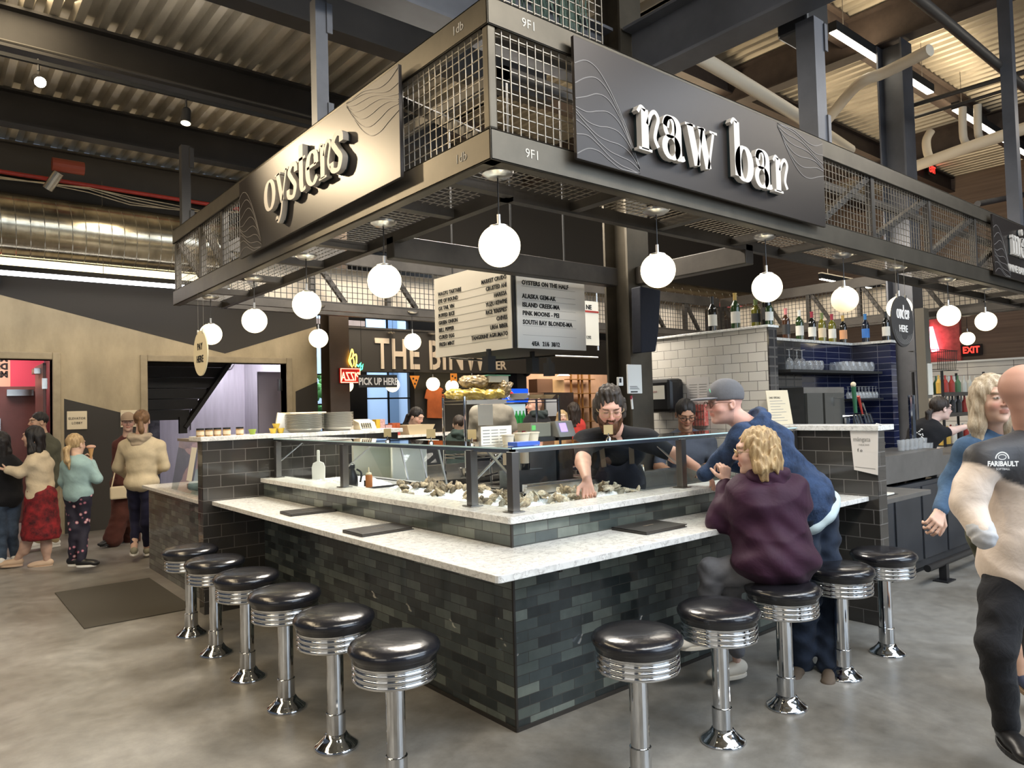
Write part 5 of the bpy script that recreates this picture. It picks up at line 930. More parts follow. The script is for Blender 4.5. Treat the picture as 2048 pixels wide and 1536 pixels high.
# ---- wine bar furniture
t = thing('wine_bar_counter', 'dark panelled wine bar counter with grey tops on the right', 'bar counter', (4.5, -.05, 0)); PANL = mat('slate_panel', (.030, .032, .037), .4, var=.2, vs=3); GT = mat('grey_stone_top', (.105, .098, .09), .4, var=.15, vs=6)
m = MB(); m.box(R0 + .14, -.03, .05, 9.0, .02, .82); x = R0 + .2
while x < 8.9: m.box(x, -.045, .12, x + .52, -.03, .78); x += .57
obj('front_panels', m, PANL, t, bevel=.003); bx('lower_top', (R0 + .14, -.45, .825), (3.95, -.02, .86), GT, t, .003); bx('upper_block', (R0 + .14, -.06, .86), (5.3, .40, 1.10), GT, t, .004); bx('far_block', (5.3, .0, .82), (9.0, .45, 1.02), GT, t, .004); bx('toe_kick', (R0 + .14, .0, 0), (9.0, .03, .1), BLACKM, t)
t = thing('foot_rail', 'black foot rail on short brackets along the wine bar', 'rail', (5.5, -.3, 0)); obj('rail', MB().tube([(4.25, -.28, .16), (8.8, -.28, .16)], .03, 14), BLACKP, t)
for x in (4.6, 5.9, 7.2): obj('bracket', MB().box(x - .03, -.31, .005, x + .03, -.25, .15), BLACKP, t); obj('foot', MB().box(x - .09, -.34, 0, x + .09, -.22, .01), BLACKP, t)
t = thing('back_counter', 'dark back counter under the wine bar shelves', 'counter', (4.2, .6, 0)); bx('body', (R0 + .14, .5, 0), (5.33, .785, 1.12), BLACKM, t); bx('top', (R0 + .14, .48, 1.12), (5.33, .785, 1.15), GT, t)
t = thing('bar_fridge', 'steel double-door bar fridge with dark glass', 'fridge', (4.28, .6, 1.15)); bx('case', (3.90, .56, 1.152), (4.66, .785, 1.715), STAIN, t); bx('door', (3.92, .54, 1.17), (4.20, .56, 1.66), mat('fridge_glass', (.05, .05, .045), .08, spec=.8), t); bx('door', (4.24, .54, 1.17), (4.62, .56, 1.66), mat('fridge_glass', (.05, .05, .045)), t); obj('handle', MB().tube([(4.20, .52, 1.2), (4.20, .52, 1.34)], .008, 6), CHROME, t); obj('handle', MB().tube([(4.25, .52, 1.2), (4.25, .52, 1.34)], .008, 6), CHROME, t)
sh_ = thing('bar_shelf', 'upper black shelf carrying wine glasses on the navy wall', 'shelf', (4.7, .65, 1.86)); bx('board', (3.55, .48, 1.845), (5.33, .785, 1.87), BLACKM, sh_); s2 = thing('bar_shelf', 'lower black glass rack beside the bar fridge', 'shelf', (5.1, .65, 1.60)); bx('board', (4.72, .48, 1.585), (5.33, .785, 1.60), BLACKM, s2)
GLS = mat('stemware', (.55, .56, .56), .03, metal=.0, alpha=.28, spec=1.0, coat=1.0)
def wineglass(h=.19, up=True):
    pr = [(.033, 0), (.03, .003), (.005, .008), (.004, h * .42), (.02, h * .46), (.036, h * .62), (.034, h * .85), (.028, h), (.027, h)]
    if not up: pr = [(r, h - z) for r, z in pr]
    return MB().lathe(pr, (0, 0, 0), 14)
g0 = obj('wine_glass', wineglass(up=False), GLS); g0.location = (3.75, .60, 1.871); tag(g0, 'upturned wine glass on the upper bar shelf, left group', 'glass', 'wine glasses on the upper bar shelf'); rngg = random.Random(4)
def cpg(src, loc, lab, grp, s=1.0): o = src.copy(); C.objects.link(o); o.location = loc; o.scale = (s, s, s); tag(o, lab, 'glass', grp); return o
for x in (3.88, 3.97): cpg(g0, (x, .6, 1.871), 'upturned wine glass on the upper bar shelf, left group', 'wine glasses on the upper bar shelf')
tb_ = obj('tumbler', MB().lathe([(.025, 0), (.038, .03), (.036, .07), (.03, .09), (.029, .09)], (0, 0, 0), 14), GLS); tb_.location = (4.08, .6, 1.871); tag(tb_, 'stemless wine glass on the upper bar shelf', 'glass', 'stemless glasses on the upper bar shelf')
for k in range(4): cpg(tb_, (4.11 + .05 * (k % 3), .56 + .08 * (k % 2), 1.871), 'stemless wine glass on the upper bar shelf', 'stemless glasses on the upper bar shelf')
for k in range(14): cpg(tb_, (4.68 + .045 * k, .55 + .08 * (k % 3), 1.871), 'stemless wine glass on the upper bar shelf', 'stemless glasses on the upper bar shelf', 1.05)
for k in range(15): cpg(g0, (4.75 + .036 * k, .52 + .06 * (k % 2), 1.602), 'upturned wine glass on the lower glass rack', 'wine glasses on the lower rack', .62)
tt = thing('tap_tower', 'chrome beer taps with a green handle on the wine bar', 'beer tap', (3.95, .15, 1.10))
for x in (3.83, 4.02): obj('tower', MB().tube([(x, .15, 1.10), (x, .15, 1.44)], .028, 12), CHROME, tt); [obj('spout', MB().tube([(x + d, .15, 1.45), (x + d, .06, 1.46), (x + d, .04, 1.39)], .011, 6), CHROME, tt) for d in (-.045, .01, .06)]
obj('tap_handle', MB().tube([(3.86, .08, 1.48), (3.82, .07, 1.70)], [.014, .02], 10), mat('handle_green', (.03, .12, .06), .4), tt); obj('handle_knob', MB().ball((3.818, .07, 1.72), .022, 10, 8), CREAM, tt); obj('tap_handle', MB().tube([(3.98, .08, 1.47), (3.90, .07, 1.62)], [.008, .014], 8), REDP, tt); obj('tap_handle', MB().tube([(4.06, .08, 1.46), (3.97, .07, 1.56)], [.006, .01], 8), CHROME, tt)
t2 = thing('tap_tower', 'single chrome tap tower beside the square black column', 'beer tap', (6.0, .2, 1.02)); q = ony(1822, 780, .2); obj('tower', MB().tube([(q[0], .2, 1.02), (q[0], .2, q[2] - .05)], .03, 12), CHROME, t2); obj('spout', MB().tube([(q[0], .2, q[2] - .06), (q[0] - .1, .14, q[2] - .06), (q[0] - .1, .14, q[2] - .14)], .012, 6), CHROME, t2)
# wine bottles on the two caps
random.seed(9)
for px, g, f, l, lab in ((1426, 'dark', 'black', 'white', 'dark bottle with white label first on the white tiled wall'), (1472, 'green', 'gold', 'white', 'tall green bottle with gold foil on the white tiled wall'), (1513, 'olive', 'green', 'black', 'small olive bottle under the bright globe'), (1535, 'dark', 'silver', 'black', 'dark sparkling bottle near the end of the white wall'), (1551, 'green', 'red', 'white', 'short green bottle at the corner of the white wall')):
    q = onx(px, 660, R0 + .06); bottle((R0 + .06, max(q[1], .33), 2.205), lab, g, f, l, .30 if px not in (1513, 1551) else .22)
for px, g, f, l, lab in ((1573, 'brown', 'pink', 'black', 'brown bottle with pink capsule at the left of the navy wall'), (1600, 'green', 'white', 'white', 'green bottle with white capsule on the navy wall'), (1625, 'dark', 'red', 'white', 'dark bottle with red capsule and white label on the navy wall'), (1645, 'olive', 'green', 'cream', 'yellow-green bottle in the middle of the navy wall'), (1665, 'olive', 'red', 'white', 'olive bottle with red capsule and white sash'), (1687, 'dark', 'gold', 'orange', 'dark bottle with gold capsule and orange label')):
    q = ony(px, 675, .86); bottle((q[0], .86, 2.185), lab, g, f, l, .30)
for px, g, f, l, lab in ((1732, 'blue', 'blue', 'blue', 'dark bottle with blue label on the return wall'), (1773, 'dark', 'black', 'white', 'dark bottle partly hidden by the round order sign')):
    q = onx(px, 680, 5.41); bottle((5.41, max(q[1], .42), 2.185), lab, g, f, l, .30)
# tumblers and caddy on the wine bar top
gg = obj('tumbler', MB().lathe([(.028, 0), (.036, .1), (.034, .1), (.026, .006)], (0, 0, 0), 14), GLS); q = ony(1803, 905, .1); gg.location = (q[0], .1, 1.102); tag(gg, 'water glass in the row on the grey wine bar top', 'glass', 'water glasses on the wine bar')
for k in range(5): cpg(gg, (q[0] + .1 * (k + 1), .1, 1.102), 'water glass in the row on the grey wine bar top', 'water glasses on the wine bar')
q = ony(1890, 895, .2)
for k in range(5): cpg(gg, (5.35 + .08 * k, .2, 1.022), 'water glass beside the bartender on the far bar top', 'water glasses on the far bar', 1.1)
t = thing('napkin_caddy', 'clear acrylic caddy at the left end of the wine bar top', 'caddy', (3.45, .0, 1.1)); bx('case', (3.30, .02, 1.102), (3.50, .16, 1.30), mat('acrylic_dark', (.08, .08, .08), .1, alpha=.5), t); bx('straws', (3.34, .06, 1.104), (3.46, .12, 1.24), PAPER, t)
t = thing('open_menu', 'open white menu on the lower grey top', 'menu', (3.3, -.25, .862)); bx('pages', (3.12, -.36, .862), (3.5, -.14, .872), PAPER, t); bx('cover', (3.10, -.38, .8605), (3.52, -.12, .8625), BLACKM, t)
# white tiled far wall on the right with rack in front
TILEW2 = tile('white_long_tile', [(.55, .50, .44), (.62, .58, .52)], (.12, .1, .09), .62, .12, .004, rough=.2, bump=.4, off=0, coat=.3)
struct('wall_white_far', MB().box(10.4, -4.5, 0, 10.55, 2.4, 2.12), TILEW2); struct('trim_white_far_cap', MB().box(10.37, -4.5, 2.12, 10.58, 2.4, 2.15), WHITEP)
t = thing('frame_post', 'grey square post with taped papers right of the black column', 'post', (6.6, .6, 0)); q = ony(1842, 600, .6); X_ = q[0]; bx('shaft', (X_ - .07, .55, 0), (X_ + .07, .65, 2.62), mat('taupe_steel', (.13, .115, .09), .5), t); bx('paper', (X_ - .05, .54, 1.62), (X_ + .07, .55, 1.98), PAPER, t); bx('paper', (X_ - .05, .54, 1.2), (X_ + .07, .55, 1.58), mat('paper_tan', (.5, .4, .28), .7), t)
t = thing('wire_rack', 'black wire shelf of bottles against the white far wall', 'rack', (8.6, 1.0, 0))
for x in (7.9, 9.4):
    for y in (.85, 1.2): obj('post', MB().tube([(x, y, 0), (x, y, 1.93)], .018, 8), BLACKP, t)
for z in (.95, 1.35, 1.62): m = MB(); m.box(7.9, .85, z, 9.4, 1.2, z + .015); m.box(7.9, .845, z - .02, 9.4, .85, z + .03); obj('shelf', m, BLACKP, t)
rngb = random.Random(2); bprot = []
for k, c in enumerate(((.55, .35, .08), (.6, .58, .5), (.35, .05, .04), (.1, .2, .1), (.65, .65, .65), (.05, .05, .05))):
    o = obj('spirit_bottle', MB().lathe([(.035, 0), (.036, .14), (.012, .19), (.012, .24)], (0, 0, 0), 10), mat('liquor_%d' % k, c, .2)); bprot.append(o)
n_ = 0
for z in (.966, 1.366, 1.636):
    for k in range(13):
        src = bprot[rngb.randrange(6)]; o = src
        if src.get('label') is not None: o = src.copy(); C.objects.link(o)
        o.location = (7.98 + k * .108, .92 + .15 * (k % 2), z); tag(o, 'small bottle on the black wire shelf by the white far wall', 'bottle', 'bottles on the black wire shelf')
for k, o in enumerate(bprot):
    if o.get('label') is None: o.location = (8.0 + .1 * k, 1.14, .966); tag(o, 'small bottle on the black wire shelf by the white far wall', 'bottle', 'bottles on the black wire shelf')
t = thing('wire_basket', 'empty black wire basket on top of the wire shelf', 'basket', (8.1, 1.0, 1.93)); m = MB(); [m.bar((7.8 + .06 * k, .86, 1.94), (7.78 + .063 * k, .84, 2.2), .006) for k in range(11)]; [m.bar((7.78, .85, z), (8.46, .85, z), .008) for z in (1.94, 2.08, 2.2)]; [m.bar((x, .85, 2.2), (x, 1.2, 2.2), .008) for x in (7.79, 8.45)]; m.bar((7.79, 1.2, 2.2), (8.45, 1.2, 2.2), .008); m.bar((7.8, .86, 1.94), (7.8, 1.2, 1.94), .008); m.bar((8.4, .86, 1.94), (8.4, 1.2, 1.94), .008); obj('basket', m, DWIRE, t)
t = thing('pink_neon', 'pink neon tube leaning behind the black column', 'neon sign', (14, 8, 3)); q1, q2 = onx(1858, 655, 17.2), onx(1871, 702, 17.2); obj('tube', MB().tube([q1, q2], .09, 8), mat('neon_pink', (1, .5, .6), emit=(1, .25, .35), es=7), t); bx('wall_panel', (17.35, q2[1] - .5, 1.8), (17.49, q1[1] + .9, q1[2] + .3), mat('pink_brick', (.45, .12, .10), .8, var=.3, vs=6), t)
# ---- left pay counter
t = thing('pay_counter', 'tiled pay counter with quartz top at the far left end', 'counter', (-.37, 4.6, 0)); bx('tiled_body', (-.37, L0 + .14, 0), (.28, 5.68, .845), ZEL, t); bx('top', (-.42, L0 + .14, .845), (.3, 5.75, .878), QUARTZ, t, .003)
t = thing('display_case', 'small black glass case on the pay counter', 'display case', (-.1, 4.4, .88)); bx('top', (-.28, 3.55, 1.36), (.2, 4.9, 1.385), mat('case_top', (.2, .17, .14), .4), t); bx('body', (-.20, 3.56, .88), (.2, 4.88, .93), BLACKM, t); bx('back', (.12, 3.56, .93), (.2, 4.88, 1.36), BLACKM, t)
m = MB(); m.add([(-.34, 3.6, .89), (-.34, 4.9, .89), (-.26, 4.9, 1.36), (-.26, 3.6, 1.36)], [(0, 1, 2, 3)]); obj('glass', m, SHELFGLASS, t); obj('corner_strip', MB().bar((-.34, 3.9, .885), (-.26, 3.9, 1.36), .03, .05), ALU, t)
m = MB(); m.add([(-.318, 4.25, 1.0), (-.318, 4.42, 1.0), (-.266, 4.42, 1.31), (-.266, 4.25, 1.31)], [(0, 1, 2, 3)]); [setattr(m, 'v', [(x - .012, y, z) for x, y, z in m.v])]; obj('notice', m, PAPER, t)
# ---- left wing wall top: jars, cups, pans, card reader
CZ = 1.432; JAR = mat('jar_spice', (.36, .22, .10), .3, var=.4, vs=30)
j0 = thing('spice_jar', 'spice jar with black lid in the row on the left wing wall', 'jar', (-.5, 3.40, CZ), group='spice jars on the wing wall'); obj('body', MB().lathe([(.03, 0), (.031, .005), (.031, .05), (.028, .055)], (0, 0, 0), 16), JAR, j0, local=True); obj('lid', MB().lathe([(.031, .054), (.031, .068), (.001, .069)], (0, 0, 0), 16), BLACKP, j0, local=True); obj('label', MB().lathe([(.0316, .012), (.0316, .042)], (0, 0, 0), 16), LB['cream'], j0, local=True)
for k, x in enumerate((-.42, -.345, -.275, -.16)): dup(j0, (x, 3.42 + .02 * (k % 2), CZ))
j0.location = (-.488, 3.42, CZ)
for k, (x, c, s) in enumerate(((-.06, (.25, .35, .05), 'green glass cup beside the spice jars'), (.12, (.6, .42, .05), 'lower yellow cup beside the pans'), (.19, (.6, .42, .05), 'second yellow cup nearer the pans'))):
    t = thing('small_cup', s, 'cup', (x, 3.42, CZ)); obj('cup', MB().lathe([(.02, 0), (.034, .045), (.032, .045), (.018, .004)], (x, 3.42, CZ), 14), mat('cup_%d' % (k if k < 2 else 1), c, .3), t)
t = thing('small_cup', 'top yellow cup stacked on the others', 'cup', (.15, 3.42, CZ + .045)); obj('cup', MB().lathe([(.02, 0), (.034, .04), (.032, .04), (.018, .004)], (.15, 3.42, CZ + .046), 14), mat('cup_1', (.6, .42, .05)), t)
PANM = mat('pan_aluminium', (.62, .60, .55), .4, .65)
def pan(n): return MB().lathe([(.135, 0), (.150, .006), (.167, .028), (.185, .031), (.186, .034), (.166, .032), (.148, .010), (.001, .006)], (0, 0, 0), 40)
p_ = obj('pizza_pan', pan(0), PANM); p_.location = (.42, 3.47, CZ + .001); tag(p_, 'round aluminium pan in the left stack on the wing wall', 'pan', 'left stack of pans')
for k in range(1, 12): o = p_.copy(); C.objects.link(o); o.location = (.42, 3.47, CZ + .001 + k * .0115); o['label'] = 'round aluminium pan in the left stack on the wing wall'
for k in range(13): o = p_.copy(); C.objects.link(o); o.scale = (.80, .80, 1); o.location = (.75, 3.46, CZ + .001 + k * .0115); tag(o, 'round aluminium pan in the taller right stack on the wing wall', 'pan', 'right stack of pans')
t = thing('plate_rack', 'cream tray leaning over the left stack of pans', 'tray', (.4, 3.47, CZ)); m = MB(); m.box(.25, 3.36, CZ + .165, .60, 3.6, CZ + .18); obj('tray', m, CREAM, t, bevel=.01); obj('side_support', MB().bar((.22, 3.45, CZ), (.25, 3.45, CZ + .17), .02, .15), WHITEP, t)
t = thing('card_terminal', 'pale card terminal right of the pans', 'terminal', (1.02, 3.44, CZ)); m = MB(); m.add([(.93, 3.34, CZ), (1.1, 3.34, CZ), (1.1, 3.5, CZ), (.93, 3.5, CZ), (.93, 3.38, CZ + .07), (1.1, 3.38, CZ + .07), (1.1, 3.5, CZ + .10), (.93, 3.5, CZ + .10)], [(3, 2, 1, 0), (4, 5, 6, 7), (0, 1, 5, 4), (1, 2, 6, 5), (2, 3, 7, 6), (3, 0, 4, 7)]); obj('case', m, CREAM, t, bevel=.008); m = MB(); [m.box(.945 + .022 * i, 3.345 + .006 * j, CZ + .012 + .014 * j, .96 + .022 * i, 3.352 + .006 * j, CZ + .02 + .014 * j) for i in range(5) for j in range(4)]; obj('keys', m, BLACKP, t)
# ---- floor mat
t = obj('floor_mat', MB().box(-1.30, 3.60, 0.0, -.50, 5.12, .008), mat('mat_ribbed', (.075, .066, .052), .9, bump=.6, bs=300)); tag(t, 'grey floor mat at the left end of the bar', 'mat')
# ================================================================== shops behind
t = thing('shop_fascia', 'black fascia with rough cream letters of the shop at the back', 'sign', (5.5, 8, 2.3)); bx('board', (3.05, 8.0, 2.27), (9.6, 8.12, 2.98), mat('fascia_black', (.030, .026, .021), .7), t); bx('edge', (3.05, 7.98, 2.98), (9.6, 8.12, 3.01), DSTEEL, t)
q = ony(750, 740, 8.0); text('lettering', 'THE BINW', fy(q[0], 8.0, 2.33), .53, mat('cream_letters', (.60, .50, .38), .7), t, t=.02, sx=.62, bold=.012, spacing=1.12); q = ony(990, 728, 8.0); text('lettering', 'ER', fy(q[0], 8.0, 2.34), .17, mat('cream_letters', (.60, .50, .38)), t, t=.02, bold=.004)
bw_ = MB(); bw_.box(4.60, 8.3, 0, 7.25, 8.45, 3.0); struct('wall_shop_dark', bw_, WDARK); struct('wall_shop_tan', MB().box(7.25, 10.2, 0, 14.0, 10.3, 3.0), mat('tan_wall', (.45, .28, .18), .8, var=.08)); struct('ceiling_shops', MB().box(3.1, 8.3, 3.0, 14, 10.3, 3.05), mat('shop_ceiling', (.06, .055, .05), .8))
t = thing('neon_sign', 'red PIZZA neon with yellow flame on the brown column', 'neon sign', (2.6, 6.7, 2.1)); NY = 6.72; q = ony(707, 742, NY); FN = lambda u, v, w=0: (2.37 + .18 + .0 + u, NY - w, 2.02 + v)
bx('box', (2.38, NY - .01, 2.02), (2.70, NY + .04, 2.235), mat('neon_box_red', (.35, .02, .015), .4), t); text('lettering', 'PIZZA', lambda u, v, w=0: (2.685 - u, NY - .012 - w, 2.055 + v), .13, mat('neon_red', (1, .3, .2), emit=(1, .22, .12), es=6), t, t=.008, sx=.60)
m = MB(); m.tube([(2.39, NY - .02, 2.03), (2.69, NY - .02, 2.03), (2.69, NY - .02, 2.225), (2.39, NY - .02, 2.225), (2.39, NY - .02, 2.03)], .006, 5); obj('neon_border', m, mat('neon_red', (1, .3, .2)), t)
m = MB(); fl = [(.0, 0), (-.05, .08), (-.03, .17), (.0, .26), (.02, .20), (.01, .15), (.06, .19), (.07, .1), (.05, .0)]; m.tube([(2.58 + a, NY, 2.25 + b) for a, b in [(p[0], p[1]) for p in catmull(fl, 4)]], .009, 6); m.tube([(2.58 + a, NY, 2.25 + b) for a, b in [(p[0], p[1]) for p in catmull([(-.01, .02), (-.03, .1), (.01, .14), (.03, .08), (.02, .02)], 4)]], .008, 6); obj('flame', m, mat('neon_yellow', (1, .8, .2), emit=(1, .55, .05), es=6), t); bx('mount', (2.50, 6.755, 2.08), (2.56, 6.765, 2.18), BLACKP, t); bx('mount_arm', (2.53, NY, 2.1), (2.55, 6.76, 2.16), BLACKP, t)
t = thing('neon_sign', 'small green neon scribble right of the PIZZA neon', 'neon sign', (3, 7.9, 2.2)); m = MB(); m.tube([ony(px, py, 7.6) for px, py in ((713, 729), (717, 733), (720, 728), (724, 734), (726, 729), (724, 738), (719, 741))], .012, 6); m.tube([ony(720, 741, 7.6), ony(722, 725, 7.8)], .004, 4); obj('tube', m, mat('neon_green', (.1, 1, .4), emit=(.05, 1, .35), es=4), t)
def hangsign(px0, px1, py0, py1, y, s, h, lab):
    a = ony(px0, py1, y); b = ony(px1, py0, y); t = thing('hanging_sign', lab, 'sign', a); bx('board', (a[0], y, a[2]), (b[0], y + .02, b[2]), mat('hang_black', (.02, .018, .015), .6), t); text('lettering', s, fy((a[0] + b[0]) / 2, y, (a[2] + b[2]) / 2 - h / 2), h, WHITEINK, t, align='CENTER', sx=.72, bold=.004)
    for x in (a[0] + .05, b[0] - .05): obj('cord', MB().tube([(x, y + .01, b[2]), (x, y + .01, 3.0)], .003, 4), BLACKP, t)
hangsign(718, 794, 750, 775, 6.2, 'PICK UP HERE', .10, 'black PICK UP HERE sign hanging in the pizza shop')
p2 = thing('globe_pendant', 'cream globe pendant behind the neon sign in the far shop', 'pendant lamp', (0, 0, 0), group='globes in the far shop'); pend_parts(p2, False, .9, .12)
GL2 = [(692, 771, 8.1, 'partly hidden by the brown column'), (785, 770, 7.9, 'partly behind the PICK UP HERE sign'), (866, 768, 7.9, 'above the orange shirt'), (904, 773, 8.0, 'right of the orange shirt'), (944, 765, 7.9, 'above the bread bags')]
for k, (px, py, y, s) in enumerate(GL2):
    q = ony(px, py, y)
    if k == 0: p2.location = Vector([float(c) for c in q]); p2['label'] = 'cream globe pendant in the far shop ' + s
    else: dup(p2, q, 0, 'cream globe pendant in the far shop ' + s)
t = thing('tshirt', 'orange printed t-shirt hanging on the dark shop wall', 'shirt', (4.95, 8.2, 1.9)); F = fy(0, 8.22, 0); q = lambda px, py: tuple(ony(px, py, 8.22)[[0, 2]]); m = MB(); m.poly([q(853, 836), q(885, 837), q(884, 800), q(888, 797), q(884, 777), q(875, 773), q(868, 776), q(860, 773), q(852, 779), q(848, 797), q(854, 799)], F, .03); obj('fabric', m, mat('orange_cloth', (.48, .12, .035), .85, var=.15, vs=6), t, bevel=.008); m = MB(); random.seed(8); [m.box(q(863, 0)[0] + .06 * i, 8.185, q(0, 805)[1] + .05 * j, q(863, 0)[0] + .06 * i + .04, 8.188, q(0, 805)[1] + .05 * j + .03 * random.random() + .01) for i in range(3) for j in range(6)]; obj('print', m, INK, t)
for k, (px, py, lab, sh) in enumerate(((829, 763, 'orange pizza slice cutout hanging in the shop window', 't'), (907, 758, 'orange square ornament above the white globe', 's'))):
    c = ony(px, py, 7.95); F = fy(c[0], 7.95, c[2]); t = thing('ornament', lab, 'ornament', c); m = MB(); m.poly([(-.10, .1), (.1, .1), (0, -.13)] if sh == 't' else [(-.07, -.1), (.07, -.1), (.07, .1), (-.07, .1)], F, .012); obj('shape', m, mat('ornament_orange', (.7, .25, .03), .6), t); m = MB(); [m.poly(ell(a, b, .02, .02, n=8)[:-1], lambda u, v, w=0: F(u, v, w + .012), .001) for a, b in ((-.03, .05), (.03, .02), (0, -.04))]; obj('spots', m, INK, t); obj('cord', MB().tube([F(0, .1, .005), F(0, 3.0 - c[2], .005)], .003, 4), BLACKP, t)
t = thing('tv_screen', 'black screen on the dark shop wall', 'screen', (6.4, 8.28, 2.0)); a = ony(992, 777, 8.28); b = ony(1031, 738, 8.28); bx('panel', (a[0], 8.24, a[2]), (b[0], 8.285, b[2]), mat('tv_black', (.008, .008, .009), .2), t)
t = thing('dome_camera', 'black dome camera at the end of the dark shop wall', 'camera', (7.1, 8.2, 2.2)); c = ony(1057, 745, 8.2); obj('housing', MB().lathe([(.07, .1), (.08, .06), (.06, 0)], c, 16, axis='y'), BLACKP, t); obj('dome', MB().ball((c[0], c[1], c[2]), .05, 12, 8), mat('dome_dark', (.02, .02, .02), .1), t)
t = thing('drinks_cooler', 'glass-door drinks cooler with lit blue pepsi header', 'fridge', (7.4, 7.9, 0)); a = ony(1005, 895, 7.9); b = ony(1060, 777, 7.9); X0, X1 = a[0], b[0]
bx('cabinet', (X0, 8.0, 0), (X1, 8.28, b[2]), mat('cooler_black', (.015, .015, .018), .4), t); bx('header', (X0 + .1, 7.96, b[2] - .27), (X1, 8.0, b[2]), mat('header_blue', (.01, .06, .5), .3, emit=(.01, .10, .75), es=.9), t); text('lettering', 'pepsi', fy(X0 + .42, 7.96, b[2] - .19), .12, mat('header_white', (1, 1, 1), emit=(1, 1, 1), es=1.0), t, t=.004)
m = MB(); m.poly(ell(X0 + .28, b[2] - .135, .085, .085, n=24)[:-1], fy(0, 7.958, 0), .004); obj('logo_disc', m, mat('header_white', (1, 1, 1)), t); m = MB(); m.poly([(X0 + .28 + .075 * math.cos(math.radians(a_)), b[2] - .115 + .06 * math.sin(math.radians(a_))) for a_ in range(0, 181, 20)], fy(0, 7.953, 0), .003); obj('logo_red', m, mat('logo_red', (.6, .02, .03), emit=(.8, .02, .03), es=.8), t); m = MB(); m.poly([(X0 + .28 + .075 * math.cos(math.radians(a_)), b[2] - .155 + .06 * math.sin(math.radians(a_))) for a_ in range(180, 361, 20)], fy(0, 7.953, 0), .003); obj('logo_blue', m, mat('logo_blue', (.02, .08, .5), emit=(.02, .1, .7), es=.8), t)
bx('lit_back', (X0 + .05, 7.995, .3), (X1 - .05, 8.0, b[2] - .3), mat('cooler_light', (.5, .6, .6), emit=(.5, .65, .7), es=.5), t)
sb = obj('soda_bottle', MB().lathe([(.035, 0), (.037, .14), (.014, .2), (.014, .24)], (0, 0, 0), 10), mat('soda_green', (.03, .35, .08), .2)); sb.location = (X0 + .12, 7.93, 1.3); tag(sb, 'green soda bottle on a cooler shelf', 'bottle', 'bottles in the drinks cooler'); n_ = int((X1 - X0 - .15) / .09)
for z in (1.0, 1.3):
    for k in range(n_):
        o = sb.copy() if (z, k) != (1.3, 0) else sb
        if o is not sb: C.objects.link(o); o.location = (X0 + .12 + .09 * k, 7.93, z)
        o['label'] = 'soda bottle on a cooler shelf in the far shop'
m = MB(); [m.box(X0 + .05, 7.86, z - .012, X1 - .05, 7.995, z) for z in (1.0, 1.3)]; obj('cooler_shelf', m, STAIN, t)
# far right of that shop: shelf frame, boxes, fridge
t = thing('shelf_frame', 'brass open shelf frame on the tan wall', 'shelf', (10.6, 10, 0)); m = MB()
for px in (1143, 1158, 1165, 1180): c = ony(px, 800, 10.0); m.box(c[0] - .02, 9.98, 0, c[0] + .02, 10.02, 2.6)
obj('uprights', m, mat('brass_dark', (.25, .13, .04), .4, .6), t); a = ony(1135, 800, 10.0)[0]; b = ony(1186, 800, 10.0)[0]
for z in (.9, 1.2, 1.55, 1.9, 2.25): bx('shelf', (a, 9.9, z), (b, 10.1, z + .02), mat('brass_dark', (.25, .13, .04)), t)
t = thing('cardboard_box', 'brown cardboard boxes shelf pile under the hanging plant, left box', 'box', (8.6, 9.6, 1.9)); a = ony(1075, 785, 9.6); b = ony(1105, 758, 9.6); bx('box', (a[0], 9.6, a[2]), (b[0], 9.9, b[2]), mat('box_brown', (.12, .06, .03), .8), t); t = thing('cardboard_box', 'brown cardboard box right of the dark brown box', 'box', (9.4, 9.6, 1.9)); a2 = ony(1106, 785, 9.6); b2 = ony(1128, 760, 9.6); bx('box', (a2[0], 9.6, a2[2]), (b2[0], 9.9, b2[2]), CARD, t)
t = thing('steel_fridge', 'steel upright fridge in the far tan room', 'fridge', (9.2, 9.4, 0)); bx('cabinet', (a[0] + .1, 9.5, 0), (b2[0] + .2, 10.1, a[2] - .01), STAIN, t); bx('panel', (a[0] + .15, 9.48, a[2] - .55), (b[0], 9.5, a[2] - .15), mat('pale_panel', (.5, .55, .6), .4), t); bx('handle', (b[0] + .06, 9.46, .9), (b[0] + .09, 9.5, 1.5), STAIN, t)
t = thing('ceiling_lamp', 'small white hanging lamp in the tan room', 'lamp', (9.6, 9.5, 2.3)); c = ony(1127, 752, 9.5); obj('shade', MB().lathe([(.16, 0), (.1, .05), (.03, .1)], c, 16), WHITEP, t); obj('cord', MB().tube([c + np.array([0, 0, .1]), (c[0], c[1], 3.0)], .006, 5), BLACKP, t)
# pizza shop counter with packets
t = thing('shop_counter', 'dark shop counter with pale top behind the pans', 'counter', (2.6, 5.0, 0)); bx('body', (1.4, 4.95, 0), (4.7, 5.3, 1.27), BLACKM, t); bx('top', (1.35, 4.9, 1.27), (4.75, 5.35, 1.30), QUARTZ, t)
CB = [mat('packet_white', (.6, .52, .42), .7, var=.2, vs=30), mat('packet_kraft', (.45, .34, .2), .7, var=.4, vs=40), mat('packet_yellow', (.62, .38, .04), .6), mat('packet_pink', (.5, .3, .28), .6, var=.3, vs=50), mat('packet_red', (.35, .07, .02), .6, var=.3, vs=40)]
PK = [(686, 708, 846, 872, 0, 'white and maroon carton nearest the brown column'), (714, 736, 838, 873, 1, 'tall kraft packet box on the shop counter'), (737, 752, 853, 873, 0, 'low white packet beside the tall kraft box'), (753, 760, 838, 872, 2, 'first yellow packet on the shop counter'), (761, 770, 838, 872, 3, 'pink packet between the yellow ones'), (772, 784, 850, 872, 3, 'low pink packet on the shop counter'), (785, 792, 846, 871, 4, 'first red packet at the end of the row'), (793, 800, 846, 871, 4, 'last red packet at the end of the row')]
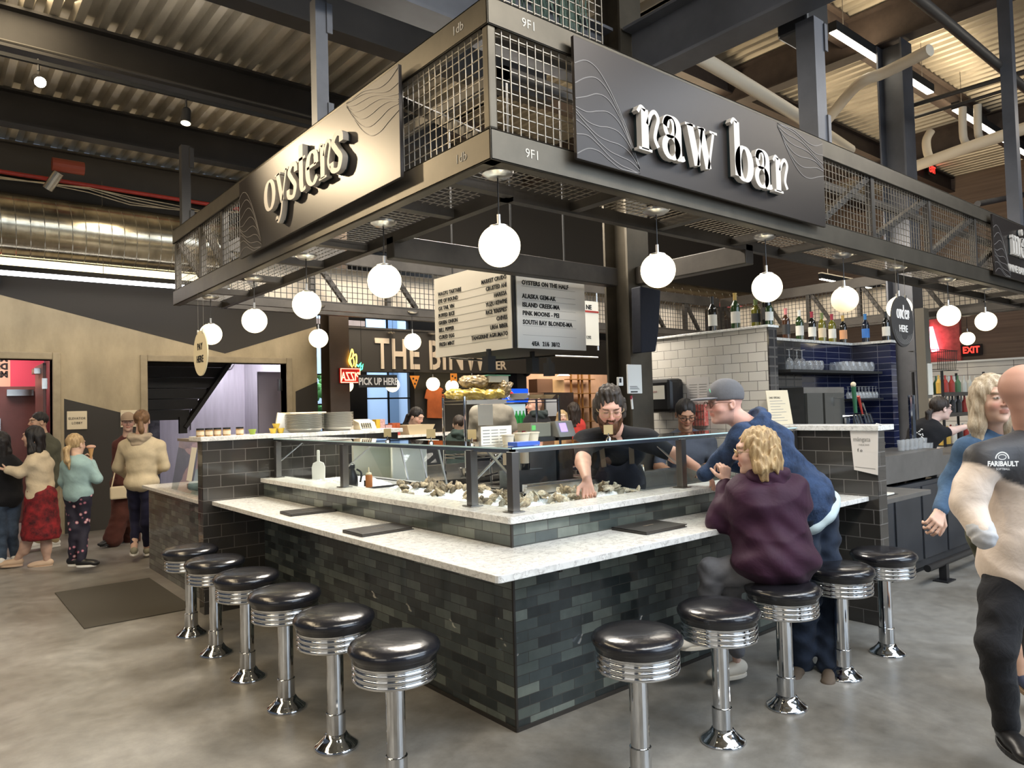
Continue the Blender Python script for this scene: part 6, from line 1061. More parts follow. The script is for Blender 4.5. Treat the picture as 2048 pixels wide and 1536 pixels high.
for px0, px1, py0, py1, c, lab in PK:
    a = ony(px0, py1, 4.98); b = ony(px1, py0, 4.98); o = thing('packet', lab, 'packet', (a[0], 5.0, 1.30)); bx('box', (a[0], 4.98, 1.301), (b[0], 5.08, 1.301 + (b[2] - a[2])), CB[c], o); bx('label', (a[0] + .01, 4.977, 1.32), (b[0] - .01, 4.98, 1.34), (FO['red'] if c in (0, 4) else PAPER), o)
t = thing('tray_box', 'open kraft tray box on the shop counter', 'box', (2.5, 5.1, 1.3)); a = ony(812, 862, 4.98)[0]; b = ony(868, 862, 4.98)[0]; z0, z1 = 1.30, 1.42; m = MB(); m.add([(a + .05, 4.98, z0), (b - .05, 4.98, z0), (b - .05, 5.2, z0), (a + .05, 5.2, z0), (a, 4.95, z1), (b, 4.95, z1), (b, 5.25, z1), (a, 5.25, z1)], [(3, 2, 1, 0), (0, 1, 5, 4), (1, 2, 6, 5), (2, 3, 7, 6), (3, 0, 4, 7)]); obj('tray', m, mat('kraft_light', (.55, .44, .28), .8), t)
# mezzanine guard with plants above the centre
PX0 = ony(1008, 10, -.12)[0]; PX1 = ony(1206, 60, -.12)[0]
t = thing('planter_screen', 'wire screen with trailing dark plants above the canopy corner', 'planter', (PX0, -.12, 3.445)); g_ = grid(PX0, PX1, 3.46, 4.0, lambda u, v, w: (u, -.12 + w, v), s=.05, r=.0025); obj('wire_mesh', g_, WIRE, t); m = MB(); rngp = random.Random(3)
for k in range(60):
    x = rngp.uniform(PX0 + .14, PX1 - .04); y = rngp.uniform(-.08, -.02); z = rngp.uniform(3.75, 3.98); m.tube([(x, y, z), (x + rngp.uniform(-.02, .02), y, z - .12), (x + rngp.uniform(-.03, .03), y, z - rngp.uniform(.2, .3))], [.005, .008, .002], 4)
obj('leaves', m, mat('plant_dark', (.05, .09, .07), .6, var=.4, vs=8), t); bx('frame', (PX0, -.13, 3.445), (PX1, -.01, 3.46), BSTEEL, t); bx('trough', (PX0 + .1, -.09, 3.96), (PX1, -.01, 4.02), BSTEEL, t)
# ================================================================== people: blended-distance figures
def _smin(a, b, k): h = np.clip(.5 + .5 * (b - a) / k, 0, 1); return b * (1 - h) + a * h - k * h * (1 - h)
def cap(a, b, ra, rb=None, k=.02, op=1): return ('c', np.array(a, float), np.array(b, float), ra, ra if rb is None else rb, k, op)
def eli(c, r, R=None, k=.02, op=1): return ('e', np.array(c, float), np.array(r, float), np.eye(3) if R is None else R, 0, k, op)
def sdf_mesh(prims, h, disp=None):
    los, his = [], []
    for p in prims:
        if p[0] == 'c': r = max(p[3], p[4]); lo = np.minimum(p[1], p[2]) - r; hi = np.maximum(p[1], p[2]) + r
        else: e = np.sqrt(((p[3].T * p[2]) ** 2).sum(1)) if False else np.sqrt((p[3] ** 2 @ (p[2] ** 2))); lo = p[1] - e; hi = p[1] + e
        los.append(lo); his.append(hi)
    pos = [i for i, p in enumerate(prims) if p[6] > 0]
    lo = np.min([los[i] for i in pos], 0) - 4 * h; hi = np.max([his[i] for i in pos], 0) + 4 * h
    n = np.ceil((hi - lo) / h).astype(int) + 1; D = np.full(n, 9.0)
    ax = [lo[i] + h * np.arange(n[i]) for i in range(3)]
    for p, l, u in zip(prims, los, his):
        mg = p[5] * 1.5 + 3 * h; a = np.clip(((l - mg - lo) / h).astype(int), 0, n - 1); b = np.clip(((u + mg - lo) / h).astype(int) + 2, 1, n)
        if (b <= a).any(): continue
        X = ax[0][a[0]:b[0], None, None]; Y = ax[1][None, a[1]:b[1], None]; Z = ax[2][None, None, a[2]:b[2]]
        if p[0] == 'c':
            A, B = p[1], p[2]; ba = B - A; L = ba @ ba + 1e-9; px, py, pz = X - A[0], Y - A[1], Z - A[2]
            t = np.clip((px * ba[0] + py * ba[1] + pz * ba[2]) / L, 0, 1); d = np.sqrt((px - t * ba[0]) ** 2 + (py - t * ba[1]) ** 2 + (pz - t * ba[2]) ** 2) - (p[3] + (p[4] - p[3]) * t)
        else:
            px, py, pz = X - p[1][0], Y - p[1][1], Z - p[1][2]; R = p[3]; q = [px * R[0, i] + py * R[1, i] + pz * R[2, i] for i in range(3)]; r = p[2]
            k0 = np.sqrt(sum((q[i] / r[i]) ** 2 for i in range(3))); k1 = np.sqrt(sum((q[i] / r[i] ** 2) ** 2 for i in range(3))) + 1e-9; d = k0 * (k0 - 1) / k1
        S = D[a[0]:b[0], a[1]:b[1], a[2]:b[2]]
        S[...] = _smin(S, d, p[5]) if p[6] > 0 else -_smin(-S, d, p[5])
    if disp is not None:
        X, Y, Z = ax[0][:, None, None], ax[1][None, :, None], ax[2][None, None, :]
        D = D + disp(X, Y, Z)
    return surfnet(D, lo, h)
def surfnet(D, lo, h):
    ins = D < 0; nx, ny, nz = D.shape; cs = (nx - 1, ny - 1, nz - 1); S = np.zeros(cs + (3,)); Nn = np.zeros(cs)
    I, J, K = np.meshgrid(np.arange(nx), np.arange(ny), np.arange(nz), indexing='ij', sparse=True); faces = []
    E = []
    for axn in range(3):
        s0 = [slice(None)] * 3; s1 = [slice(None)] * 3; s0[axn] = slice(0, -1); s1[axn] = slice(1, None)
        a = D[tuple(s0)]; b = D[tuple(s1)]; cr = ins[tuple(s0)] != ins[tuple(s1)]; ii = np.argwhere(cr)
        if len(ii) == 0: continue
        av = a[cr]; bv = b[cr]; t = av / (av - bv); P = ii.astype(float); P[:, axn] += t; o = [k for k in range(3) if k != axn]
        for du in (0, -1):
            for dv in (0, -1):
                c = ii.copy(); c[:, o[0]] += du; c[:, o[1]] += dv; ok = ((c >= 0) & (c < np.array(cs))).all(1); cc = c[ok]
                np.add.at(S, (cc[:, 0], cc[:, 1], cc[:, 2]), P[ok]); np.add.at(Nn, (cc[:, 0], cc[:, 1], cc[:, 2]), 1)
        E.append((axn, ii, av < 0))
    idx = -np.ones(cs, int); m = Nn > 0; idx[m] = np.arange(m.sum()); V = S[m] / Nn[m][:, None] * h + lo
    for axn, ii, neg in E:
        o = [(axn + 1) % 3, (axn + 2) % 3]; q = []
        ok = (ii[:, o[0]] > 0) & (ii[:, o[1]] > 0) & (ii[:, o[0]] < cs[o[0]]) & (ii[:, o[1]] < cs[o[1]]); jj = ii[ok]; ng = neg[ok]
        for du, dv in ((-1, -1), (0, -1), (0, 0), (-1, 0)):
            c = jj.copy(); c[:, o[0]] += du; c[:, o[1]] += dv; q.append(idx[c[:, 0], c[:, 1], c[:, 2]])
        Q = np.stack(q, 1); Q[~ng] = Q[~ng][:, ::-1]; faces.append(Q)
    return V, np.concatenate(faces)
def put(name, parts, m, parent, colf=None):
    """parts: list of (V, F); one mesh object under parent; colf(V)->rgb per vertex"""
    V = np.concatenate([p[0] for p in parts]); off = 0; Fs = []
    for v, f in parts: Fs.append(f + off); off += len(v)
    Fa = np.concatenate(Fs); me = bpy.data.meshes.new(name); me.vertices.add(len(V)); me.vertices.foreach_set('co', V.astype(np.float32).ravel())
    me.loops.add(len(Fa) * 4); me.loops.foreach_set('vertex_index', Fa.astype(np.int32).ravel()); me.polygons.add(len(Fa)); me.polygons.foreach_set('loop_start', np.arange(0, len(Fa) * 4, 4, dtype=np.int32)); me.polygons.foreach_set('loop_total', np.full(len(Fa), 4, np.int32))
    me.polygons.foreach_set('use_smooth', np.ones(len(Fa), bool)); me.update(); me.materials.append(m)
    if colf is not None:
        c = np.ones((len(V), 4), np.float32); c[:, :3] = colf(V); at = me.color_attributes.new('col', 'FLOAT_COLOR', 'POINT'); at.data.foreach_set('color', c.ravel())
    return link(name, me, parent)
def fold(a=.006, f=16, s=0.0):
    def g(X, Y, Z):
        q = np.sin(f * .8 * X + 3 * np.sin(f * .5 * Z + s) + 2 * np.sin(f * .37 * Y)); r = np.sin(f * 1.5 * Z + 3 * np.sin(f * .42 * (X - Y) + s) + 1.5 * np.sin(f * .9 * Y))
        return a * (.7 * q * r + .8 * (np.abs(np.sin(f * 1.25 * Z + 2.6 * np.sin(f * .33 * (X + Y) + s) + s)) ** .6 - .6) + .35 * np.sin(3.1 * f * (Z + .4 * X) + 2 * np.sin(f * 1.3 * Y)))
    return g
def nrm(v): v = np.array(v, float); return v / (np.linalg.norm(v) + 1e-9)
def frame_from(fwd, up=(0, 0, 1)):
    y = nrm(fwd); x = nrm(np.cross(y, up)); z = np.cross(x, y); return np.stack([x, y, z], 1)   # columns x right, y fwd, z up
def rotv(v, ax, a): ax = nrm(ax); v = np.array(v, float); return v * math.cos(a) + np.cross(ax, v) * math.sin(a) + ax * (ax @ v) * (1 - math.cos(a))
def hand(w, d, pn, curl=.5, s=1.0, side=1, spread=.0):
    """palm and five fingers; w wrist, d hand direction, pn palm normal, side +1 puts the thumb on +cross(d, pn)"""
    d = nrm(d); pn = nrm(pn - d * (np.array(pn) @ d)); a = np.cross(d, pn) * side; P = []
    K = []
    for i, o in enumerate((.030, .010, -.010, -.029)):
        kn = w + d * (.088 - .004 * abs(i - 1)) * s + a * o * s; K.append(kn); P.append(cap(w + d * .012 * s + a * o * .5 * s, kn, .0125 * s, .0105 * s, k=.008))
    for i, (kn, L) in enumerate(zip(K, (.040, .045, .042, .033))):
        dd = nrm(d + a * (.06 - .05 * i) * (1 + spread * 3)); p = kn; r = .0088 * s
        for j, (ll, cc) in enumerate(((1.0, .8), (.68, 1.15), (.52, .8))):
            dd = rotv(dd, np.cross(d, pn), curl * cc * (1 + .08 * i)); q = p + dd * L * ll * s; P.append(cap(p, q, r, r * .9, k=.004)); p = q; r *= .9
    t0 = w + d * .025 * s + a * .022 * s; td = nrm(d * .6 + a * .8 + pn * .35); t1 = t0 + td * .042 * s; td2 = nrm(d * .9 + a * .25 + pn * (.3 + curl * .6)); t2 = t1 + td2 * .03 * s; t3 = t2 + td2 * .024 * s
    P += [cap(t0, t1, .014 * s, .0115 * s, k=.008), cap(t1, t2, .0105 * s, .0098 * s, k=.004), cap(t2, t3, .0095 * s, .008 * s, k=.004)]
    return P
def head_prims(c, R, s=1.0, nk=None, fat=1.0, nose=1.0):
    T = lambda x, y, z: c + R @ (np.array([x, y, z]) * s)
    E = lambda x, y, z, a, b, d, k=.02, op=1: eli(T(x, y, z), np.array([a, b, d]) * s, R, k * s, op)
    P = [E(0, -.014, .032, .074, .092, .086), E(0, .022, -.02, .060 * fat, .066, .088), E(0, .030, -.070, .047 * fat, .048, .040), E(0, .066, -.092, .024 * fat, .020, .018, .015),
         E(.034, .058, -.022, .026 * fat, .026, .026, .02), E(-.034, .058, -.022, .026 * fat, .026, .026, .02), E(0, .076, .036, .052, .018, .016, .015)]
    P += [E(.031, .096, .012, .020, .014, .011, .010, -1), E(-.031, .096, .012, .020, .014, .011, .010, -1), E(.031, .074, .010, .0150, .0150, .0135, .003), E(-.031, .074, .010, .0150, .0150, .0135, .003)]
    P += [cap(T(0, .086, .018), T(0, .108, -.020), .0075 * s, .0105 * s * nose, k=.008 * s), E(.011, .096, -.026, .009, .010, .007, .006), E(-.011, .096, -.026, .009, .010, .007, .006)]
    P += [E(0, .084, -.050, .022, .010, .0058, .004), E(0, .082, -.060, .019, .010, .0064, .004), E(0, .100, -.0555, .020, .008, .0016, .002, -1)]
    for sx in (1, -1): P += [E(sx * .076, -.008, -.004, .010, .020, .031, .006), E(sx * .083, -.004, -.002, .006, .010, .018, .004, -1)]
    if nk is not None: P.append(cap(T(0, -.018, -.045), nk, .052 * s * fat, .060 * s * fat, k=.03))
    return P
def face_col(c, R, s, skin, hair, iris=(.10, .06, .03), lips=None, shut=False, stubble=0.0):
    skin = np.array(skin); lips = np.array(lips if lips is not None else skin * np.array([.84, .60, .58])); hair = np.array(hair)
    def f(V):
        q = ((V - c) @ R) / s; C_ = np.tile(skin, (len(V), 1)).astype(float); x, y, z = np.abs(q[:, 0]), q[:, 1], q[:, 2]
        C_ *= (1 + .05 * np.sin(V[:, 0] * 60 + 3 * np.sin(V[:, 2] * 45)))[:, None]
        bl = np.exp(-((x - .036) ** 2 + (z + .028) ** 2) / .0005) * (y > .04); C_ = C_ * (1 - .25 * bl[:, None] * np.array([0, 1, 1])); bl = np.exp(-(x ** 2 + (z + .02) ** 2) / .0002) * (y > .09); C_ = C_ * (1 - .2 * bl[:, None] * np.array([0, 1, 1]))
        if stubble: mk = ((z < -.035) & (y > -.02))[:, None]; C_ = np.where(mk, C_ * (1 - stubble) + np.array([.12, .1, .09]) * stubble, C_)
        m = (x < .024 - .35 * np.abs(z + .055)) & (np.abs(z + .055) < .0105) & (y > .075); C_[m] = lips
        m = (x > .012) & (x < .050) & (np.abs(z - (.036 + .10 * np.minimum(x - .012, .02) - .006)) < .0048) & (y > .05); C_[m] = hair * .8 + skin * .2
        e = np.sqrt((x - .031) ** 2 * .75 + ((z - .010) * (2.5 if not shut else 4)) ** 2); m = (e < .0125) & (y > .077) & (y < .1)
        C_[m] = (.46, .42, .38) if not shut else skin * .35
        rim = (e >= .0105) & (e < .0150) & (y > .07); C_[rim] = C_[rim] * .45
        if not shut: m2 = m & (((x - .031) ** 2 + (z - .010) ** 2) < .0062 ** 2); C_[m2] = iris
        return np.clip(C_, 0, 1)
    return f
def glasses(c, R, s, parent, m, r=.022, th=.0016):
    T = lambda x, y, z: c + R @ (np.array([x, y, z]) * s); mb = MB()
    for sx in (1, -1):
        mb.tube([T(sx * .033 + r * math.cos(a) * 1.05, .103 - .004 * abs(math.cos(a)), .006 + r * .82 * math.sin(a)) for a in [2 * PI * k / 20 for k in range(21)]], th * s, 5); mb.tube([T(sx * .056, .098, .012), T(sx * .078, .06, .012), T(sx * .081, .0, .008)], th * s, 5)
    mb.tube([T(-.011, .104, .012), T(0, .107, .015), T(.011, .104, .012)], th * s, 5); return obj('eyeglasses', mb, m, parent)
SKM = vmat('skin', .5, bump=.04, bs=220, sss=.08, spec=.35); HRM = {}
def hairmat(n, c, c2): return mat('hair_' + n, c, .42, var=.5, vs=7, col2=c2, bump=.5, bs=30, stretch=(9, 9, 1.4), spec=.5)
def cloth(n, c, v=.12, bs=6, bp=.35, r=.88, **k): return mat('cloth_' + n, c, r, var=v, vs=9, bump=bp, bs=bs, bd=.03 if bs < 25 else .01, dist=.5, sheen=.04, spec=.25, **k)
def hair_prims(c, R, s, style, k=.02):
    T = lambda x, y, z: c + R @ (np.array([x, y, z]) * s); E = lambda x, y, z, a, b, d, kk=.015, op=1: eli(T(x, y, z), np.array([a, b, d]) * s, R, kk * s, op)
    P = [E(0, -.020, .040, .083, .098, .093)]
    if style in ('long', 'bob', 'longback', 'wavy'):
        L = {'long': -.22, 'bob': -.12, 'longback': -.30, 'wavy': -.13}[style]; g = .092 if style != 'wavy' else .105
        for sx in (1, -1): P += [cap(T(sx * .062, .01, .05), T(sx * g * .80, -.01, L * .55), .030 * s, .034 * s, k=.03), cap(T(sx * g * .8, -.01, L * .55), T(sx * g * .72, -.02, L), .034 * s, .018 * s, k=.03)]
        for x in (-.045, 0, .045): P.append(cap(T(x, -.075, .0), T(x, -.080, L), .036 * s, .022 * s, k=.03))
        if style == 'wavy': P += [E(0, -.05, -.05, .098, .07, .075, .03)]
    if style in ('pony', 'ponylow'):
        z0 = .045 if style == 'pony' else -.02; P += [cap(T(0, -.10, z0), T(0, -.135, z0 - .02), .022 * s, .026 * s, k=.015), cap(T(0, -.135, z0 - .02), T(.01, -.135, z0 - .14), .030 * s, .030 * s, k=.02), cap(T(.01, -.135, z0 - .14), T(.02, -.115, z0 - .24), .030 * s, .008 * s, k=.02)]
    if style == 'bun': P += [E(.0, -.12, -.03, .035, .035, .035, .01)]
    if style == 'shag': P += [E(sx * .07, -.02, -.02, .028, .05, .075, .03) for sx in (1, -1)] + [E(0, -.08, -.03, .075, .04, .08, .03), E(0, -.01, .112, .06, .07, .03, .02)]
    if style == 'short': P = [E(0, -.018, .044, .079, .094, .090)]
    f = {'short': (.112, .002, .082), 'shag': (.108, .004, .084)}.get(style, (.108, .0, .088)); P.append(E(0, f[0], f[1], .068, .062, f[2], .008, -1))
    if style in ('short',): P += [E(0, .02, -.075, .1, .11, .062, .01, -1)]
    if style in ('pony', 'ponylow', 'bun'): P.insert(1, E(0, .05, -.12, .1, .085, .10, .01, -1))
    return P
def strands(a=.003, f=90):
    return lambda X, Y, Z: a * np.sin(f * (X + Y) + 5 * np.sin(14 * Z) + 3 * np.sin(31 * (X - Y))) + a * .6 * np.sin(f * 1.7 * (X - Y) + 4 * np.sin(11 * Z))
def person(label, J, D, S):
    """J: joints as (px, py, depth offset) seen from the measured camera; S: body and clothing"""
    P = {k: atd(v[0], v[1], D + (v[2] if len(v) > 2 else 0)) for k, v in J.items()}
    H = S.get('H', 1.7); w = S.get('w', 1.0); hs = S.get('hs', H / 1.72 * .98); sk = np.array(S.get('skin', (.52, .33, .24)))
    an = [P[k] for k in ('anL', 'anR') if k in P]; base = np.mean(an, 0) if an else P['pel']; base = np.array([base[0], base[1], 0.0])
    root = thing('person', label, 'person', base)
    ls = P['shR'] - P['shL']; sp = P['neck'] - P['pel']; s_ = nrm(sp); lat = nrm(ls - s_ * (ls @ s_)); fwd = np.cross(s_, lat)      # lat = person's right; fwd checked below
    if 'face' in S: fd = np.array(S['face'], float)
    else: fd = fwd
    RB = np.stack([lat, nrm(np.cross(s_, lat)), s_], 1)
    if RB[:, 1] @ np.array([*S.get('front', fd[:2])[:2], 0]) < 0: RB[:, 1] *= -1
    HR = frame_from(fd, S.get('hup', (0, 0, 1))); hc = P['head']
    SL = np.linalg.norm(sp)
    if 'knL' not in P:
        S.setdefault('pants', BKC); S.setdefault('shoe', BLACKP)
        for sd, q in (('L', -1), ('R', 1)):
            b0 = P['pel'] + RB[:, 0] * .085 * q; P['kn' + sd] = np.array([b0[0], b0[1], P['pel'][2] * .53]); P['an' + sd] = np.array([b0[0], b0[1], .075])
        root.location = Vector((float(P['pel'][0]), float(P['pel'][1]), 0))
    def tor(o, k=.06, hem=0.0, long=0.0):
        c = lambda t, y=0: P['pel'] + sp * t + RB[:, 1] * y
        A = [eli(c(.70), [(.150 * w + o) , .098 * w + o, .17], RB, k), eli(c(.36, .01 * w), [.128 * w + o, .098 * w + o, .16], RB, k), eli(c(.04), [.150 * w + o, .115 * w + o, .12 + hem], RB, k)]
        A += [cap(P['shL'] * .96 + P['neck'] * .04, P['neck'] - s_ * .03, .052 * w + o * .6, .06 + o * .5, k=.05), cap(P['shR'] * .96 + P['neck'] * .04, P['neck'] - s_ * .03, .052 * w + o * .6, .06 + o * .5, k=.05)]
        if S.get('belly'): A.append(eli(c(.28, .05 * w), [.14 * w + o, .12 * w * S['belly'] + o, .15], RB, k))
        if S.get('bust'): A.append(eli(c(.66, .07), [.12 + o, .075 + o, .085], RB, k))
        if long: A.append(eli(c(-.12), [.16 * w + o, .125 * w + o, long], RB, k))
        return A
    def arm(sd, o, t0=0, t1=2, tap=0.0, k=.03):
        a, b, c = P['sh' + sd], P.get('el' + sd), P.get('wr' + sd); out = []
        if b is None: return out
        e = a + (b - a) * min(t1, 1); out.append(cap(a, e, .048 * w ** .4 + o * .75, .040 * w ** .4 + o * .7, k=k))
        if t1 > 1 and c is not None: e2 = b + (c - b) * (t1 - 1); out.append(cap(b, e2, .040 * w ** .4 + o * .7, .029 + o * (1 - tap) * .8, k=k))
        return out
    def leg(sd, o, t1=2, k=.03, flare=0.0):
        hp = P.get('hip' + sd); kn = P.get('kn' + sd); a = P.get('an' + sd)
        if hp is None: hp = P['pel'] + RB[:, 0] * (.075 * w) * (1 if sd == 'R' else -1) - s_ * .02
        if kn is None: return []
        out = [cap(hp, kn, .080 * w ** .7 + o, .055 * w ** .5 + o, k=k)]
        if t1 > 1 and a is not None: out.append(cap(kn, kn + (a - kn) * (t1 - 1), .053 * w ** .5 + o, .036 + o + flare, k=k))
        return out
    # body: one mesh
    bp = [sdf_mesh(tor(-.02) + arm('L', -.006) + arm('R', -.006) + leg('L', -.012) + leg('R', -.012), .022)]
    hr = S.get('res', .0055); fat = S.get('fat', 1.0)
    bp.append(sdf_mesh(head_prims(hc, HR, hs, P['neck'] + s_ * .0, fat, S.get('nose', 1.0)), hr))
    for sd in 'LR':
        if 'wr' + sd in P and 'hd' + sd in S:
            h = S['hd' + sd]; wv = P['wr' + sd]; el = P['el' + sd]; d = h.get('d'); d = nrm(wv - el) if d is None else nrm(d); pn = h.get('pn', (0, 0, -1)); ho = hand(wv, d, np.array(pn, float), h.get('curl', .45), h.get('s', H / 1.75), h.get('side', 1)); bp.append(sdf_mesh(ho + [cap(el, wv, .040 * w ** .6, .027, k=.012)] + ([cap(P['sh' + sd] * .4 + el * .6, el, .044 * w ** .6, .042 * w ** .6, k=.02)] if h.get('bare') else []), S.get('hres', .0055)))
        if S.get('legskin') and 'an' + sd in P:
            kk, aa = P['kn' + sd], P['an' + sd]; q0 = 0 if S.get('skirt') else (.3 if S.get('pantlen', 2) < 1.6 else .68); bp.append(sdf_mesh([cap(kk + (aa - kk) * q0, aa, .050 - .014 * q0, .033, k=.02)] + ([eli(kk * .7 + aa * .3, [.052, .056, .10], None, .03)] if q0 < .5 else []), .009))
    fc = face_col(hc, HR, hs, sk, S.get('brow', S.get('hairc', (.1, .06, .03))), shut=S.get('shut', False), stubble=S.get('stubble', 0)); put('body', bp, SKM, root, fc)
    nz = S.get('fold', .005)
    if 'top' in S:
        o = S.get('topo', .014); sl = S.get('sleeve', 2.0); tp = tor(o, hem=S.get('hem', 0), long=S.get('long', 0)) + arm('L', o * .9, t1=sl, tap=S.get('tap', .3), k=S.get('armk', .03)) + arm('R', o * .9, t1=sl, tap=S.get('tap', .3), k=S.get('armk', .03))
        if S.get('collar', 0): tp.append(cap(P['neck'] - s_ * .02, P['neck'] + nrm(hc - P['neck']) * S['collar'], .066, .066, k=.02))
        if not S.get('hood'): tp.append(eli(P['neck'] + s_ * .055 + RB[:, 1] * .03, [.058, .075, .055], RB, .01, -1))
        hc_ = S.get('cut', .13 + S.get('hem', 0)); tp.append(eli(P['pel'] - s_ * (hc_ + .62), [.9, .9, .62], RB, .008, -1))
        put('top', [sdf_mesh(tp, S.get('cres', .010), fold(nz, 15, S.get('seed', 0)))], S['top'], root, S.get('topcol') and S['topcol'](P, RB))
    if 'hood' in S: T = lambda y, z: P['neck'] + RB[:, 1] * y + s_ * z; put('hood', [sdf_mesh([eli(T(-.075, .015), [.115, .062, .060], RB, .02), eli(T(-.07, -.05), [.08, .05, .08], RB, .03), cap(T(.03, .03) + lat * .085, T(-.06, .03) + lat * .09, .028, .034, k=.03), cap(T(.03, .03) - lat * .085, T(-.06, .03) - lat * .09, .028, .034, k=.03), eli(T(-.04, .07), [.075, .06, .045], RB, .015, -1)], .008, fold(.006, 30, 2))], S['hood'], root)
    if 'pants' in S:
        o = S.get('panto', .010); pl = S.get('pantlen', 1.97)
        if S.get('skirt'): kz = S['skirt']; q = P['pel'] + np.array([0, 0, -kz]); pr = [eli(P['pel'], [.15 * w, .12 * w, .12], RB, .05), cap(P['pel'], q, .16 * w, .20 * w, k=.06), eli(q + np.array([0, 0, -.50]), [.6, .6, .45], None, .01, -1)]
        else: pr = [eli(P['pel'] - s_ * 0, [.148 * w + o, .118 * w + o, .11], RB, .05)] + leg('L', o, pl, flare=S.get('flare', 0)) + leg('R', o, pl, flare=S.get('flare', 0))
        put('skirt' if S.get('skirt') else 'trousers', [sdf_mesh(pr, S.get('cres', .010), fold(nz * (.5 if S.get('skirt') else 1.0), 19, 3))], S['pants'], root)
    for sd in 'LR':
        if 'shoe' in S and 'an' + sd in P:
            a = P['an' + sd]; t = nrm(np.array([*S.get('toe' + sd, S.get('toe', fd))[:2], 0])); zf = a[2] - .072 * H / 1.75; u = np.array([0, 0, 1]); F = frame_from(t); L = .155 * H / 1.75; b = np.array([a[0], a[1], zf])
            heel = S.get('heel', 0); up = [eli(b + u * (.052 + heel) - t * .01, [.036, .055, .045], F, .02), eli(b + t * .075 * H / 1.75 + u * .042, [.042, .075, .036], F, .03), eli(b + t * L + u * .032, [.040, .045, .026], F, .03), eli(b - u * .30, [.5, .5, .306], None, .005, -1)]
            so = MB(); pts = []
            for k in range(20): q = 2 * PI * k / 20; rr = .046 + .004 * math.cos(q); pts.append((rr * math.sin(q), .055 * H / 1.75 + (.118 * H / 1.75) * math.cos(q)))
            so.poly(pts, lambda x, y, w_=0: tuple(b + F[:, 0] * x + F[:, 1] * y + u * (w_ - .004 + .003)), .022); s_o = put('shoe', [sdf_mesh(up, .007)], S['shoe'], root); obj('sole', so, S.get('sole', S['shoe']), s_o, smooth=False, bevel=.004)
            if S.get('heelh'): obj('heel', MB().tube([b - t * .04, b - t * .03 + u * .07], [.014, .022], 8), S['shoe'], s_o)
    if 'hair' in S: put('hair', [sdf_mesh(hair_prims(hc, HR, hs, S['hstyle']), S.get('hairres', .0065), strands(S.get('strand', .0022), 85))], S['hair'], root)
    if 'beard' in S:
        T = lambda x, y, z: hc + HR @ (np.array([x, y, z]) * hs); E = lambda x, y, z, a, b, d, kk=.012, op=1: eli(T(x, y, z), np.array([a, b, d]) * hs, HR, kk, op)
        put('beard', [sdf_mesh([E(0, .045, -.085, .060, .055, .055), E(0, .06, -.112, .042, .035, .040, .02), E(.052, .03, -.055, .022, .045, .045), E(-.052, .03, -.055, .022, .045, .045), E(0, .088, -.038, .030, .016, .008, .008), E(0, .110, -.056, .019, .03, .010, .004, -1), E(0, .10, .0, .056, .06, .032, .008, -1)], .005, strands(.003, 120))], S['beard'], root)
    if 'cap' in S:
        T = lambda x, y, z: hc + HR @ (np.array([x, y, z]) * hs); E = lambda x, y, z, a, b, d, kk=.01, op=1: eli(T(x, y, z), np.array([a, b, d]) * hs, HR, kk, op)
        c_ = put('cap_crown', [sdf_mesh([E(0, -.012, .054, .088, .108, .094), E(0, 0, -.10, .2, .2, .135, .004, -1)], .006)], S['cap'], root)
        put('cap_brim', [sdf_mesh([E(0, .122, .038, .076, .082, .009, .006), E(0, .1, .010, .07, .09, .014, .008, -1)], .0045)], S.get('brim', S['cap']), root)
        if S.get('badge'): m_ = MB(); [m_.tube([T(-.02 + .012 * i, .088 - .002 * i * i, .072 + .02 * (i % 2)), T(-.01 + .012 * i, .088 - .002 * i, .085 - .01 * (i % 2))], .004, 5) for i in range(4)]; obj('badge', m_, S['badge'], root)
    if 'specs' in S: glasses(hc, HR, hs, root, S['specs'], S.get('specr', .022), S.get('spect', .0016))
    return root, P, RB, HR, hc, hs
H_ = {'dk': hairmat('dark', (.035, .022, .015), (.008, .005, .004)), 'bk': hairmat('black', (.018, .014, .013), (.004, .003, .003)), 'br': hairmat('brown', (.24, .13, .06), (.07, .035, .015)), 'bl': hairmat('blonde', (.58, .42, .22), (.22, .13, .055)), 'ash': hairmat('ash_blonde', (.60, .50, .36), (.28, .20, .12)), 'shag': hairmat('shag', (.055, .04, .03), (.012, .008, .006)), 'beard': hairmat('beard', (.14, .055, .02), (.035, .014, .007))}
BKC = cloth('black', (.012, .012, .014)); GOLD = mat('wire_frame_gold', (.5, .38, .2), .3, .9)
HANDR = dict(curl=.45)
# ---- bearded man behind the glass
r_, P_, RB_, HR_, hc_, hs_ = person('bearded man with glasses in black shirt and apron reaching into the oysters', dict(head=(1219, 817, 0), neck=(1228, 862, .14), shL=(1297, 882, .10), shR=(1168, 886, .08), elL=(1352, 912, .02), wrL=(1393, 934, -.10), elR=(1166, 925, -.16), wrR=(1174, 958, -.40), pel=(1232, 985, .72), hipL=(1262, 1000, .8), hipR=(1200, 1000, .8), knL=(1265, 1105, .85), knR=(1200, 1105, .85), anL=(1262, 1205, .9), anR=(1204, 1205, .9)), 4.75,
 dict(H=1.84, w=1.34, hs=1.10, fat=1.12, skin=(.60, .35, .27), face=(-.62, -.72, -.42), front=(-.7, -.7), top=BKC, sleeve=.72, topo=.02, shut=True, belly=1.1, pants=BKC, shoe=BLACKP, hair=H_['shag'], hstyle='shag', strand=.005, hairres=.005, res=.004, hres=.0045, beard=H_['beard'], specs=GOLD, hdR=dict(d=(-.1, -.2, -1), pn=(-.6, -.7, 0), curl=.75, bare=1), hdL=dict(d=(.35, -.55, -.5), pn=(0, 0, -1), curl=.35, bare=1), brow=(.06, .03, .015)))
AP = cloth('apron', (.016, .017, .028), bp=.15)
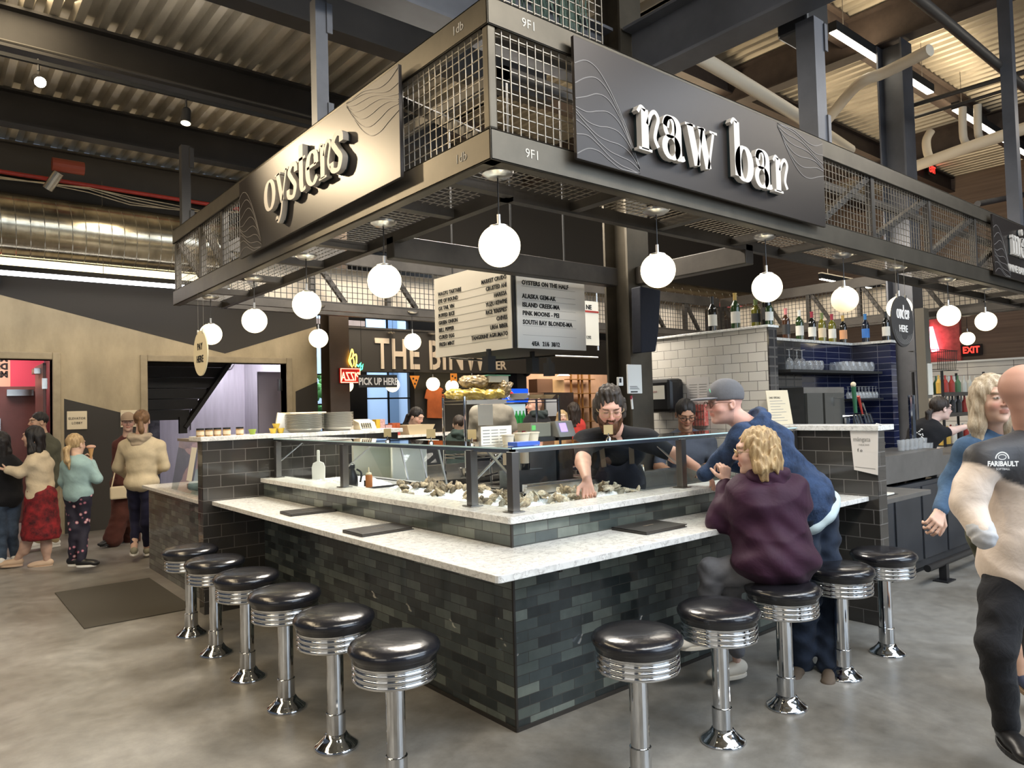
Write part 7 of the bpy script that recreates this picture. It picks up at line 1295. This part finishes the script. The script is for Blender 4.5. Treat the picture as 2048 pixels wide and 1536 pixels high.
T = lambda a, b, c: P_['pel'] + (P_['neck'] - P_['pel']) * c + RB_[:, 1] * b + RB_[:, 0] * a
m = MB(); u0 = len(m.v)
for j in range(13):
    tt_ = -.5 + 1.28 * j / 12
    for i in range(11): a_ = (i / 10 - .5) * 2; ww = .19 if tt_ < .5 else .19 - .35 * (tt_ - .5); bb = .205 - .085 * a_ * a_ if tt_ < .5 else .205 - .06 * a_ * a_ - .12 * (tt_ - .5); m.v.append(tuple(T(a_ * ww, bb, tt_)))
for j in range(12):
    for i in range(10): q = u0 + j * 11 + i; m.f.append((q, q + 1, q + 12, q + 11))
o = obj('apron', m, AP, r_, smooth=True); o.modifiers.new('thick', 'SOLIDIFY').thickness = .004
ST = mat('strap_brown', (.10, .075, .05), .7)
for a_ in (-1, 1): obj('apron_strap', MB().bar(T(a_ * .095, .165, .78), T(a_ * .10, .09, 1.0), .034, .006, up=tuple(RB_[:, 1])), ST, r_)
# ---- seated server in blue shirt
r_, *_x = person('dark haired woman in a grey-blue t-shirt looking down behind the bar', dict(head=(1371, 829, 0), neck=(1371, 866, .08), shL=(1417, 884, .06), shR=(1328, 886, .06), elL=(1430, 930, -.02), wrL=(1390, 940, -.22), elR=(1318, 934, -.02), wrR=(1345, 945, -.22), pel=(1374, 968, .12), knL=(1395, 1060, .1), knR=(1350, 1060, .1), anL=(1395, 1135, .15), anR=(1355, 1135, .15)), 6.05,
 dict(H=1.62, w=1.12, hs=1.0, skin=(.40, .22, .14), face=(-.55, -.62, -.40), front=(-.6, -.7), top=cloth('greyblue', (.075, .085, .115)), sleeve=.85, bust=1, pants=BKC, shoe=BLACKP, shut=True, hair=H_['bk'], hstyle='bun', res=.0045, specs=BLACKP, spect=.0026, hdL=dict(d=(-.8, -.1, -.1), pn=(0, 0, -1), bare=1), hdR=dict(d=(.3, -.6, -.1), pn=(0, 0, -1), bare=1), brow=(.02, .015, .01)))
# ---- sitting woman in purple
PUR = cloth('purple', (.034, .010, .026), .15, bs=5, bp=.5, r=.65); GRP = cloth('grey_leggings', (.13, .13, .14))
r_, *_x = person('wavy blonde woman in dark purple hooded jacket sitting on a stool', dict(head=(1512, 905, 0), neck=(1528, 962, .02), shL=(1488, 985, -.02), shR=(1588, 985, .02), elL=(1438, 1040, .06), wrL=(1452, 965, .16), elR=(1560, 1050, .20), wrR=(1500, 1030, .32), pel=(1552, 1128, -.08), hipL=(1528, 1138, -.06), hipR=(1575, 1138, -.06), knL=(1425, 1142, .02), knR=(1458, 1158, .08), anL=(1412, 1268, .08), anR=(1474, 1328, .18)), 3.95,
 dict(H=1.68, w=1.38, hs=1.08, skin=(.56, .36, .28), face=(-.55, .70, -.05), front=(-.35, .9), top=PUR, topo=.03, sleeve=1.93, hem=.03, fold=.012, hood=PUR, collar=.05, pants=GRP, panto=.006, pantlen=1.85, legskin=0, shoe=mat('shoe_white', (.55, .50, .42), .6), toe=(-.7, .3), hair=H_['bl'], hstyle='wavy', strand=.005, hairres=.005, res=.005, hdL=dict(d=(.1, .1, 1), pn=(.4, .9, 0), curl=1.1), specs=GOLD, brow=(.3, .2, .1)))
# ---- man in blue jacket leaning on the bar
BLU = cloth('blue_pattern', (.026, .048, .105), .6, bs=60, bp=.5, r=.8)
r_, P_, RB_, HR_, hc_, hs_ = person('man in grey cap and patterned blue hooded jacket leaning on the bar', dict(head=(1449, 808, 0), neck=(1500, 856, .0), shL=(1480, 880, -.14), shR=(1538, 880, .14), elL=(1440, 925, .02), wrL=(1405, 955, .10), elR=(1515, 930, .32), wrR=(1455, 930, .30), pel=(1610, 1005, .05), hipL=(1595, 1030, .0), hipR=(1636, 1020, .08), knL=(1612, 1195, -.04), knR=(1650, 1190, .05), anL=(1598, 1325, .04), anR=(1662, 1330, -.04)), 4.28,
 dict(H=1.88, w=1.32, hs=1.03, fat=1.05, skin=(.62, .36, .29), face=(-.80, .42, -.05), front=(-.8, .3), stubble=.22, top=BLU, topo=.03, sleeve=1.95, hem=.06, fold=.010, hood=BLU, pants=cloth('jeans_dark', (.018, .026, .045), .35), panto=.022, flare=.02, shoe=mat('shoe_tan', (.09, .065, .045), .7), sole=mat('sole_pale', (.62, .56, .46), .6), toe=(-.8, -.3), cap=cloth('cap_grey', (.12, .12, .13)), badge=mat('badge_green', (.2, .7, .45), .5), specs=mat('specs_brown', (.12, .05, .03), .4), spect=.002, specr=.019, brow=(.2, .12, .07)))
put('shirt_hem', [sdf_mesh([eli(P_['pel'] - RB_[:, 2] * .075, [.222, .180, .07], RB_, .02), eli(P_['pel'] - RB_[:, 2] * .24, [.5, .5, .13], RB_, .01, -1)], .01, fold(.006, 18))], mat('cloth_paleblue', (.50, .62, .66), .8), r_)
# ---- bald man walking by on the right
def jackcol(P, RB):
    def f(V):
        z = V[:, 2]; u = (V - P['neck']) @ RB[:, 0]; cut = P['neck'][2] - .25 + .55 * u; t = np.clip((z - cut) / .012 + .5, 0, 1)[:, None]; return np.array([.60, .50, .42]) * (1 - t) + np.array([.035, .034, .037]) * t
    return f
r_, P_, RB_, HR_, hc_, hs_ = person('bald man in black and cream zip jacket walking past at the right edge', dict(head=(2062, 790, 0), neck=(2068, 882, .02), shL=(2150, 930, .05), shR=(1968, 922, -.04), elR=(1934, 1006, -.06), wrR=(1966, 1070, -.16), elL=(2190, 1020, 0), wrL=(2180, 1110, -.1), pel=(2058, 1125, .02), hipR=(2018, 1150, 0), hipL=(2095, 1150, .03), knR=(1992, 1290, -.08), knL=(2085, 1300, .2), anR=(2012, 1452, -.02), anL=(2110, 1400, .45)), 2.92,
 dict(H=1.8, w=1.14, hs=1.06, skin=(.56, .31, .23), face=(.45, -.80, .0), front=(-.75, -.65), top=vmat('jacket_two_tone', .55, bump=.3, bs=14, sheen=.1), topcol=jackcol, topo=.032, sleeve=1.9, hem=.09, cut=.125, fold=.007, armk=.012, pants=cloth('black_trousers', (.014, .014, .016), bs=16), panto=.012, shoe=mat('black_leather', (.012, .011, .011), .35), toe=(-.75, -.6), collar=.0, res=.005, stubble=.1))
put('shirt_collar', [sdf_mesh([cap(P_['neck'] - RB_[:, 2] * .01, P_['neck'] + RB_[:, 2] * .045, .080, .076, k=.01), cap(P_['neck'] - RB_[:, 2] * .1, P_['neck'] + RB_[:, 2] * .2, .066, .062, k=.004, op=-1)], .006)], cloth('collar_grey', (.16, .17, .19)), r_)
put('jacket_cuff', [sdf_mesh([cap(P_['wrR'] + (P_['elR'] - P_['wrR']) * .16, P_['wrR'] - (P_['elR'] - P_['wrR']) * .05, .050, .046, k=.01)], .007, fold(.003, 60))], cloth('cuff_grey', (.42, .42, .43)), r_)
FJ = lambda u, v, w=0: tuple(P_['neck'] + RB_[:, 1] * (.172 + w) - RB_[:, 0] * (u - .02) * 1.0 + RB_[:, 2] * (v - .205)); g_ = lambda u, v, w=0: tuple(np.array(atd(1978 + u * 560, 935 - v * 560, 2.72 - w + .0)))
text('chest_lettering', 'FARIBAULT', lambda u, v, w=0: tuple(atd(1975 + u * 500, 932 - v * 500, 2.735 + u * .10 - w)), .020, WHITEINK, r_, bold=.0012, t=.002, sx=.9); text('chest_lettering', 'SOFTBALL', lambda u, v, w=0: tuple(atd(1992 + u * 500, 940 - v * 500, 2.737 + u * .1 - w)), .009, WHITEINK, r_, t=.002)
m = MB(); ribbon(m, ell(.055, .035, .026, .026, 0, 180, 18), lambda u, v, w=0: tuple(atd(1977 + u * 500, 935 - v * 500, 2.735 + u * .1 - w)), .002, lambda d: .005); ribbon(m, ell(.055, .042, .016, .010, n=16), lambda u, v, w=0: tuple(atd(1977 + u * 500, 935 - v * 500, 2.735 + u * .1 - w)), .002, lambda d: .003, closed=True); obj('chest_emblem', m, WHITEINK, r_)
# ---- blonde woman behind him
r_, *_x = person('long haired blonde woman in denim jacket beside the bald man', dict(head=(1986, 800, 0), neck=(1990, 868, .06), shR=(1934, 900, .04), shL=(2045, 900, .1), elR=(1900, 966, .10), wrR=(1880, 1022, -.02), elL=(2060, 970, .1), wrL=(2050, 1030, 0), pel=(1998, 1062, .1), knR=(2015, 1200, .12), knL=(2035, 1210, .2), anR=(2068, 1360, .5), anL=(2050, 1352, .08)), 3.62,
 dict(H=1.72, w=.98, hs=1.02, skin=(.56, .36, .27), face=(-.66, -.74, .0), front=(-.7, -.7), top=cloth('denim', (.055, .10, .17), .35, bs=30), topo=.014, sleeve=1.93, collar=.03, pants=cloth('olive_shorts', (.08, .08, .05)), pantlen=1.45, legskin=1, shoe=mat('sandal_blue', (.03, .04, .08), .6), sole=mat('sandal_cork', (.3, .2, .12), .8), toe=(-.7, -.6), hair=H_['ash'], hstyle='long', strand=.003, res=.0045, hdR=dict(pn=(.6, .5, 0), curl=.8, side=1), brow=(.3, .22, .14)))
# ---- bartender in black shirt
r_, P_, RB_, *_x = person('bartender with ponytail, glasses and black printed t-shirt at the wine bar', dict(head=(1882, 818, 0), neck=(1862, 844, .02), shL=(1880, 866, -.08), shR=(1842, 858, .12), elL=(1902, 862, -.10), wrL=(1930, 854, -.12), elR=(1850, 900, .2), wrR=(1880, 900, .3), pel=(1822, 925, .05), knL=(1822, 1010, 0), knR=(1815, 1010, .1), anL=(1825, 1070, 0), anR=(1815, 1070, .1)), 7.5,
 dict(H=1.66, w=1.12, hs=1.0, skin=(.60, .42, .36), face=(.80, -.60, -.05), front=(.8, -.5), top=BKC, sleeve=.9, pants=BKC, shoe=BLACKP, hair=H_['dk'], hstyle='ponylow', specs=BLACKP, spect=.003, hdL=dict(pn=(0, 0, -1), bare=1)))
m = MB(); random.seed(6); [m.box(*(atd(1842 + random.uniform(-13, 13), 870 + random.uniform(-14, 22), 7.33) - .006), *(atd(1842, 870, 7.33) * 0 + 0)) if False else m.ball(tuple(atd(1838 + random.uniform(-11, 11), 874 + random.uniform(-16, 22), 7.34)), .007, 5, 4) for _ in range(34)]; obj('shirt_print', m, WHITEINK, r_)
# ---- walkers on the left
CRM = cloth('cream_knit', (.55, .46, .33), .1, bs=45); 
REDD = mat('cloth_red_floral', (.30, .015, .02), .8, var=.9, vs=14, col2=(.03, .005, .008), bump=.2, bs=20)
r_, P_, *_x = person('dark haired woman in red floral dress and cream cardigan walking left', dict(head=(66, 874, 0), neck=(78, 908, .02), shL=(64, 926, -.12), shR=(92, 926, .12), elL=(40, 946, -.16), wrL=(14, 940, -.18), elR=(97, 970, .04), wrR=(66, 1008, -.06), pel=(82, 992, 0), knL=(58, 1080, -.02), knR=(92, 1080, .02), anL=(34, 1120, -.03), anR=(94, 1122, .03)), 7.95,
 dict(H=1.62, w=.95, hs=.98, skin=(.52, .34, .26), face=(-.82, .45, -.02), front=(-.9, .3), top=CRM, topo=.026, sleeve=1.92, fold=.008, pants=REDD, skirt=.40, legskin=1, shoe=mat('shoe_beige', (.55, .40, .28), .5), toe=(-.8, .3), heelh=1, hair=H_['bk'], hstyle='longback', hdL=dict(pn=(0, 0, 1), curl=.3), hdR=dict(d=(-.1, 0, -1), pn=(-.5, .5, 0), curl=.9)))
t = thing('paper_bag', 'small kraft paper bag carried by the woman in the red dress', 'bag', atd(74, 1050, 7.85)); c = atd(74, 1050, 7.85); m = MB(); m.bar(c + np.array([0, 0, -.095]), c + np.array([.03, 0, .085]), .16, .09, up=(.6, .8, 0)); obj('bag', m, mat('kraft_bag', (.40, .27, .13), .85), t); obj('handle', MB().tube(catmull([tuple(c + np.array([-.05, 0, .08])), tuple(c + np.array([-.04, 0, .16])), tuple(c + np.array([.05, 0, .17])), tuple(c + np.array([.07, 0, .08]))], 4), .004, 5), mat('kraft_bag', (.40, .27, .13)), t)
person('black haired man in olive bomber jacket behind the woman in red', dict(head=(77, 845, 0), neck=(86, 872, .02), shL=(70, 888, -.1), shR=(108, 890, .12), elL=(62, 930, 0), wrL=(64, 965, -.05), elR=(112, 938, .1), wrR=(104, 972, 0), pel=(92, 968, 0), knL=(88, 1032, -.04), knR=(104, 1035, .1), anL=(76, 1084, -.08), anR=(110, 1082, .12)), 9.0,
 dict(H=1.78, w=1.0, skin=(.50, .32, .22), face=(-.75, -.2, 0), front=(-.8, -.1), top=cloth('olive', (.085, .085, .06)), topo=.03, pants=cloth('khaki', (.38, .29, .17)), shoe=WHITEP, toe=(-.8, -.2), hair=H_['bk'], hstyle='short'))
person('woman in black jacket and jeans cut off by the left edge', dict(head=(2, 884, 0), neck=(8, 915, 0), shL=(-18, 932, -.1), shR=(26, 932, .1), elL=(-24, 975, 0), wrL=(-26, 1010, -.1), elR=(32, 975, .1), wrR=(26, 1008, 0), pel=(8, 1000, 0), knL=(2, 1062, -.05), knR=(22, 1062, .05), anL=(4, 1118, -.1), anR=(30, 1112, .15)), 8.0,
 dict(H=1.66, w=1.1, skin=(.5, .33, .25), face=(.3, .9, 0), front=(.2, .9), top=BKC, topo=.03, pants=cloth('jeans_blue', (.045, .065, .10), .4), shoe=WHITEP, toe=(.3, .8), hair=H_['bk'], hstyle='long'))
def flowers(name): m = mat(name, (.012, .012, .022), .8, bump=.1); nt = m.node_tree; N = nt.nodes; v = N.new('ShaderNodeTexVoronoi'); v.inputs['Scale'].default_value = 17; tc = N.new('ShaderNodeTexCoord'); nt.links.new(tc.outputs['Object'], v.inputs['Vector']); r = N.new('ShaderNodeValToRGB'); e = r.color_ramp.elements; e[0].position = .22; e[0].color = (.45, .16, .22, 1); e[1].position = .34; e[1].color = (.012, .010, .022, 1); x = e.new(.12); x.color = (.6, .5, .45, 1); nt.links.new(v.outputs['Distance'], r.inputs[0]); nt.links.new(r.outputs[0], N['Principled BSDF'].inputs['Base Color']); return m
r_, P_, *_x = person('blonde girl in pale teal sweater and flowered trousers holding an ice cream cone', dict(head=(152, 890, 0), neck=(152, 917, -.02), shL=(134, 930, .02), shR=(172, 930, -.02), elL=(126, 962, .05), wrL=(140, 988, .14), elR=(194, 958, .02), wrR=(184, 925, .10), pel=(156, 990, 0), knL=(150, 1058, -.02), knR=(166, 1058, .02), anL=(146, 1120, -.02), anR=(163, 1122, -.10)), 7.6,
 dict(H=1.47, w=.9, hs=.95, skin=(.58, .38, .28), face=(.75, .62, 0), front=(.3, .9), top=cloth('pale_teal', (.25, .36, .36)), topo=.016, pants=flowers('flower_trousers'), panto=.008, shoe=BLACKP, sole=WHITEP, toe=(.7, -.4), hair=H_['bl'], hstyle='ponylow', hdR=dict(d=(-.1, .2, 1), pn=(-.7, .3, 0), curl=.9)))
t = thing('ice_cream_cone', 'ice cream cone in the hand of the girl in teal', 'ice cream', atd(182, 900, 7.68)); c = atd(182, 905, 7.68); obj('cone', MB().lathe([(.008, -.06), (.030, .05)], c, 12), mat('wafer', (.45, .25, .1), .8), t); obj('scoop', MB().ball(c + np.array([0, 0, .06]), .036, 12, 8, sc=(1.3, 1.1, .6)), mat('ice_cream', (.5, .3, .22), .6), t)
person('woman with brown ponytail in cream fleece and navy leggings seen from behind', dict(head=(284, 842, 0), neck=(282, 876, -.02), shL=(250, 893, .0), shR=(318, 893, .02), elL=(236, 935, .04), wrL=(255, 952, .20), elR=(328, 932, .06), wrR=(306, 945, .24), pel=(284, 968, 0), knL=(272, 1040, .06), knR=(292, 1045, -.02), anL=(268, 1098, -.16), anR=(294, 1098, .10)), 8.2,
 dict(H=1.70, w=1.08, hs=1.0, skin=(.55, .36, .28), face=(.35, .92, 0), front=(.2, .95), top=cloth('cream_fleece', (.50, .42, .29), .1), topo=.03, hood=cloth('beige_hood', (.36, .29, .21)), pants=cloth('navy_leggings', (.010, .010, .028)), panto=.004, pantlen=1.8, legskin=1, shoe=mat('shoe_greytan', (.25, .24, .18), .7), sole=WHITEP, toe=(.2, .9), hair=H_['br'], hstyle='pony'))
r_, *_x = person('person in pale cap and maroon trousers facing the ponytail woman', dict(head=(256, 846, 0), neck=(255, 874, .02), shL=(276, 890, 0), shR=(236, 890, 0), elL=(282, 930, 0), wrL=(276, 960, -.1), elR=(232, 930, 0), wrR=(238, 962, -.1), pel=(252, 965, 0), knL=(262, 1030, .0), knR=(240, 1030, -.1), anL=(262, 1078, .2), anR=(226, 1078, -.15)), 9.2,
 dict(H=1.68, w=.98, skin=(.55, .36, .28), face=(-.2, -.98, 0), front=(-.3, -.9), top=cloth('maroon', (.09, .03, .025)), topo=.02, pants=cloth('maroon2', (.075, .026, .02)), panto=.04, flare=.04, shoe=BLACKP, toe=(-.8, -.3), hair=H_['br'], hstyle='short', cap=cloth('cap_beige', (.38, .28, .2))))
c = atd(238, 982, 9.0); t = thing('shoulder_bag', 'cream shoulder bag at the hip of the person in the pale cap', 'bag', c); m = MB(); m.bar(c + np.array([-.10, 0, -.02]), c + np.array([.12, 0, -.02]), .05, .16); obj('bag', m, CREAM, t, bevel=.02); obj('strap', MB().tube([c + np.array([-.08, 0, .06]), c + np.array([.02, .05, .5])], .008, 5), CREAM, t)
# ---- people in the shops behind
person('dark haired worker looking down at the far shop counter', dict(head=(833, 834, 0), neck=(825, 850, .05), shL=(845, 862, 0), shR=(806, 862, .05), elL=(850, 880, 0), elR=(800, 882, .1), wrL=(835, 888, -.1), wrR=(812, 890, -.1), pel=(822, 912, .1)), 9.6, dict(H=1.66, hs=1.0, skin=(.56, .36, .28), face=(.3, -.85, -.4), front=(.2, -.9), top=BKC, hair=H_['bk'], hstyle='ponylow', shut=True, res=.008))
person('person in grey t-shirt seen from behind through the wire rack', dict(head=(985, 775, 0), neck=(985, 808, 0), shL=(952, 826, 0), shR=(1015, 826, .05), elL=(945, 868, .05), wrL=(950, 895, .1), elR=(1028, 862, .05), wrR=(1022, 888, .1), pel=(985, 905, 0), knL=(975, 985, 0), knR=(995, 985, 0), anL=(973, 1045, 0), anR=(997, 1045, 0)), 7.9, dict(H=1.78, w=1.15, hs=1.0, skin=(.5, .33, .25), face=(.5, .8, 0), front=(.5, .8), top=cloth('grey_tee', (.24, .22, .18)), topo=.025, sleeve=.9, pants=BKC, shoe=BLACKP, hair=H_['dk'], hstyle='short', hdR=dict(bare=1), hdL=dict(bare=1)))
person('child in green hoodie behind the wire rack', dict(head=(918, 850, 0), neck=(921, 869, 0), shL=(904, 880, 0), shR=(938, 880, .05), elL=(900, 905, 0), elR=(944, 905, 0), wrL=(905, 925, .1), wrR=(938, 925, .1), pel=(921, 930, 0)), 8.6, dict(H=1.4, w=.95, hs=.92, skin=(.52, .34, .25), face=(.5, .8, 0), front=(.5, .8), top=cloth('dark_green', (.03, .045, .04)), topo=.03, hood=cloth('dark_green', (.03, .045, .04)), hair=H_['dk'], hstyle='short'))
person('balding man in black hooded jacket near the drinks cooler', dict(head=(1068, 812, 0), neck=(1074, 830, 0), shL=(1060, 842, 0), shR=(1088, 842, .1), elL=(1054, 868, 0), elR=(1092, 868, .05), wrL=(1056, 890, 0), wrR=(1088, 890, 0), pel=(1074, 898, 0)), 9.4, dict(H=1.75, w=1.1, hs=1.0, skin=(.55, .32, .24), face=(-.8, .4, 0), front=(-.7, .5), top=BKC, topo=.03, hood=cloth('charcoal_hood', (.03, .04, .04))))
person('brown haired woman in red top in the tan room', dict(head=(1147, 822, 0), neck=(1148, 838, 0), shL=(1162, 848, 0), shR=(1134, 848, 0), elL=(1166, 866, 0), elR=(1130, 866, 0), wrL=(1160, 880, 0), wrR=(1136, 880, 0), pel=(1148, 890, 0)), 11.5, dict(H=1.66, hs=1.1, skin=(.5, .33, .25), face=(.4, .9, 0), front=(.4, .9), top=cloth('red_top', (.5, .05, .04)), topo=.02, hair=H_['dk'], hstyle='long'))
person('small blonde child beside the woman in the red top', dict(head=(1124, 835, 0), neck=(1124, 848, 0), shL=(1132, 855, 0), shR=(1115, 855, 0), elL=(1134, 872, 0), elR=(1112, 872, 0), wrL=(1130, 884, 0), wrR=(1116, 884, 0), pel=(1124, 892, 0)), 11.0, dict(H=1.3, hs=.9, skin=(.6, .42, .32), face=(-.5, -.8, 0), front=(-.5, -.8), top=cloth('red_top', (.5, .05, .04)), topo=.02, hair=H_['bl'], hstyle='bob'))

def bag(c, s, lab, m, seed):
    t = thing('bread_bag', lab, 'bag', c); rg = random.Random(seed); pr = []
    for k in range(9): pr.append(eli((c[0] + rg.uniform(-.42, .42) * s[0], c[1] + rg.uniform(-.3, .3) * s[1], c[2] + s[2] * rg.uniform(.35, .62)), [s[0] * .26, s[1] * .34, s[2] * .36], None, .03))
    pr.append(cap((c[0] + s[0] * .45, c[1], c[2] + s[2] * .5), (c[0] + s[0] * .62, c[1], c[2] + s[2] * .75), .018, .030, k=.02)); V, F = sdf_mesh(pr, .007, fold(.007, 55, seed)); put('bag', [(V, F)], m, t)
bag((1.88, 2.95, 1.69), (.34, .22, .12), 'yellow bread bag lying at the left end of the wire rack', BAGY, 1); bag((2.02, 2.96, 1.79), (.3, .2, .16), 'clear bread bag piled on the yellow bag', BAGM, 2)
bag((2.30, 2.92, 1.69), (.18, .2, .20), 'tall clear bag of rolls in the middle of the rack top', BAGM, 3); bag((2.13, 2.88, 1.69), (.2, .2, .11), 'second yellow bread bag beside the tall bag', BAGY, 4)
